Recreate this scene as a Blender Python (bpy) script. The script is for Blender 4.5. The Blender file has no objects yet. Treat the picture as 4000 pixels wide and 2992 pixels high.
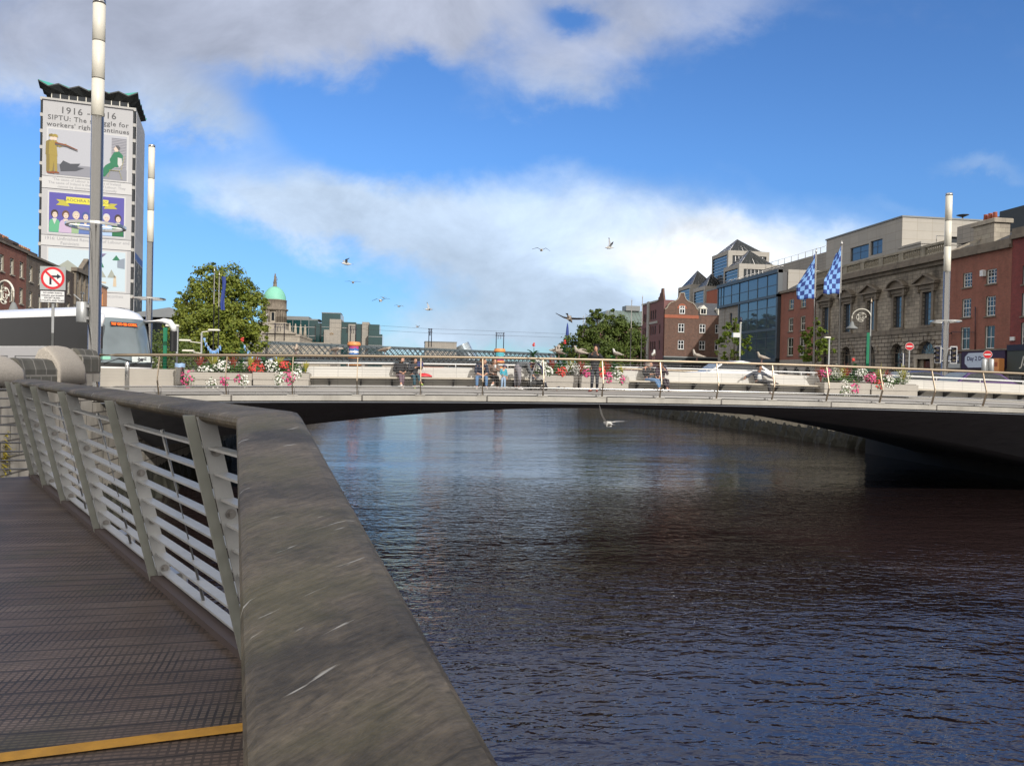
import bpy, bmesh, math, random
from math import sin, cos, pi, radians as rad, sqrt
from mathutils import Vector, Matrix
SC = bpy.context.scene
COL = SC.collection
# ------------------------------------------------------------------ camera frame
# world axes: X across the river (north quay at X=-10, south quay at X=35), Y downstream, Z up,
# Z=0 the boardwalk landing under the photographer, water at -3.7
EYE = Vector((0, 0, 1.5)); WATER = -3.7
CAMROT = Matrix.Rotation(rad(-8), 3, 'Z') @ Matrix.Rotation(pi/2 + rad(-0.63), 3, 'X') @ Matrix.Rotation(0.021, 3, 'Z')
def ray(px, py): return CAMROT @ Vector(((px-2000)/3050, -(py-1496)/3050, -1))
def atX(px, py, X): d = ray(px, py); return EYE + d*(X/d.x)
def atY(px, py, Y): d = ray(px, py); return EYE + d*(Y/d.y)
def atZ(px, py, Z): d = ray(px, py); return EYE + d*((Z-1.5)/d.z)
cam = bpy.data.cameras.new('camera'); cam.sensor_width = 36; cam.lens = 36*3050/4000
cam.clip_start = 0.05; cam.clip_end = 6000
co = bpy.data.objects.new('camera', cam); COL.objects.link(co)
co.matrix_world = Matrix.Translation(EYE) @ CAMROT.to_4x4(); SC.camera = co
SC.view_settings.view_transform = 'Standard'; SC.view_settings.look = 'None'
SC.view_settings.gamma = 1; SC.view_settings.exposure = 0.4
try: SC.cycles.max_bounces = 7; SC.cycles.caustics_reflective = False; SC.cycles.caustics_refractive = False
except Exception: pass

# ------------------------------------------------------------------ object helpers
def link(o, parent=None):
    COL.objects.link(o)
    if parent is not None: o.parent = parent
    return o
def tag(o, label=None, cat=None, group=None, kind=None):
    if label: o['label'] = label
    if cat: o['category'] = cat
    if group: o['group'] = group
    if kind: o['kind'] = kind
    return o
def thing(name, label, cat, loc=(0, 0, 0), rz=0, group=None):
    o = bpy.data.objects.new(name, None); o.empty_display_size = .2
    link(o); o.location = loc; o.rotation_euler = (0, 0, rz)
    return tag(o, label, cat, group)
def copy_tree(o, parent=None):
    c = o.copy(); COL.objects.link(c)
    if parent is not None: c.parent = parent
    for ch in list(o.children): copy_tree(ch, c)
    return c
def basis(d, up=(0, 0, 1)):
    d = Vector(d).normalized(); u = Vector(up)
    if abs(d.dot(u)) > .99: u = Vector((0, 1, 0))
    s = d.cross(u).normalized(); return d, s, s.cross(d).normalized()
class MB:
    def __init__(s): s.v = []; s.f = []; s.m = []; s.s = []
    def add(s, vs, fs, mi=0, sm=False):
        b = len(s.v); s.v += [tuple(p) for p in vs]
        for f in fs: s.f.append(tuple(b+i for i in f)); s.m.append(mi); s.s.append(sm)
        return s
    def box(s, a, b, mi=0):
        x0, y0, z0 = a; x1, y1, z1 = b
        return s.add([(x0,y0,z0),(x1,y0,z0),(x1,y1,z0),(x0,y1,z0),(x0,y0,z1),(x1,y0,z1),(x1,y1,z1),(x0,y1,z1)],
            [(0,3,2,1),(4,5,6,7),(0,1,5,4),(1,2,6,5),(2,3,7,6),(3,0,4,7)], mi)
    def bbox(s, a, b, r=.02, mi=0):      # box with chamfered vertical and top edges
        x0, y0, z0 = a; x1, y1, z1 = b
        def ring(i, z): 
            return [(x0+i+r,y0+i,z),(x1-i-r,y0+i,z),(x1-i,y0+i+r,z),(x1-i,y1-i-r,z),(x1-i-r,y1-i,z),(x0+i+r,y1-i,z),(x0+i,y1-i-r,z),(x0+i,y0+i+r,z)]
        vs = ring(0,z0)+ring(0,z1-r)+ring(r,z1)
        fs = [(7,6,5,4,3,2,1,0), tuple(range(16,24))]
        for k in (0, 8):
            for i in range(8): fs.append((k+i, k+(i+1)%8, k+8+(i+1)%8, k+8+i))
        return s.add(vs, fs, mi)
    def quad(s, *p, mi=0): return s.add(p, [tuple(range(len(p)))], mi)
    def bar(s, p, q, w, h, mi=0, up=(0, 0, 1)):
        p = Vector(p); q = Vector(q); d, a, b = basis(q-p, up); a = a*(w/2); b = b*(h/2)
        vs = [p-a-b, p+a-b, p+a+b, p-a+b, q-a-b, q+a-b, q+a+b, q-a+b]
        return s.add(vs, [(0,3,2,1),(4,5,6,7),(0,1,5,4),(1,2,6,5),(2,3,7,6),(3,0,4,7)], mi)
    def tube(s, pts, r, n=8, mi=0, sm=True, caps=True):
        pts = [Vector(p) for p in pts]; k = len(pts); rr = r if isinstance(r, (list, tuple)) else [r]*k
        vs = []; ref = Vector((0, 0, 1)); a = None
        for i, p in enumerate(pts):
            d = (pts[min(i+1, k-1)]-pts[max(i-1, 0)]).normalized()
            if a is None:
                _, a, b = basis(d)
            else:
                a = (a-d*a.dot(d)).normalized(); b = d.cross(a)
            for j in range(n):
                t = 2*pi*j/n; vs.append(p+(a*cos(t)+b*sin(t))*rr[i])
        fs = []
        for i in range(k-1):
            for j in range(n): fs.append((i*n+j, i*n+(j+1)%n, (i+1)*n+(j+1)%n, (i+1)*n+j))
        s.add(vs, fs, mi, sm)
        if caps:
            s.add(vs[:n], [tuple(range(n-1, -1, -1))], mi); s.add(vs[-n:], [tuple(range(n))], mi)
        return s
    def lathe(s, prof, c=(0, 0, 0), n=16, mi=0, sm=True, sx=1, sy=1, caps=True):
        vs = []; fs = []; k = len(prof)
        for r, z in prof:
            for j in range(n):
                t = 2*pi*j/n; vs.append((c[0]+r*cos(t)*sx, c[1]+r*sin(t)*sy, c[2]+z))
        for i in range(k-1):
            for j in range(n): fs.append((i*n+j, i*n+(j+1)%n, (i+1)*n+(j+1)%n, (i+1)*n+j))
        s.add(vs, fs, mi, sm)
        if caps and prof[0][0] > 1e-4: s.add(vs[:n], [tuple(range(n-1, -1, -1))], mi)
        if caps and prof[-1][0] > 1e-4: s.add(vs[-n:], [tuple(range(n))], mi)
        return s
    def prism(s, poly, fn, t0, t1, mi=0, sm=False):   # closed 2-D outline swept from t0 to t1; fn(a,b,t) -> xyz
        n = len(poly); vs = [fn(a, b, t0) for a, b in poly]+[fn(a, b, t1) for a, b in poly]
        s.add(vs, [tuple(range(n-1, -1, -1)), tuple(range(n, 2*n))], mi)
        return s.add(vs, [(i, (i+1) % n, n+(i+1) % n, n+i) for i in range(n)], mi, sm)
    def grid(s, rows, mi=0, sm=True):
        k = len(rows[0]); vs = [p for r in rows for p in r]
        return s.add(vs, [(i*k+j, i*k+j+1, (i+1)*k+j+1, (i+1)*k+j) for i in range(len(rows)-1) for j in range(k-1)], mi, sm)
    def ball(s, c, r, n=8, mi=0):
        rx, ry, rz = (r, r, r) if not isinstance(r, (list, tuple)) else r
        m = max(4, n//2+1)
        return s.lathe([(max(1e-5, sin(pi*i/m)), -cos(pi*i/m)*rz) for i in range(m+1)], c, n, mi, True, rx, ry)
    def build(s, name, mats, parent=None, recalc=True, loc=None):
        me = bpy.data.meshes.new(name); me.from_pydata(s.v, [], s.f)
        for m in (mats if isinstance(mats, (list, tuple)) else [mats]): me.materials.append(m)
        me.polygons.foreach_set('material_index', s.m); me.polygons.foreach_set('use_smooth', s.s)
        if recalc:
            bm = bmesh.new(); bm.from_mesh(me)
            bmesh.ops.remove_doubles(bm, verts=bm.verts, dist=1e-5)
            bmesh.ops.recalc_face_normals(bm, faces=bm.faces)
            bm.to_mesh(me); bm.free()
        me.update(); o = bpy.data.objects.new(name, me); link(o, parent)
        if loc is not None: o.location = loc
        return o
def text(name, body, size, mat, parent, M, align='CENTER', shear=0, depth=.004, bold=0, space=1.0):
    cu = bpy.data.curves.new(name, 'FONT'); cu.body = body; cu.size = size; cu.align_x = align; cu.align_y = 'CENTER'
    cu.shear = shear; cu.extrude = depth; cu.offset = bold; cu.resolution_u = 3; cu.space_character = space
    t = bpy.data.objects.new(name, cu); COL.objects.link(t)
    dg = bpy.context.evaluated_depsgraph_get()
    me = bpy.data.meshes.new_from_object(t.evaluated_get(dg)); bpy.data.objects.remove(t)
    me.materials.clear(); me.materials.append(mat)
    o = bpy.data.objects.new(name, me); link(o, parent); o.matrix_local = M
    return o
def face_m(x, y, z, right=(1, 0, 0), up=(0, 0, 1)):      # text plane: right, up, normal
    r = Vector(right); u = Vector(up); n = r.cross(u)
    return Matrix(((r.x, u.x, n.x, x), (r.y, u.y, n.y, y), (r.z, u.z, n.z, z), (0, 0, 0, 1)))

# ------------------------------------------------------------------ materials
def newmat(name):
    m = bpy.data.materials.new(name); m.use_nodes = True; nt = m.node_tree; nt.nodes.clear()
    out = nt.nodes.new('ShaderNodeOutputMaterial'); p = nt.nodes.new('ShaderNodeBsdfPrincipled')
    nt.links.new(p.outputs[0], out.inputs[0]); return m, nt, p
def put(nt, sock, v):
    if hasattr(v, 'node'): nt.links.new(v, sock)
    elif isinstance(v, (tuple, list)) and sock.type == 'RGBA': sock.default_value = (*v[:3], 1)
    else: sock.default_value = v
def mth(nt, op, a, b=0.0, c=0.0, clamp=False):
    n = nt.nodes.new('ShaderNodeMath'); n.operation = op; n.use_clamp = clamp
    put(nt, n.inputs[0], a); put(nt, n.inputs[1], b); put(nt, n.inputs[2], c); return n.outputs[0]
def vec(nt, op, a, b=(0, 0, 0)):
    n = nt.nodes.new('ShaderNodeVectorMath'); n.operation = op
    put(nt, n.inputs[0], a); put(nt, n.inputs[1], b)
    return n.outputs['Value'] if op in ('DOT_PRODUCT', 'LENGTH') else n.outputs[0]
def mixc(nt, f, a, b, mode='MIX'):
    n = nt.nodes.new('ShaderNodeMix'); n.data_type = 'RGBA'; n.blend_type = mode
    put(nt, n.inputs[0], f); put(nt, n.inputs[6], a); put(nt, n.inputs[7], b); return n.outputs[2]
def coords(nt, kind='Object', scale=(1, 1, 1), rot=(0, 0, 0)):
    t = nt.nodes.new('ShaderNodeTexCoord'); mp = nt.nodes.new('ShaderNodeMapping')
    nt.links.new(t.outputs[kind], mp.inputs[0]); mp.inputs['Scale'].default_value = scale; mp.inputs['Rotation'].default_value = rot
    return mp.outputs[0]
def coords_rs(nt, rz, scale):      # turn first, then stretch
    m2 = nt.nodes.new('ShaderNodeMapping'); nt.links.new(coords(nt, rot=(0, 0, rz)), m2.inputs[0]); m2.inputs['Scale'].default_value = scale; return m2.outputs[0]
def noise(nt, v, scale=5, detail=4, rough=.55, dist=0):
    n = nt.nodes.new('ShaderNodeTexNoise'); put(nt, n.inputs['Vector'], v); n.inputs['Scale'].default_value = scale
    n.inputs['Detail'].default_value = detail; n.inputs['Roughness'].default_value = rough; n.inputs['Distortion'].default_value = dist
    return n.outputs['Fac']
def ramp(nt, f, lo, hi):   # smoothstep
    n = nt.nodes.new('ShaderNodeMapRange'); n.interpolation_type = 'SMOOTHSTEP'; n.clamp = True
    put(nt, n.inputs[0], f); n.inputs[1].default_value = lo; n.inputs[2].default_value = hi; return n.outputs[0]
def bump(nt, p, h, strength=.3, dist=.02):
    b = nt.nodes.new('ShaderNodeBump'); b.inputs['Strength'].default_value = strength; b.inputs['Distance'].default_value = dist
    put(nt, b.inputs['Height'], h); nt.links.new(b.outputs[0], p.inputs['Normal'])
def pbr(name, col, rough=.6, metal=0, var=.18, scale=2.5, bmp=0, bs=25, spec=.5, dirt=0, emit=None, coat=0):
    m, nt, p = newmat(name); c = coords(nt)
    n1 = noise(nt, c, scale, 5); k = mth(nt, 'MULTIPLY_ADD', n1, 2*var, 1-var)
    base = mixc(nt, 1.0, col, k, 'MULTIPLY')
    if dirt:
        d = ramp(nt, noise(nt, coords(nt, scale=(1, 1, .25)), 1.3, 6, .65), .45, .75)
        base = mixc(nt, mth(nt, 'MULTIPLY', d, dirt), base, tuple(x*.3 for x in col))
    put(nt, p.inputs['Base Color'], base); p.inputs['Roughness'].default_value = rough; p.inputs['Metallic'].default_value = metal
    p.inputs['Specular IOR Level'].default_value = spec; p.inputs['Coat Weight'].default_value = coat
    if var and not metal: put(nt, p.inputs['Roughness'], mth(nt, 'MULTIPLY_ADD', n1, .2, rough-.1, clamp=True))
    if bmp: bump(nt, p, noise(nt, c, bs, 5), bmp, .01)
    if emit: put(nt, p.inputs['Emission Color'], emit[:3]); p.inputs['Emission Strength'].default_value = emit[3]
    return m
def masonry(name, c1, c2, mortar, bw=.23, bh=.075, ms=.012, var=.35, stain=.5, bmp=.3, rough=.85, off=.5, stainc=(.02, .019, .017), vs=.6):
    m, nt, p = newmat(name)
    t = nt.nodes.new('ShaderNodeTexCoord'); sp = nt.nodes.new('ShaderNodeSeparateXYZ'); nt.links.new(t.outputs['Object'], sp.inputs[0])
    cb = nt.nodes.new('ShaderNodeCombineXYZ'); put(nt, cb.inputs[0], mth(nt, 'ADD', sp.outputs[0], sp.outputs[1])); nt.links.new(sp.outputs[2], cb.inputs[1])
    b = nt.nodes.new('ShaderNodeTexBrick'); nt.links.new(cb.outputs[0], b.inputs['Vector']); b.offset = off
    b.inputs['Scale'].default_value = 1; b.inputs['Brick Width'].default_value = bw; b.inputs['Row Height'].default_value = bh
    b.inputs['Mortar Size'].default_value = ms; b.inputs['Mortar Smooth'].default_value = .3; b.inputs['Bias'].default_value = 0
    put(nt, b.inputs['Color1'], c1); put(nt, b.inputs['Color2'], c2); put(nt, b.inputs['Mortar'], mortar)
    c = coords(nt); n1 = noise(nt, c, 1.7, 6, .6); k = mth(nt, 'MULTIPLY_ADD', n1, 2*var, 1-var)
    base = mixc(nt, 1.0, b.outputs['Color'], k, 'MULTIPLY')
    if stain:
        d = ramp(nt, noise(nt, coords(nt, scale=(1, 1, .3)), vs, 7, .65), .42, .72)
        base = mixc(nt, mth(nt, 'MULTIPLY', d, stain), base, stainc)
    put(nt, p.inputs['Base Color'], base); p.inputs['Roughness'].default_value = rough; p.inputs['Specular IOR Level'].default_value = .25
    if bmp: bump(nt, p, mth(nt, 'MULTIPLY_ADD', b.outputs['Fac'], -1.0, mth(nt, 'MULTIPLY', noise(nt, c, 30, 4), .5)), bmp, .01)
    return m
def glass(name, col=(.012, .016, .02), rough=.04, var=.5, sc=.4, spec=.8, metal=0):
    m, nt, p = newmat(name); n1 = noise(nt, coords(nt), sc, 3); k = mth(nt, 'MULTIPLY_ADD', n1, 2*var, 1-var)
    put(nt, p.inputs['Base Color'], mixc(nt, 1.0, col, k, 'MULTIPLY')); p.inputs['Roughness'].default_value = rough
    p.inputs['Specular IOR Level'].default_value = spec; p.inputs['Metallic'].default_value = metal
    bump(nt, p, noise(nt, coords(nt), .9, 2), .05, .05); return m

M = {}
def mk():
    M['steel'] = pbr('brushed_steel', (.58, .57, .55), .24, 1, .05, 8)
    M['steel_dull'] = pbr('dull_steel', (.42, .41, .40), .42, 1, .15, 6)
    M['bronze'] = pbr('bronze_handrail', (.34, .275, .20), .42, .9, .1, 4)
    M['rail_paint'] = pbr('grey_green_rail_paint', (.34, .345, .30), .42, 0, .1, 6, .12, 40, dirt=.25)
    M['rail_light'] = pbr('pale_grey_slat_paint', (.46, .46, .45), .4, 0, .18, 9, .1, 40, dirt=.4)
    M['bolt'] = pbr('galvanised_bolt', (.33, .31, .29), .5, .8, .2, 30)
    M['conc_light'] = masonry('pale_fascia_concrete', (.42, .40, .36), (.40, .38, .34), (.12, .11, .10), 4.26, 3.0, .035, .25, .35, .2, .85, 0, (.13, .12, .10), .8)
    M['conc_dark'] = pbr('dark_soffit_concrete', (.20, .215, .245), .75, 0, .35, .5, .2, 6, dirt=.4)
    M['conc_box'] = pbr('planter_concrete', (.38, .35, .305), .8, 0, .08, 2, .15, 20, dirt=.15)
    M['paving'] = masonry('deck_paving', (.42, .40, .37), (.36, .345, .32), (.2, .19, .18), .9, .45, .01, .2, .15)
    M['tile'] = masonry('white_wall_tile', (.56, .545, .51), (.51, .495, .465), (.38, .37, .35), .92, .39, .012, .10, .10, .1, .45, 0, (.35, .34, .33))
    M['white'] = pbr('white_paint', (.68, .68, .67), .35, 0, .05)
    M['offwhite'] = pbr('mast_cream_paint', (.68, .65, .56), .45, 0, .05, 1.5, dirt=.08)
    M['black'] = pbr('black_paint', (.012, .012, .014), .4)
    M['darkgrey'] = pbr('dark_grey', (.05, .05, .055), .5)
    M['granite'] = pbr('speckled_granite', (.36, .325, .28), .85, 0, .75, 45, .5, 40)
    M['calp'] = masonry('dark_coping_stone', (.115, .11, .095), (.085, .082, .072), (.22, .21, .19), .62, .6, .03, .35, .3, .4, .85)
    M['quay'] = masonry('quay_granite_blocks', (.40, .37, .32), (.30, .28, .25), (.12, .11, .10), .95, .42, .025, .4, .45, .5, .85, vs=.9)
    M['asphalt'] = pbr('asphalt', (.05, .05, .052), .85, 0, .2, 3, .2, 60)
    M['pave_quay'] = masonry('quay_paving', (.25, .24, .23), (.21, .2, .19), (.12, .12, .11), .8, .5, .01, .2, .2)
    M['glass'] = glass('window_glass'); M['glass_blue'] = glass('curtain_wall_glass', (.05, .075, .11), .03, .5, .15, .9)
    M['glass_green'] = glass('green_tinted_glass', (.010, .045, .048), .05, .5, .12, .8)
    M['glass_bus'] = glass('coach_glass', (.006, .006, .008), .06, .3, .8, .25)
    M['glass_shield'] = glass('windscreen_glass', (.17, .21, .23), .05, .6, .6, .8)  # pale blue base colour stands in for sky reflected in windscreens
    M['brick_red'] = masonry('red_brick', (.35, .122, .085), (.27, .098, .07), (.2, .14, .11), var=.22, stain=.3)
    M['brick_deep'] = masonry('deep_red_brick', (.27, .05, .048), (.18, .038, .04), (.17, .1, .09), var=.25, stain=.25)
    M['brick_brown'] = masonry('brown_brick', (.175, .088, .06), (.09, .052, .042), (.16, .12, .10), var=.4, stain=.25)
    M['brick_orange'] = masonry('orange_brick', (.36, .105, .06), (.31, .09, .055), (.35, .16, .1), var=.12, stain=.1)
    M['brick_mauve'] = masonry('mauve_brick', (.24, .11, .105), (.18, .085, .08), (.15, .1, .1), var=.2, stain=.15)
    M['brick_grey'] = masonry('grey_brown_brick', (.23, .175, .13), (.17, .135, .105), (.15, .13, .11), var=.3, stain=.4)
    M['brick_dark'] = masonry('sooty_brick', (.15, .115, .088), (.09, .072, .06), (.11, .09, .08), var=.4, stain=.4)
    M['ashlar'] = masonry('sooty_ashlar', (.37, .325, .26), (.27, .235, .19), (.09, .08, .065), .85, .42, .02, .5, .8, .4, .9, vs=.35)
    M['rustic'] = masonry('rusticated_ashlar', (.34, .30, .245), (.27, .235, .19), (.04, .03, .025), 1.25, .47, .05, .4, .5, .6, .9, vs=.5)
    M['trim_stone'] = pbr('dark_trim_stone', (.19, .16, .125), .85, 0, .5, 1.2, .3, 12, dirt=.6)
    M['bal_stone'] = pbr('balustrade_stone', (.30, .27, .21), .85, 0, .5, 1.0, .2, 12, dirt=.7)
    M['portland'] = masonry('portland_stone', (.40, .36, .29), (.34, .30, .25), (.2, .18, .15), 1.2, .5, .02, .3, .35, .2, .9, vs=.25)
    M['beige'] = masonry('beige_panel', (.39, .365, .325), (.36, .34, .305), (.28, .25, .2), 2.6, 1.35, .03, .08, .1, .1, .7, 0, vs=.2)
    M['beige_grey'] = masonry('grey_granite_panel', (.33, .30, .26), (.29, .27, .24), (.15, .14, .12), 1.5, .6, .02, .12, .15, .1, .7, 0, vs=.2)
    M['slate'] = masonry('roof_slate', (.10, .105, .12), (.075, .08, .09), (.04, .04, .045), .3, .2, .01, .2, .2)
    M['copper'] = pbr('verdigris_copper', (.20, .52, .39), .6, 0, .16, .6, .1, 8)
    M['copper_roof'] = pbr('roof_copper', (.06, .36, .29), .6, 0, .2, .5)
    M['roof_dark'] = pbr('dark_fascia', (.035, .04, .042), .6, 0, .3)
    M['lead'] = pbr('lead_roof', (.19, .20, .20), .6, 0, .2, .5)
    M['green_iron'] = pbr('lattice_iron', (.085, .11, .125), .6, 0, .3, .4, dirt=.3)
    M['iron_dark'] = pbr('dark_girder_iron', (.03, .034, .04), .7)  # near-black iron, used on the track deck and pier columns
    M['orange'] = pbr('orange_paint', (.72, .30, .10), .5, 0, .1)
    M['red'] = pbr('sign_red', (.58, .02, .03), .4, 0, .04)
    M['sign_grey'] = pbr('sign_back_grey', (.33, .35, .35), .5, 0, .05)
    M['sign_black'] = pbr('sign_black', (.012, .012, .03), .5)
    M['galv'] = pbr('galvanised_post', (.42, .43, .43), .45, .6, .12, 5)
    M['postgreen'] = pbr('green_post_paint', (.01, .15, .075), .4, 0, .1)
    M['coach_white'] = pbr('coach_white_paint', (.80, .80, .80), .22, 0, .03, coat=.5)
    M['coach_silver'] = pbr('coach_silver_paint', (.45, .44, .45), .3, .25, .04, coat=.5)
    M['rubber'] = pbr('rubber', (.015, .015, .015), .7)
    M['led'] = pbr('led_display', (.9, .12, .01), .5, emit=(1, .16, .02, .7))
    M['signal'] = pbr('signal_lens', (.25, .2, .12), .3)
    M['skin'] = pbr('skin', (.52, .29, .20), .55, 0, .08, 12)
    M['skin_brown'] = pbr('brown_skin', (.27, .13, .075), .55, 0, .08, 12)
    M['bark'] = pbr('bark', (.09, .07, .05), .9, 0, .4, 6, .5, 15)
mk()
def plain(name, col, rough=.7, var=.12, **k):
    if name not in M: M[name] = pbr(name, col, rough, 0, var, 6, **k)
    return M[name]
def leafmat(name, c1, c2, trans=.25, scale=.7):
    m, nt, p = newmat(name)
    g = nt.nodes.new('ShaderNodeNewGeometry'); n1 = noise(nt, coords(nt), scale, 4)
    f = mth(nt, 'ADD', mth(nt, 'MULTIPLY', g.outputs['Random Per Island'], .55), mth(nt, 'MULTIPLY', n1, .55), clamp=True)
    put(nt, p.inputs['Base Color'], mixc(nt, f, c1, c2)); p.inputs['Roughness'].default_value = .5
    p.inputs['Specular IOR Level'].default_value = .3
    tr = nt.nodes.new('ShaderNodeBsdfTranslucent'); put(nt, tr.inputs[0], mixc(nt, f, c1, c2))
    ms = nt.nodes.new('ShaderNodeMixShader'); ms.inputs[0].default_value = trans
    nt.links.new(p.outputs[0], ms.inputs[1]); nt.links.new(tr.outputs[0], ms.inputs[2])
    nt.links.new(ms.outputs[0], [n for n in nt.nodes if n.type == 'OUTPUT_MATERIAL'][0].inputs[0]); return m
# ------------------------------------------------------------------ sky, sun
SUN_AZ, SUN_EL = rad(20), rad(24)           # behind the viewer, off to the right
SUND = Vector((sin(SUN_AZ)*cos(SUN_EL), -cos(SUN_AZ)*cos(SUN_EL), sin(SUN_EL)))
def make_world():
    w = bpy.data.worlds.new('World'); SC.world = w; w.use_nodes = True; nt = w.node_tree; nt.nodes.clear()
    out = nt.nodes.new('ShaderNodeOutputWorld'); bg = nt.nodes.new('ShaderNodeBackground'); nt.links.new(bg.outputs[0], out.inputs[0])
    bg.inputs[1].default_value = .15
    sky = nt.nodes.new('ShaderNodeTexSky'); sky.sky_type = 'NISHITA'; sky.sun_disc = False
    sky.sun_elevation = SUN_EL; sky.sun_rotation = pi-SUN_AZ; sky.air_density = 1.0; sky.dust_density = .2; sky.ozone_density = 2.6
    tc = nt.nodes.new('ShaderNodeTexCoord'); d = tc.outputs['Generated']
    r = (cos(rad(8)), -sin(rad(8)), 0); f = (sin(rad(8)), cos(rad(8)), 0)
    df = mth(nt, 'MAXIMUM', vec(nt, 'DOT_PRODUCT', d, f), .12)
    u = mth(nt, 'DIVIDE', vec(nt, 'DOT_PRODUCT', d, r), df); v = mth(nt, 'DIVIDE', vec(nt, 'DOT_PRODUCT', d, (0, 0, 1)), df)
    cb = nt.nodes.new('ShaderNodeCombineXYZ'); put(nt, cb.inputs[0], u); put(nt, cb.inputs[1], mth(nt, 'MULTIPLY', v, 1.35))
    n_big = noise(nt, cb.outputs[0], 3.2, 8, .58, .35); n_fine = noise(nt, cb.outputs[0], 9.0, 7, .6, .2); n_w = noise(nt, cb.outputs[0], 1.6, 3, .5)
    uu = mth(nt, 'ADD', u, mth(nt, 'MULTIPLY_ADD', n_big, .16, -.08)); vv = mth(nt, 'ADD', v, mth(nt, 'MULTIPLY_ADD', n_fine, .10, -.05))
    def blob(x, y, rx, ry, rot=0, k=1.0):       # bank of cloud centred on a bearing and height, display px of a 2212 wide view
        cx = (x-1106)/1687; cy = (810+.021*(x-1106)-y)/1687; a = rad(rot)
        du = mth(nt, 'SUBTRACT', uu, cx); dv = mth(nt, 'SUBTRACT', vv, cy)
        p = mth(nt, 'ADD', mth(nt, 'MULTIPLY', du, cos(a)*1687/rx), mth(nt, 'MULTIPLY', dv, sin(a)*1687/rx))
        q = mth(nt, 'ADD', mth(nt, 'MULTIPLY', du, -sin(a)*1687/ry), mth(nt, 'MULTIPLY', dv, cos(a)*1687/ry))
        e = mth(nt, 'ADD', mth(nt, 'MULTIPLY', p, p), mth(nt, 'MULTIPLY', q, q))
        return mth(nt, 'MULTIPLY', mth(nt, 'EXPONENT', mth(nt, 'MULTIPLY', e, -1.0)), k)
    def total(bl):
        t = None
        for b in bl:
            x = blob(*b); t = x if t is None else mth(nt, 'ADD', t, x)
        return t
    cover = total([(250, -10, 520, 170, 0, 1.3), (640, 40, 300, 150, 0, 1.2), (430, 250, 170, 60, -30, .8), (120, 110, 280, 150, 0, .8), (300, 225, 230, 55, -12, .5),
        (1010, 40, 240, 110, 0, 1.0), (1310, 60, 170, 120, 0, 1.15), (1210, 185, 130, 65, 0, .75), (1560, 20, 170, 80, 0, .7), (1400, 245, 50, 28, 0, .3), (900, -260, 1000, 165, 0, 1.3), (2200, -330, 700, 190, 0, 1.0), (1215, 45, 60, 42, 0, -1.5), (880, 175, 70, 75, 40, -.9), (760, 280, 260, 60, -12, -.8), (1120, 310, 330, 40, 5, -.6), (1700, 260, 400, 130, 0, -.6), (100, 360, 200, 110, 0, -.5),
        (1130, 490, 460, 130, -4, 1.0), (1430, 540, 300, 130, -10, 1.0), (760, 445, 400, 60, -8, .9), (1700, 545, 300, 65, 0, 1.1), (1250, 640, 440, 95, 6, 1.0), (980, 560, 360, 75, -16, .75), (1150, 730, 330, 50, 0, .6), (640, 470, 260, 45, -14, .5), (1000, 690, 160, 40, 12, .5),
        (800, 660, 190, 45, -28, -.6), (480, 640, 260, 100, -15, -.8), (2090, 370, 120, 32, -4, .85), (1900, 450, 160, 34, -5, .4), (1560, 385, 90, 22, -20, .3), (1010, 735, 260, 22, 0, .5)])
    mask = ramp(nt, mth(nt, 'ADD', mth(nt, 'MULTIPLY', cover, .74), mth(nt, 'ADD', mth(nt, 'MULTIPLY_ADD', n_big, .95, -.50), mth(nt, 'MULTIPLY_ADD', n_fine, .5, -.25))), .02, 1.12)
    # unseen cloud sheet behind the view, added for neutral fill light
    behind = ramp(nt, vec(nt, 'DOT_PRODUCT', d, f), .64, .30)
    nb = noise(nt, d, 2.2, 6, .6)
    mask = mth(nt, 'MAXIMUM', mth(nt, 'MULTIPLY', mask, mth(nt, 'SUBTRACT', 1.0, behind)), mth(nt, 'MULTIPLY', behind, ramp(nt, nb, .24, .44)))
    bright = total([(1500, 585, 230, 70, -4, .9), (1650, 540, 260, 70, 0, .45), (1330, 440, 420, 75, -4, .14), (800, 430, 420, 50, -8, .06), (1180, 640, 260, 70, 0, -.08), (330, 60, 380, 120, 0, -.05), (1420, 100, 200, 120, 0, .08)])
    n_mid = noise(nt, cb.outputs[0], 5.0, 9, .62, .5)
    lum = mth(nt, 'MULTIPLY', mth(nt, 'ADD', mth(nt, 'MULTIPLY_ADD', n_big, 1.3, 2.25), mth(nt, 'MULTIPLY', bright, 4.2)), mth(nt, 'MULTIPLY_ADD', n_mid, 1.1, .45))
    grey = mixc(nt, 1.0, (.84, 1.02, 1.26), mth(nt, 'MULTIPLY', lum, 1.22), 'MULTIPLY')
    warm = mixc(nt, ramp(nt, bright, .1, .6), grey, mixc(nt, 1.0, (.95, 1.0, 1.05), lum, 'MULTIPLY'))
    lav = mixc(nt, ramp(nt, v, .28, .42), warm, mixc(nt, 1.0, (.86, .93, 1.13), lum, 'MULTIPLY'))
    blue = mixc(nt, 1.0, mixc(nt, 1.0, sky.outputs[0], (.36, .55, .80), 'MULTIPLY'), mth(nt, 'MULTIPLY_ADD', ramp(nt, v, -.02, .30), .28, .72), 'MULTIPLY')
    lit = mixc(nt, 1.0, (1.06, 1.0, .92), mth(nt, 'MULTIPLY_ADD', nb, 4.0, 3.4), 'MULTIPLY')     # unseen cloud behind the viewer, brightened and warmed to fill the shade
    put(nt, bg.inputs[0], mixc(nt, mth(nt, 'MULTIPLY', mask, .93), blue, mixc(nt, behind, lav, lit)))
make_world()
sl = bpy.data.lights.new('sun', 'SUN'); sl.energy = 2.8; sl.angle = rad(.5); sl.color = (1, .95, .88)
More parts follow.
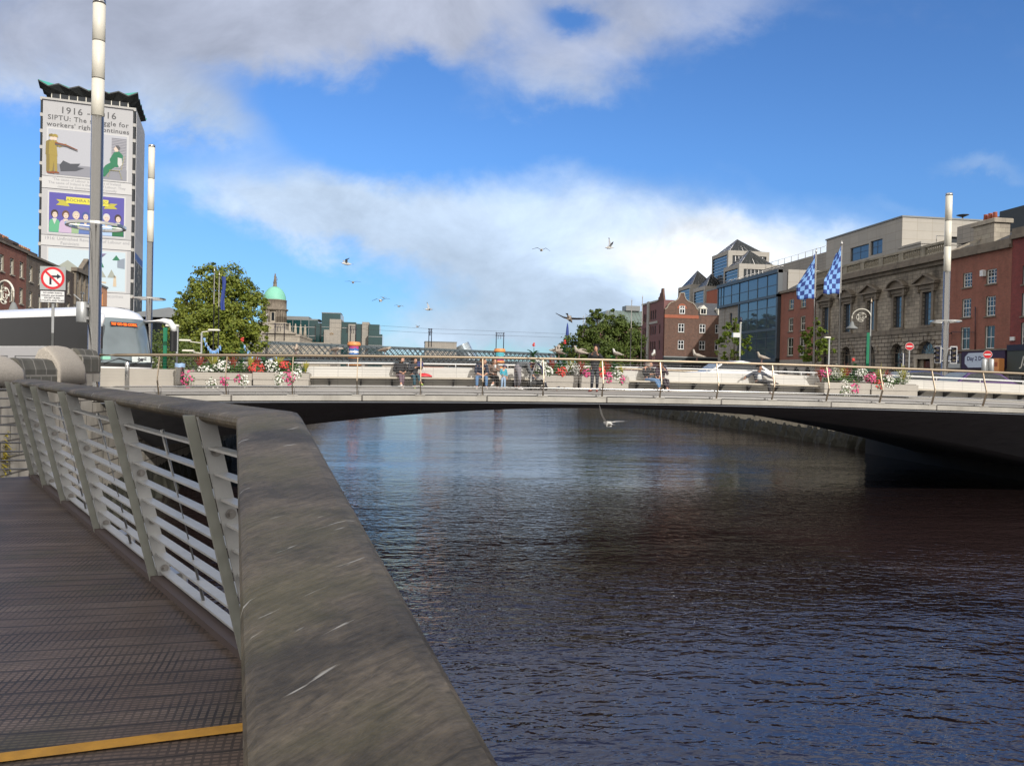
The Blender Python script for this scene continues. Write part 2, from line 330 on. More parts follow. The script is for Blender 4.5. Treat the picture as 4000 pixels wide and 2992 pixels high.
so = bpy.data.objects.new('sun', sl); link(so); so.location = (30, -40, 60)
so.rotation_euler = SUND.to_track_quat('Z', 'Y').to_euler()

# ------------------------------------------------------------------ ground, river
def struct(name, mb, m): return tag(mb.build(name, m), kind='structure')
def water_mat():
    m, nt, p = newmat('river_water')
    put(nt, p.inputs['Base Color'], (.026, .016, .016)); p.inputs['Roughness'].default_value = .03; p.inputs['IOR'].default_value = 1.65
    p.inputs['Specular IOR Level'].default_value = .9
    c1 = coords_rs(nt, rad(7), (.42, 1.0, 1)); c2 = coords_rs(nt, rad(-11), (.5, 1.0, 1)); c3 = coords_rs(nt, rad(16), (.6, 1, 1))
    def ridge(c_, s_, d_): return mth(nt, 'SUBTRACT', 1.0, mth(nt, 'ABSOLUTE', mth(nt, 'MULTIPLY_ADD', noise(nt, c_, s_, 1.5, .45, d_), 2.0, -1.0)))
    h = mth(nt, 'ADD', mth(nt, 'MULTIPLY', noise(nt, c1, 3.6, 2, .5, .5), .62), mth(nt, 'MULTIPLY', noise(nt, c2, 6.4, 2, .5, .4), .30))
    h = mth(nt, 'ADD', h, mth(nt, 'ADD', mth(nt, 'MULTIPLY', ridge(c3, 2.2, .5), .32), mth(nt, 'MULTIPLY', noise(nt, c3, 11, 2, .5, .3), .07)))
    h = mth(nt, 'ADD', h, mth(nt, 'MULTIPLY', noise(nt, c1, .55, 2, .5), .9))
    calm = mth(nt, 'MULTIPLY_ADD', ramp(nt, noise(nt, coords(nt, scale=(.4, 1, 1)), .10, 4), .35, .65), .9, .35)
    sp = nt.nodes.new('ShaderNodeSeparateXYZ'); nt.links.new(coords(nt), sp.inputs[0])
    wind = mth(nt, 'MULTIPLY_ADD', ramp(nt, sp.outputs[1], 10, 40), -.6, 1.0)
    bump(nt, p, mth(nt, 'MULTIPLY', mth(nt, 'MULTIPLY', h, calm), wind), 1.0, .125); return m
struct('river_water', MB().quad((-60, -150, WATER), (60, -150, WATER), (60, 1500, WATER), (-60, 1500, WATER)), water_mat())
QL, QR = .5, .35       # street levels
struct('ground', MB().quad((-3000, -3000, -5), (3000, -3000, -5), (3000, 4000, -5), (-3000, 4000, -5)), pbr('river_bed', (.03, .025, .02), .9))
struct('north_quay_road', MB().box((-2500, -300, -4.6), (-10.3, 3500, QL-.12)), M['asphalt'])
struct('south_quay_road', MB().box((35.6, -300, -4.6), (2500, 3500, QR-.12)), M['asphalt'])
pv = MB(); pv.box((-14.2, -150, QL-.119), (-10.31, 26.9, QL)); pv.box((-14.2, 53.2, QL-.119), (-10.31, 700, QL)); struct('north_pavement', pv, M['pave_quay'])
pv = MB(); pv.box((35.61, -150, QR-.119), (40.5, 26.9, QR)); pv.box((35.61, 53.2, QR-.119), (40.5, 700, QR)); pv.box((51.5, -150, QR-.118), (56.3, 160, QR)); struct('south_pavement', pv, M['pave_quay'])
lm = MB()
for k in range(40): lm.box((44.9, -60+8*k, QR-.116), (45.02, -57+8*k, QR-.114))
struct('lane_marking', lm, M['white'])
weed = pbr('wet_weed', (.024, .024, .017), .75, 0, .6, 2.5, 1.0, 9)
def quay_wall(name, X0, X1, segs, label, face):
    t = thing(name, label, 'quay wall')
    a = MB()
    for y0, y1 in segs: a.box((X0, y0, -5), (X1, y1, .3))
    a.build('stone_face', M['quay'], t)
    return t
qn = quay_wall('quay_wall', -10.3, -9.7, [(-150, 26.9), (26.9, 700)], 'north quay wall of pale granite blocks behind the boardwalk railing', 1)
qs = quay_wall('quay_wall', 35, 35.6, [(-150, 700)], 'south quay wall with dark weed below a pale concrete band under the bridge', -1)
def weed_strip(X, sgn, y0, y1, parent, seed, amp=1.0):
    R = random.Random(seed); N = 520; ys = [y0+(y1-y0)*(i/N)**1.7 for i in range(N+1)]; lv = ((-5, .8), (-3.65, .66), (-3.4, .55), (-3.1, .42), (-2.8, .28), (-2.55, .12), (-2.4, .02)); k = [amp*R.uniform(.35, 1.25) for _ in ys]
    MB().grid([[(X+sgn*o*k[i]*R.uniform(.8, 1.15), y, z+(R.uniform(-.10, .10)+.16*(k[i]-.8) if z > -3.6 else 0)) for i, y in enumerate(ys)] for z, o in lv], sm=False).build('weed_growth', weed, parent)
weed_strip(35, -1, 50, 330, qs, 4); weed_strip(-9.7, 1, 20, 200, qn, 5, .4)
band = MB(); band.box((34.93, 52, -2.6), (35.0, 330, -.25)); band.build('concrete_band', pbr('stained_band_concrete', (.42, .37, .27), .85, 0, .3, 1.2, .3, 10, dirt=.5), qs)
fm = MB()
for k in range(9):
    y = 55.5+k*4.6; fm.box((34.86, y-.2, -2.15), (34.93, y+.2, -1.75)); fm.tube([(34.8, y, -1.95), (34.86, y, -1.95)], .12, 8)
fm.build('mooring_plate', M['darkgrey'], qs)
for nm, X, lab in (('quay_parapet', 35.0, 'low stone parapet along the south quay beyond the bridge'),):
    p_ = MB(); p_.box((X, 53.4, .3), (X+.55, 320, 1.35)); p_.bbox((X-.05, 53.4, 1.35), (X+.6, 320, 1.5), .05); tag(p_.build(nm, M['quay']), lab, 'parapet')
p_ = MB(); p_.box((-10.3, 53.4, .3), (-9.75, 320, 1.35)); p_.bbox((-10.35, 53.4, 1.35), (-9.7, 320, 1.5), .05); tag(p_.build('quay_parapet', M['quay']), 'stone parapet along the north quay between the bridge and the lattice bridge', 'parapet')

# north parapet in front of the coach: dark coping blocks between rounded granite bosses
t = thing('stone_parapet', 'stepped stone parapet of dark blocks and rounded speckled granite bosses in front of the coach', 'parapet')
X0, X1 = -10.25, -9.7
a = MB(); a.box((X0, -60, .3), (X1, 26.3, .98)); a.build('wall_base', M['quay'], t)
def cop_prof(h0, h1): return [(X0-.02, h0), (X1+.02, h0), (X1+.02, h0+(h1-h0)*.55), (X1-.12, h1-.05), (X1-.25, h1), (X0+.16, h1-.02), (X0-.02, h0+(h1-h0)*.6)]
def coping(y0, y1, h0, h1):
    b = MB(); b.prism(cop_prof(h0, h1), lambda a_, z, y: (a_, y, z), y0, y1); b.build('coping', M['calp'], t)
coping(-60, 20.1, .985, 1.62); coping(21.7, 24.3, .985, 1.66); coping(25.5, 26.9, 1.3, 2.02)
def boss(y0, y1, h0, h1):
    H_ = h1-h0; prof = [(X0-.06, 0), (X1+.09, 0), (X1+.09, .42), (X1+.05, .58), (X1-.06, .74), (X1-.18, .88), (X1-.3, .97), (X0+.18, 1.0), (X0+.02, .93), (X0-.06, .75)]; rows = []; R = random.Random(int(y0))
    for q, k in ((0, .90), (.06, .97), (.2, 1.0), (.5, 1.02), (.8, 1.0), (.94, .96), (1, .88)):
        c = (X0+X1)/2; rows.append([(c+(x-c)*(k if z > 0 else 1)+R.uniform(-.008, .008), y0+(y1-y0)*q, h0+H_*z*(k if z > .4 else 1)) for x, z in prof])
    b = MB(); b.grid([r+[r[0]] for r in rows]); b.add(rows[0], [tuple(range(len(prof)))]); b.add(rows[-1], [tuple(range(len(prof)-1, -1, -1))]); b.build('granite_boss', M['granite'], t)
boss(18.6, 21.75, .95, 1.72); boss(23.7, 25.6, .95, 2.04)
b = MB(); b.box((X0, 24.4, .98), (X1, 26.9, 1.3)); b.build('pale_course', M['quay'], t)

# ------------------------------------------------------------------ boardwalk under the photographer
def deck_mat():
    m, nt, p = newmat('wet_deck_timber')
    c = coords(nt, rot=(0, 0, rad(-5.6)))
    sp = nt.nodes.new('ShaderNodeSeparateXYZ'); nt.links.new(c, sp.inputs[0]); x, y = sp.outputs[0], sp.outputs[1]
    def line(v, period, w):
        fr = mth(nt, 'FRACT', mth(nt, 'ADD', mth(nt, 'DIVIDE', v, period), mth(nt, 'MULTIPLY', noise(nt, c, 2.5, 3), .25))); return mth(nt, 'LESS_THAN', mth(nt, 'ABSOLUTE', mth(nt, 'SUBTRACT', fr, .5)), w)
    wob = mth(nt, 'MULTIPLY_ADD', noise(nt, c, 6, 2), .012, -.006)
    plank = line(mth(nt, 'ADD', y, wob), .145, .045); fine = line(y, .0242, .22); cross = line(mth(nt, 'ADD', x, wob), .034, .17)
    idx = nt.nodes.new('ShaderNodeTexWhiteNoise'); idx.noise_dimensions = '1D'; put(nt, idx.inputs['W'], mth(nt, 'FLOOR', mth(nt, 'ADD', mth(nt, 'DIVIDE', y, .145), .5)))
    n1 = noise(nt, coords_rs(nt, rad(-5.6), (1, 6, 1)), 3, 5); moss = ramp(nt, noise(nt, coords(nt), 1.1, 5, .6), .5, .72)
    base = mixc(nt, idx.outputs[0], (.125, .086, .065), (.195, .145, .115)); base = mixc(nt, 1.0, base, mth(nt, 'MULTIPLY_ADD', n1, 1.1, .45), 'MULTIPLY'); base = mixc(nt, 1.0, base, mth(nt, 'MULTIPLY_ADD', noise(nt, coords(nt), .9, 6, .65), 1.3, .35), 'MULTIPLY')
    base = mixc(nt, mth(nt, 'MULTIPLY', moss, .75), base, (.075, .07, .028))
    dark = mth(nt, 'MAXIMUM', mth(nt, 'MULTIPLY', plank, .9), mth(nt, 'MAXIMUM', mth(nt, 'MULTIPLY', fine, .6), mth(nt, 'MULTIPLY', cross, ramp(nt, noise(nt, coords(nt), 1.6, 4, .6), .25, .7))))
    put(nt, p.inputs['Base Color'], mixc(nt, dark, base, (.02, .016, .014))); p.inputs['Roughness'].default_value = .55
    bump(nt, p, mth(nt, 'SUBTRACT', mth(nt, 'MULTIPLY', n1, .3), dark), .5, .006); return m
DECK = deck_mat()
D1 = ray(913, 1166).normalized(); D2 = Vector((-.504, .864, 0)).normalized(); N2 = Vector((.864, .504, 0)).normalized()
N1 = Vector((D1.y, -D1.x, 0)).normalized()
ci = Vector((-.73, 4.06, 0))                         # inner corner of the floor
far = ci+D2*8.35; Yst = 3.3
q1 = Vector((-.73, 4.06, 0)); D1h = Vector((D1.x, D1.y, 0)).normalized(); slope = D1.z/sqrt(1-D1.z**2)
def rampz(p):                                         # the ramp falls away on the near side of the yellow nosing
    return -slope*max(0, -(p-Vector((-.61, 3.35, 0))).dot(D1h))
e0 = ci-D1h*.72; e1 = ci-D1h*7
W = 2.6
bd = MB()
L0 = e0-N1*W; 
bd.quad(e0, ci, far, far+Vector((-1.6, -1.0, 0)), Vector((-4.2, 4.2, 0)), L0); 
def dz(p): return Vector((p.x, p.y, rampz(p)))
bd.quad(dz(e1), dz(e0), dz(L0), dz(e1-N1*W)); 
bdo = struct('boardwalk_deck', bd, DECK)
sd = bdo.modifiers.new('thick', 'SOLIDIFY'); sd.thickness = .12; sd.offset = -1
st = MB(); s0 = e0-D1h*.02; st.add([s0+Vector((0, 0, .006))-N1*0, s0-N1*W+Vector((0, 0, .006)), s0-N1*W+D1h*.08+Vector((0, 0, .006)), s0+D1h*.08+Vector((0, 0, .006))], [(0, 1, 2, 3)])
so_ = st.build('yellow_nosing', pbr('worn_yellow_paint', (.55, .28, .035), .75, 0, .45, 9, .4, 30, dirt=.6)); tag(so_, 'worn yellow nosing strip across the dark boardwalk deck', 'step nosing')
kb = MB(); kb.bar(ci+Vector((.03, .02, -.03)), far+Vector((.03, .02, -.03)), .09, .14); tag(kb.build('deck_edge_beam', pbr('brown_edge_beam', (.10, .075, .07), .6, 0, .2, 5)), 'dark brown edge beam along the foot of the slatted railing', 'beam')
pl = MB()
for k in range(5):
    p = ci+D2*(1+k*1.8)+N2*.35; pl.tube([p+Vector((0, 0, -5)), p+Vector((0, 0, -.15))], .14, 10)
tag(pl.build('boardwalk_pile', M['steel_dull']), 'steel piles under the boardwalk edge standing in the river', 'pile')

def cap_mat():
    m, nt, p = newmat('weathered_cap_timber')
    c = coords(nt); d = rad(28)
    cg = coords_rs(nt, rad(-48), (1.0, 5.5, 3.0)); n1 = mth(nt, 'ADD', mth(nt, 'MULTIPLY', noise(nt, cg, 6, 9, .7, 2.2), .72), mth(nt, 'MULTIPLY', noise(nt, c, 70, 4, .7), .28)); n2 = noise(nt, c, 2.2, 5, .6)
    base = mixc(nt, ramp(nt, n1, .25, .78), (.05, .041, .029), (.24, .195, .14)); base = mixc(nt, 1.0, base, mth(nt, 'MULTIPLY_ADD', ramp(nt, n2, .3, .7), .95, .42), 'MULTIPLY'); base = mixc(nt, mth(nt, 'MULTIPLY', ramp(nt, noise(nt, c, 5, 6, .7), .52, .66), .6), base, (.045, .038, .03))
    moss = mth(nt, 'MULTIPLY', ramp(nt, noise(nt, c, 2.3, 6, .65), .46, .66), .5); base = mixc(nt, moss, base, (.105, .098, .04))
    cs = coords_rs(nt, rad(-50), (1.6, 12, 3)); s1 = ramp(nt, noise(nt, cs, 3.6, 4, .5, .3), .655, .71); s2 = ramp(nt, noise(nt, c, 2.6, 2), .47, .56)
    base = mixc(nt, mth(nt, 'MULTIPLY', mth(nt, 'MULTIPLY', s1, s2), .8), base, (.55, .53, .48))
    put(nt, p.inputs['Base Color'], base); p.inputs['Roughness'].default_value = .6; p.inputs['Specular IOR Level'].default_value = .35
    bump(nt, p, mth(nt, 'ADD', n1, mth(nt, 'MULTIPLY', noise(nt, cg, 26, 4), .5)), .45, .012); return m
CAP = cap_mat()
rl = thing('boardwalk_railing', 'leaning boardwalk railing with broad weathered timber cap and pale metal slats', 'railing')
I = atZ(932, 1673, 1.24); O = atZ(1172, 1630, 1.283)
def cap_sec(P, inner, outer):    # rounded cap section between the inner and outer edge points
    v = (outer-inner)*1.055; L = []
    for a_, b_ in ((.02, .0), (-.02, .01), (-.035, .025), (-.02, .042), (.02, .05), (.10, .052), (.5, .054), (.80, .050), (.90, .040), (.97, .015), (1.0, -.02), (.97, -.055), (.9, -.065), (.5, -.05), (.1, -.015)):
        L.append(inner+v*a_+Vector((0, 0, 1))*b_-Vector((0, 0, .02*a_)))
    return L
def cap_part(secs, name='timber_cap'):
    b = MB(); rows = [s+[s[0]] for s in secs]; b.grid(rows, sm=False); n = len(secs[0])
    b.add(secs[0], [tuple(range(n))]); b.add(secs[-1], [tuple(range(n-1, -1, -1))]); return b.build(name, CAP, rl)
D2v = D2
secs2 = [cap_sec(0, I+D2v*t_, O+D2v*t_+(N2*0)) for t_ in (0, .6, 1.3, 2.6, 4, 5.5, 7, 8.4)]
cap_part(secs2)
secs1 = [cap_sec(0, I-D1*t_, O-D1*t_) for t_ in (0, .4, .9, 1.5, 2.1, 2.8, 3.4, 4.6, 6)]
cap_part(secs1)
def post_set(org, D, n_in, ts, parent, zoff=None, LEAN=.29):
    for k, t_ in enumerate(ts):
        B = org+D*t_; zb = 0 if zoff is None else zoff(B)
        lo = Vector((B.x, B.y, B.z if zoff is None else zb)); up = Vector((0, 0, 1.2))-n_in*LEAN
        dh = Vector((D.x, D.y, 0)).normalized()*(1 if zoff is None else -1)
        def slab(n0, n1, d0, d1, q0=0, q1=1):
            vs = []
            for q in (q0, q1):
                for n_, d_ in ((n0, d0), (n1, d0), (n1, d1), (n0, d1)): vs.append(lo+up*q+n_in*n_+dh*d_)
            return MB().add(vs, [(0,3,2,1),(4,5,6,7),(0,1,5,4),(1,2,6,5),(2,3,7,6),(3,0,4,7)])
        o = slab(-.008, .045, 0, .022, 0, 1.055).build('post', M['rail_paint'], parent)
        slab(.047, .135, -.022, -.006, .0, 1.05).build('bracket_plate', M['rail_light'], o)
        for q in (.075, .36, .64, .905):
            bo = MB()
            c = lo+up*q+n_in*.10-dh*.023
            bo.tube([c, c-dh*.006], .026, 14); bo.tube([c-dh*.006, c-dh*.024], .014, 6, sm=False)
            bo.build('bolt', M['bolt'], o)
PITCH2 = 1.13
t0s = [.10, 1.94, 3.9, 5.7, 7.05, 8.15]
t0s = [t_ for t_ in t0s if t_ < 8.3]
post_set(ci+Vector((0, 0, 0)), D2, N2, t0s, rl)
def slat_run(P0, P1, D, n_in, zf0, zf1, parent, ts, LEAN=.29):
    up = Vector((0, 0, 1.2))-n_in*LEAN
    for k in range(9):
        q = .055+k*.108
        a_ = P0+up*q+n_in*.10+Vector((0, 0, zf0)); b_ = P1+up*q+n_in*.10+Vector((0, 0, zf1))
        b = MB(); b.bar(a_, b_, .068, .012); b.build('slat', M['rail_light'], parent)
    for t_ in ts:
        Bp = P0+(P1-P0)*t_+n_in*.10+Vector((0, 0, zf0+(zf1-zf0)*t_)); b = MB(); b.tube([Bp+up*.03, Bp+up*.94], .011, 8); b.build('tie_rod', M['rail_light'], parent)
Lr = 8.35
slat_run(ci-D2*.6, ci+D2*Lr, D2, N2, 0, 0, rl, [(t_+.6)/(Lr+.6) for t_ in (1.05, 2.95, 4.85, 6.4, 7.6)])
# the ramp side of the same railing
c1 = ci-D1h*.1; c2 = ci-D1h*6.5
slat_run(c1, c2, D1, N1, rampz(c1), rampz(c2), rl, [(.5+1.13*k)/6.4 for k in range(5)], .03)
post_set(ci, -D1h, N1, [.5+1.13*k for k in range(5)], rl, lambda B: rampz(B), .03)
# return of the railing towards the quay wall: thin bars only
rt = MB(); E2 = ci+D2*8.3
rtn = thing('return_rail', 'thin horizontal bars closing the far end of the boardwalk against the quay wall', 'railing')
for k in range(10):
    z = .1+.118*k; sh = N2*(-.29*z/1.2); MB().tube([E2+sh+Vector((0, 0, z)), E2+sh+Vector((-2.9, -.2, z))], .012, 6).build('rail_bar', M['steel_dull'], rtn)
MB().tube([E2+Vector((-2.9, -.2, 0)), E2+Vector((-2.9, -.2, 1.25))], .03, 8).build('post', M['steel_dull'], rtn)
pt = MB(); R = random.Random(9)
for k in range(90):
    c = Vector((-9.66, 20.75+R.gauss(0, .1), -.75+R.gauss(0, .28))); d = Vector((R.uniform(.05, .15), R.uniform(-.1, .1), R.uniform(-.12, .1)))
    s_ = d.cross(Vector((0, 0, 1))).normalized()*.025; pt.quad(c-s_, c+s_, c+d+s_*.5, c+d-s_*.5)
tag(pt.build('wall_weed', leafmat('yellow_weed', (.25, .2, .03), (.4, .33, .05)), recalc=False), 'yellow green weed growing from the quay wall at the left edge', 'plant')
# ------------------------------------------------------------------ the road bridge
def arch(X): return .75-.00068*(X-9)**2              # top of the pale fascia
def deckz(X, Y): return arch(X)+.10+.03*min(max(Y-27, 0), 5)
def soff(X): return max(.14-.0052*(X-9)**2, -3.4)
XS = [-11+1.0*i for i in range(48)]+[36.5]
br = thing('road_bridge', 'low arched concrete road bridge with pale fascia across the river', 'bridge', (0, 0, 0))
def loft(sec, mat, name, xs=XS, parent=br, sm=False):   # closed (y,z) section swept across the river
    rows = [[(x, y, z) for y, z in sec(x)] for x in xs]; b = MB()
    rows2 = [r+[r[0]] for r in rows]; b.grid(rows2, sm=sm); n = len(rows[0])
    b.add(rows[0], [tuple(range(n))]); b.add(rows[-1], [tuple(range(n-1, -1, -1))]); return b.build(name, mat, parent)
for a_, s_, nm in ((26.9, 1, 'fascia'), (53.1, -1, 'fascia')):
    loft(lambda x: [(a_, arch(x)-.17), (a_, arch(x)), (a_+s_*.62, arch(x)+.004), (a_+s_*.62, arch(x)-.17)], M['conc_light'], nm)
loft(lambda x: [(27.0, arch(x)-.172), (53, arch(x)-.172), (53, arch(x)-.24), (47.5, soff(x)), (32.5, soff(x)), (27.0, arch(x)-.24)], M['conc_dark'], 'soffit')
loft(lambda x: [(27.42, arch(x)+.006), (27.42, deckz(x, 27.42)), (32.0, deckz(x, 32)), (32.0, arch(x)-.1), (27.6, arch(x)-.1)], M['paving'], 'footway')
loft(lambda x: [(32.1, arch(x)-.1), (32.1, deckz(x, 32)-.1), (47.9, deckz(x, 32)-.1), (47.9, arch(x)-.1)], M['asphalt'], 'carriageway')
loft(lambda x: [(48.0, arch(x)-.1), (48.0, deckz(x, 32)), (52.6, deckz(x, 27.42)), (52.6, arch(x)-.1)], M['paving'], 'footway')
loft(lambda x: [(27.25, arch(x)+.035), (27.25, arch(x)+.075), (27.40, arch(x)+.075), (27.40, arch(x)+.035)], M['steel_dull'], 'kerb_channel')
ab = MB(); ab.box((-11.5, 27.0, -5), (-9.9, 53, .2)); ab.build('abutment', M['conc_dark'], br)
ab = MB(); ab.box((33.5, 27.3, -5), (35.2, 52.7, .0)); ab.build('abutment', pbr('shaded_abutment', (.03, .03, .03), .8, 0, .4, 1.5), br)  # near-black colour paints in the deep shade under the bridge

def bridge_railing(Yr, s, label, xs, full=True):
    t = thing('bridge_railing', label, 'railing')
    X = [-9.75+i*.5 for i in range(92)]
    hz = lambda x: arch(x)+1.335
    MB().tube([(x, Yr, hz(x)) for x in X], .052, 10).build('handrail', M['bronze'], t)
    prof = [(0, 1.3), (-.10, .95), (-.205, .62), (-.215, .50), (-.17, .40), (-.03, .02)]
    for k in range(8):
        f = .12+k*.105; z = 1.3-f*(1.3-.42)/.95
        y = -.205*(1.3-z)/.68 if z > .62 else -.21
        MB().tube([(x, Yr+s*y, arch(x)+z) for x in X[::3]], .0032, 5).build('wire', M['steel_dull'], t)
    MB().tube([(x, Yr+s*.02, arch(x)+.30) for x in X], .024, 8).build('lower_rail', M['steel'], t)
    for x in xs:
        z0 = arch(x); b = MB()
        for (a0, h0), (a1, h1) in zip(prof[:-1], prof[1:]):
            w = .05 if h0 > .6 else .075
            b.bar((x, Yr+s*a0, z0+h0), (x, Yr+s*a1, z0+h1), .030, w, up=(0, 1, 0))
        o = b.build('post', M['bronze'] if full else M['steel_dull'], t)
        MB().box((x-.17, Yr-.12, z0+.003), (x+.17, Yr+.14, z0+.03)).build('base_plate', M['conc_light'], o)
        MB().tube([(x+.05, Yr+s*.02, z0+.04), (x+.05, Yr+s*.02, z0+.30)], .012, 6).build('stub', M['steel_dull'], o)
    return t
bridge_railing(27, 1, 'stainless bridge railing with bronze handrail and thin wires along the near side', [-9.75]+[-7.9+2.13*i for i in range(20)])
bridge_railing(53, -1, 'bridge railing on the far downstream side of the road bridge', [-9.7+4.26*i for i in range(11)], False)

# seat and tiled wall between the footway and the carriageway
bw = thing('bench_wall', 'long white tiled bench wall with timber seat running along the bridge footway', 'bench')
XB = [-7.7+i*.7 for i in range(59)]
loft(lambda x: [(31.0, deckz(x, 31)), (31.0, deckz(x, 31)+.78), (31.38, deckz(x, 31)+.78), (31.38, deckz(x, 31))], M['tile'], 'tiled_wall', XB, bw)
sectg = [(-7.7, -3.3), (-3.3, 5.0), (9.0, 17.3), (21.6, 33.5)]
for a_, b_ in sectg:
    n = max(3, int((b_-a_)/.8)); xs = [a_+(b_-a_)*i/n for i in range(n+1)]
    loft(lambda x: [(30.42, deckz(x, 31)+.33), (30.42, deckz(x, 31)+.39), (30.995, deckz(x, 31)+.39), (30.995, deckz(x, 31)+.33)], pbr('pale_bench_timber', (.46, .41, .33), .7, 0, .2, 3), 'seat', xs, bw)
    for x in [a_+.5+1.2*i for i in range(int((b_-a_-.4)/1.2)+1)]:
        MB().add([(x-.03, 30.5, deckz(x,31)+.32), (x+.03, 30.5, deckz(x,31)+.32), (x+.03, 30.99, deckz(x,31)+.32), (x-.03, 30.99, deckz(x,31)+.32), (x-.03, 30.99, deckz(x,31)+.05), (x+.03, 30.99, deckz(x,31)+.05)],
            [(0,1,2,3),(0,4,5,1),(0,3,4),(1,5,2),(3,2,5,4)]).build('bracket', M['darkgrey'], bw)
MB().tube([(x, 31.19, deckz(x, 31)+.92) for x in XB], .032, 8).build('top_rail', M['white'], bw)
for x in XB[2::3]: MB().tube([(x, 31.19, deckz(x, 31)+.77), (x, 31.19, deckz(x, 31)+.91)], .018, 6).build('rail_support', M['white'], bw)
lf = MB(); loft_l = [(-14.0, 31.0), (-7.72, 31.0)]
tag(lf.box((-14.2, 31.0, .2), (-7.72, 31.36, 1.42)).build('end_wall', M['conc_box']), 'plain pale wall behind the litter bin at the north end of the bench', 'wall')

# flower troughs
RED_L = leafmat('red_blade', (.22, .035, .03), (.42, .10, .06), .2); YEL_L = leafmat('striped_blade', (.16, .22, .03), (.62, .52, .10), .25)
GRN_L = leafmat('planter_leaf', (.02, .07, .015), (.09, .17, .03), .25); DGR_L = leafmat('broad_leaf', (.012, .05, .02), (.04, .13, .035), .2)
WHT_F = leafmat('white_petal', (.80, .79, .70), (.85, .84, .80), .15); PNK_F = leafmat('pink_petal', (.55, .03, .18), (.78, .12, .30), .2); RED_F = leafmat('red_petal', (.60, .03, .03), (.75, .10, .08), .2)
SIL_L = leafmat('silver_leaf', (.30, .33, .24), (.62, .62, .50), .2)
def blades(n, L, mat, name, parent, seed, spread=.6, w=.026):
    R = random.Random(seed); b = MB()
    for k in range(n):
        az = R.uniform(0, 2*pi); out = R.uniform(.1, 1)*spread; l = L*R.uniform(.6, 1.05); d = Vector((cos(az), sin(az), 0)); s_ = Vector((-sin(az), cos(az), 0))
        pts = []
        for i in range(5):
            q = i/4; p = d*(out*l*q**1.5)+Vector((0, 0, l*q*(1-.45*out*q*q))); ww = w*(1-.85*q)*(1.2 if i else .7); pts.append([tuple(p-s_*ww), tuple(p+s_*ww)])
        b.grid(pts, sm=False)
    return b.build(name, mat, parent, recalc=False)
def leaves(n, c, r, size, mat, name, parent, seed, flat=.5, drape=0):
    R = random.Random(seed); b = MB()
    for k in range(n):
        while True:
            p = Vector((R.uniform(-1, 1), R.uniform(-1, 1), R.uniform(-1, 1)))
            if p.length < 1: break
        nrm = (p+Vector((0, -.4, .5))+Vector((R.gauss(0, flat), R.gauss(0, flat), R.gauss(0, flat)))).normalized()
        p = Vector((c[0]+p.x*r[0], c[1]+p.y*r[1], c[2]+p.z*r[2])); _, s_, u = basis(nrm, (R.gauss(0, 1), R.gauss(0, 1), R.gauss(0, 1)))
        z = size*R.uniform(.6, 1.25); b.quad(p-s_*z*.5, p+u*z*.35, p+s_*z*.5, p-u*z*.35)
    return b.build(name, mat, parent, recalc=False)
def blossoms(n, c, r, size, mat, name, parent, seed, front=.5):
    R = random.Random(seed); b = MB()
    for k in range(n):
        while True:
            p = Vector((R.uniform(-1, 1), R.uniform(-1, 1), R.uniform(-1, 1)))
            if .45 < p.length < 1 and p.y < front: break
        nrm = (p+Vector((0, -.8, .4))).normalized(); p = Vector((c[0]+p.x*r[0]*1.04, c[1]+p.y*r[1]*1.1, c[2]+p.z*r[2]*1.04)); _, s_, u = basis(nrm, (0, 0, 1)); z = size*R.uniform(.7, 1.2)
        ring = [p+(s_*cos(2*pi*i/7)+u*sin(2*pi*i/7))*z*(.5 if i % 2 else .42) for i in range(7)]; cc = p+nrm*z*.18
        b.add([cc]+ring, [(0, 1+i, 1+(i+1) % 7) for i in range(7)])
    return b.build(name, mat, parent, recalc=False)
def flower(x, z, r, col, label, seed, y=30.28, drape=0, group='flower clumps in the bridge troughs'):
    t = thing('flower_plant', label, 'flowers', (x, y, z), 0, group)
    r *= 1.25; rr = (r, .2, r*(.75+drape)); c = (0, 0, -drape*r*.6)
    leaves(int(130*r/.3), c, rr, .075, SIL_L if col == 'silver' else GRN_L, 'foliage', t, seed)
    if col != 'silver': blossoms(int(80*r/.3), c, rr, .072 if col == 'white' else .085, {'white': WHT_F, 'pink': PNK_F, 'red': RED_F}[col], 'blossom', t, seed+1)
    return t
def spiky(x, z, L, col, label, seed, n=46, y=30.5):
    t = thing('spiky_plant', label, 'plant', (x, y, z), 0, 'spiky plants in the bridge troughs')
    blades(n, L, {'red': RED_L, 'yellow': YEL_L}[col], 'blade', t, seed); return t
def canna(x, z, h, label, seed, top=None, y=30.5):
    t = thing('broadleaf_plant', label, 'plant', (x, y, z), 0, 'broad leaved plants in the bridge troughs')
    R = random.Random(seed); b = MB()
    for k in range(15):
        az = R.uniform(0, 2*pi); d = Vector((cos(az), sin(az)*.6, 0)); s_ = Vector((-sin(az), cos(az), 0)); z0 = h*R.uniform(.15, .75); l = R.uniform(.26, .42); rows = []
        for i in range(6):
            q = i/5; ww = .075*sin(pi*min(.98, .08+q*.92))**.7; p = d*(l*.75*q)+Vector((0, 0, z0+l*.8*q-.35*l*q*q)); rows.append([tuple(p-s_*ww), tuple(p+Vector((0, 0, -.015))), tuple(p+s_*ww)])
        b.grid(rows, sm=False)
    b.build('leaf', DGR_L, t, recalc=False); MB().tube([(0, 0, 0), (.01, 0, h*.9)], [.018, .01], 6).build('stem', DGR_L, t)
    if top: blossoms(12, (0, 0, h*1.0), (.06, .05, .08), .075, RED_F, 'blossom', t, seed+3, front=1.1)
    return t
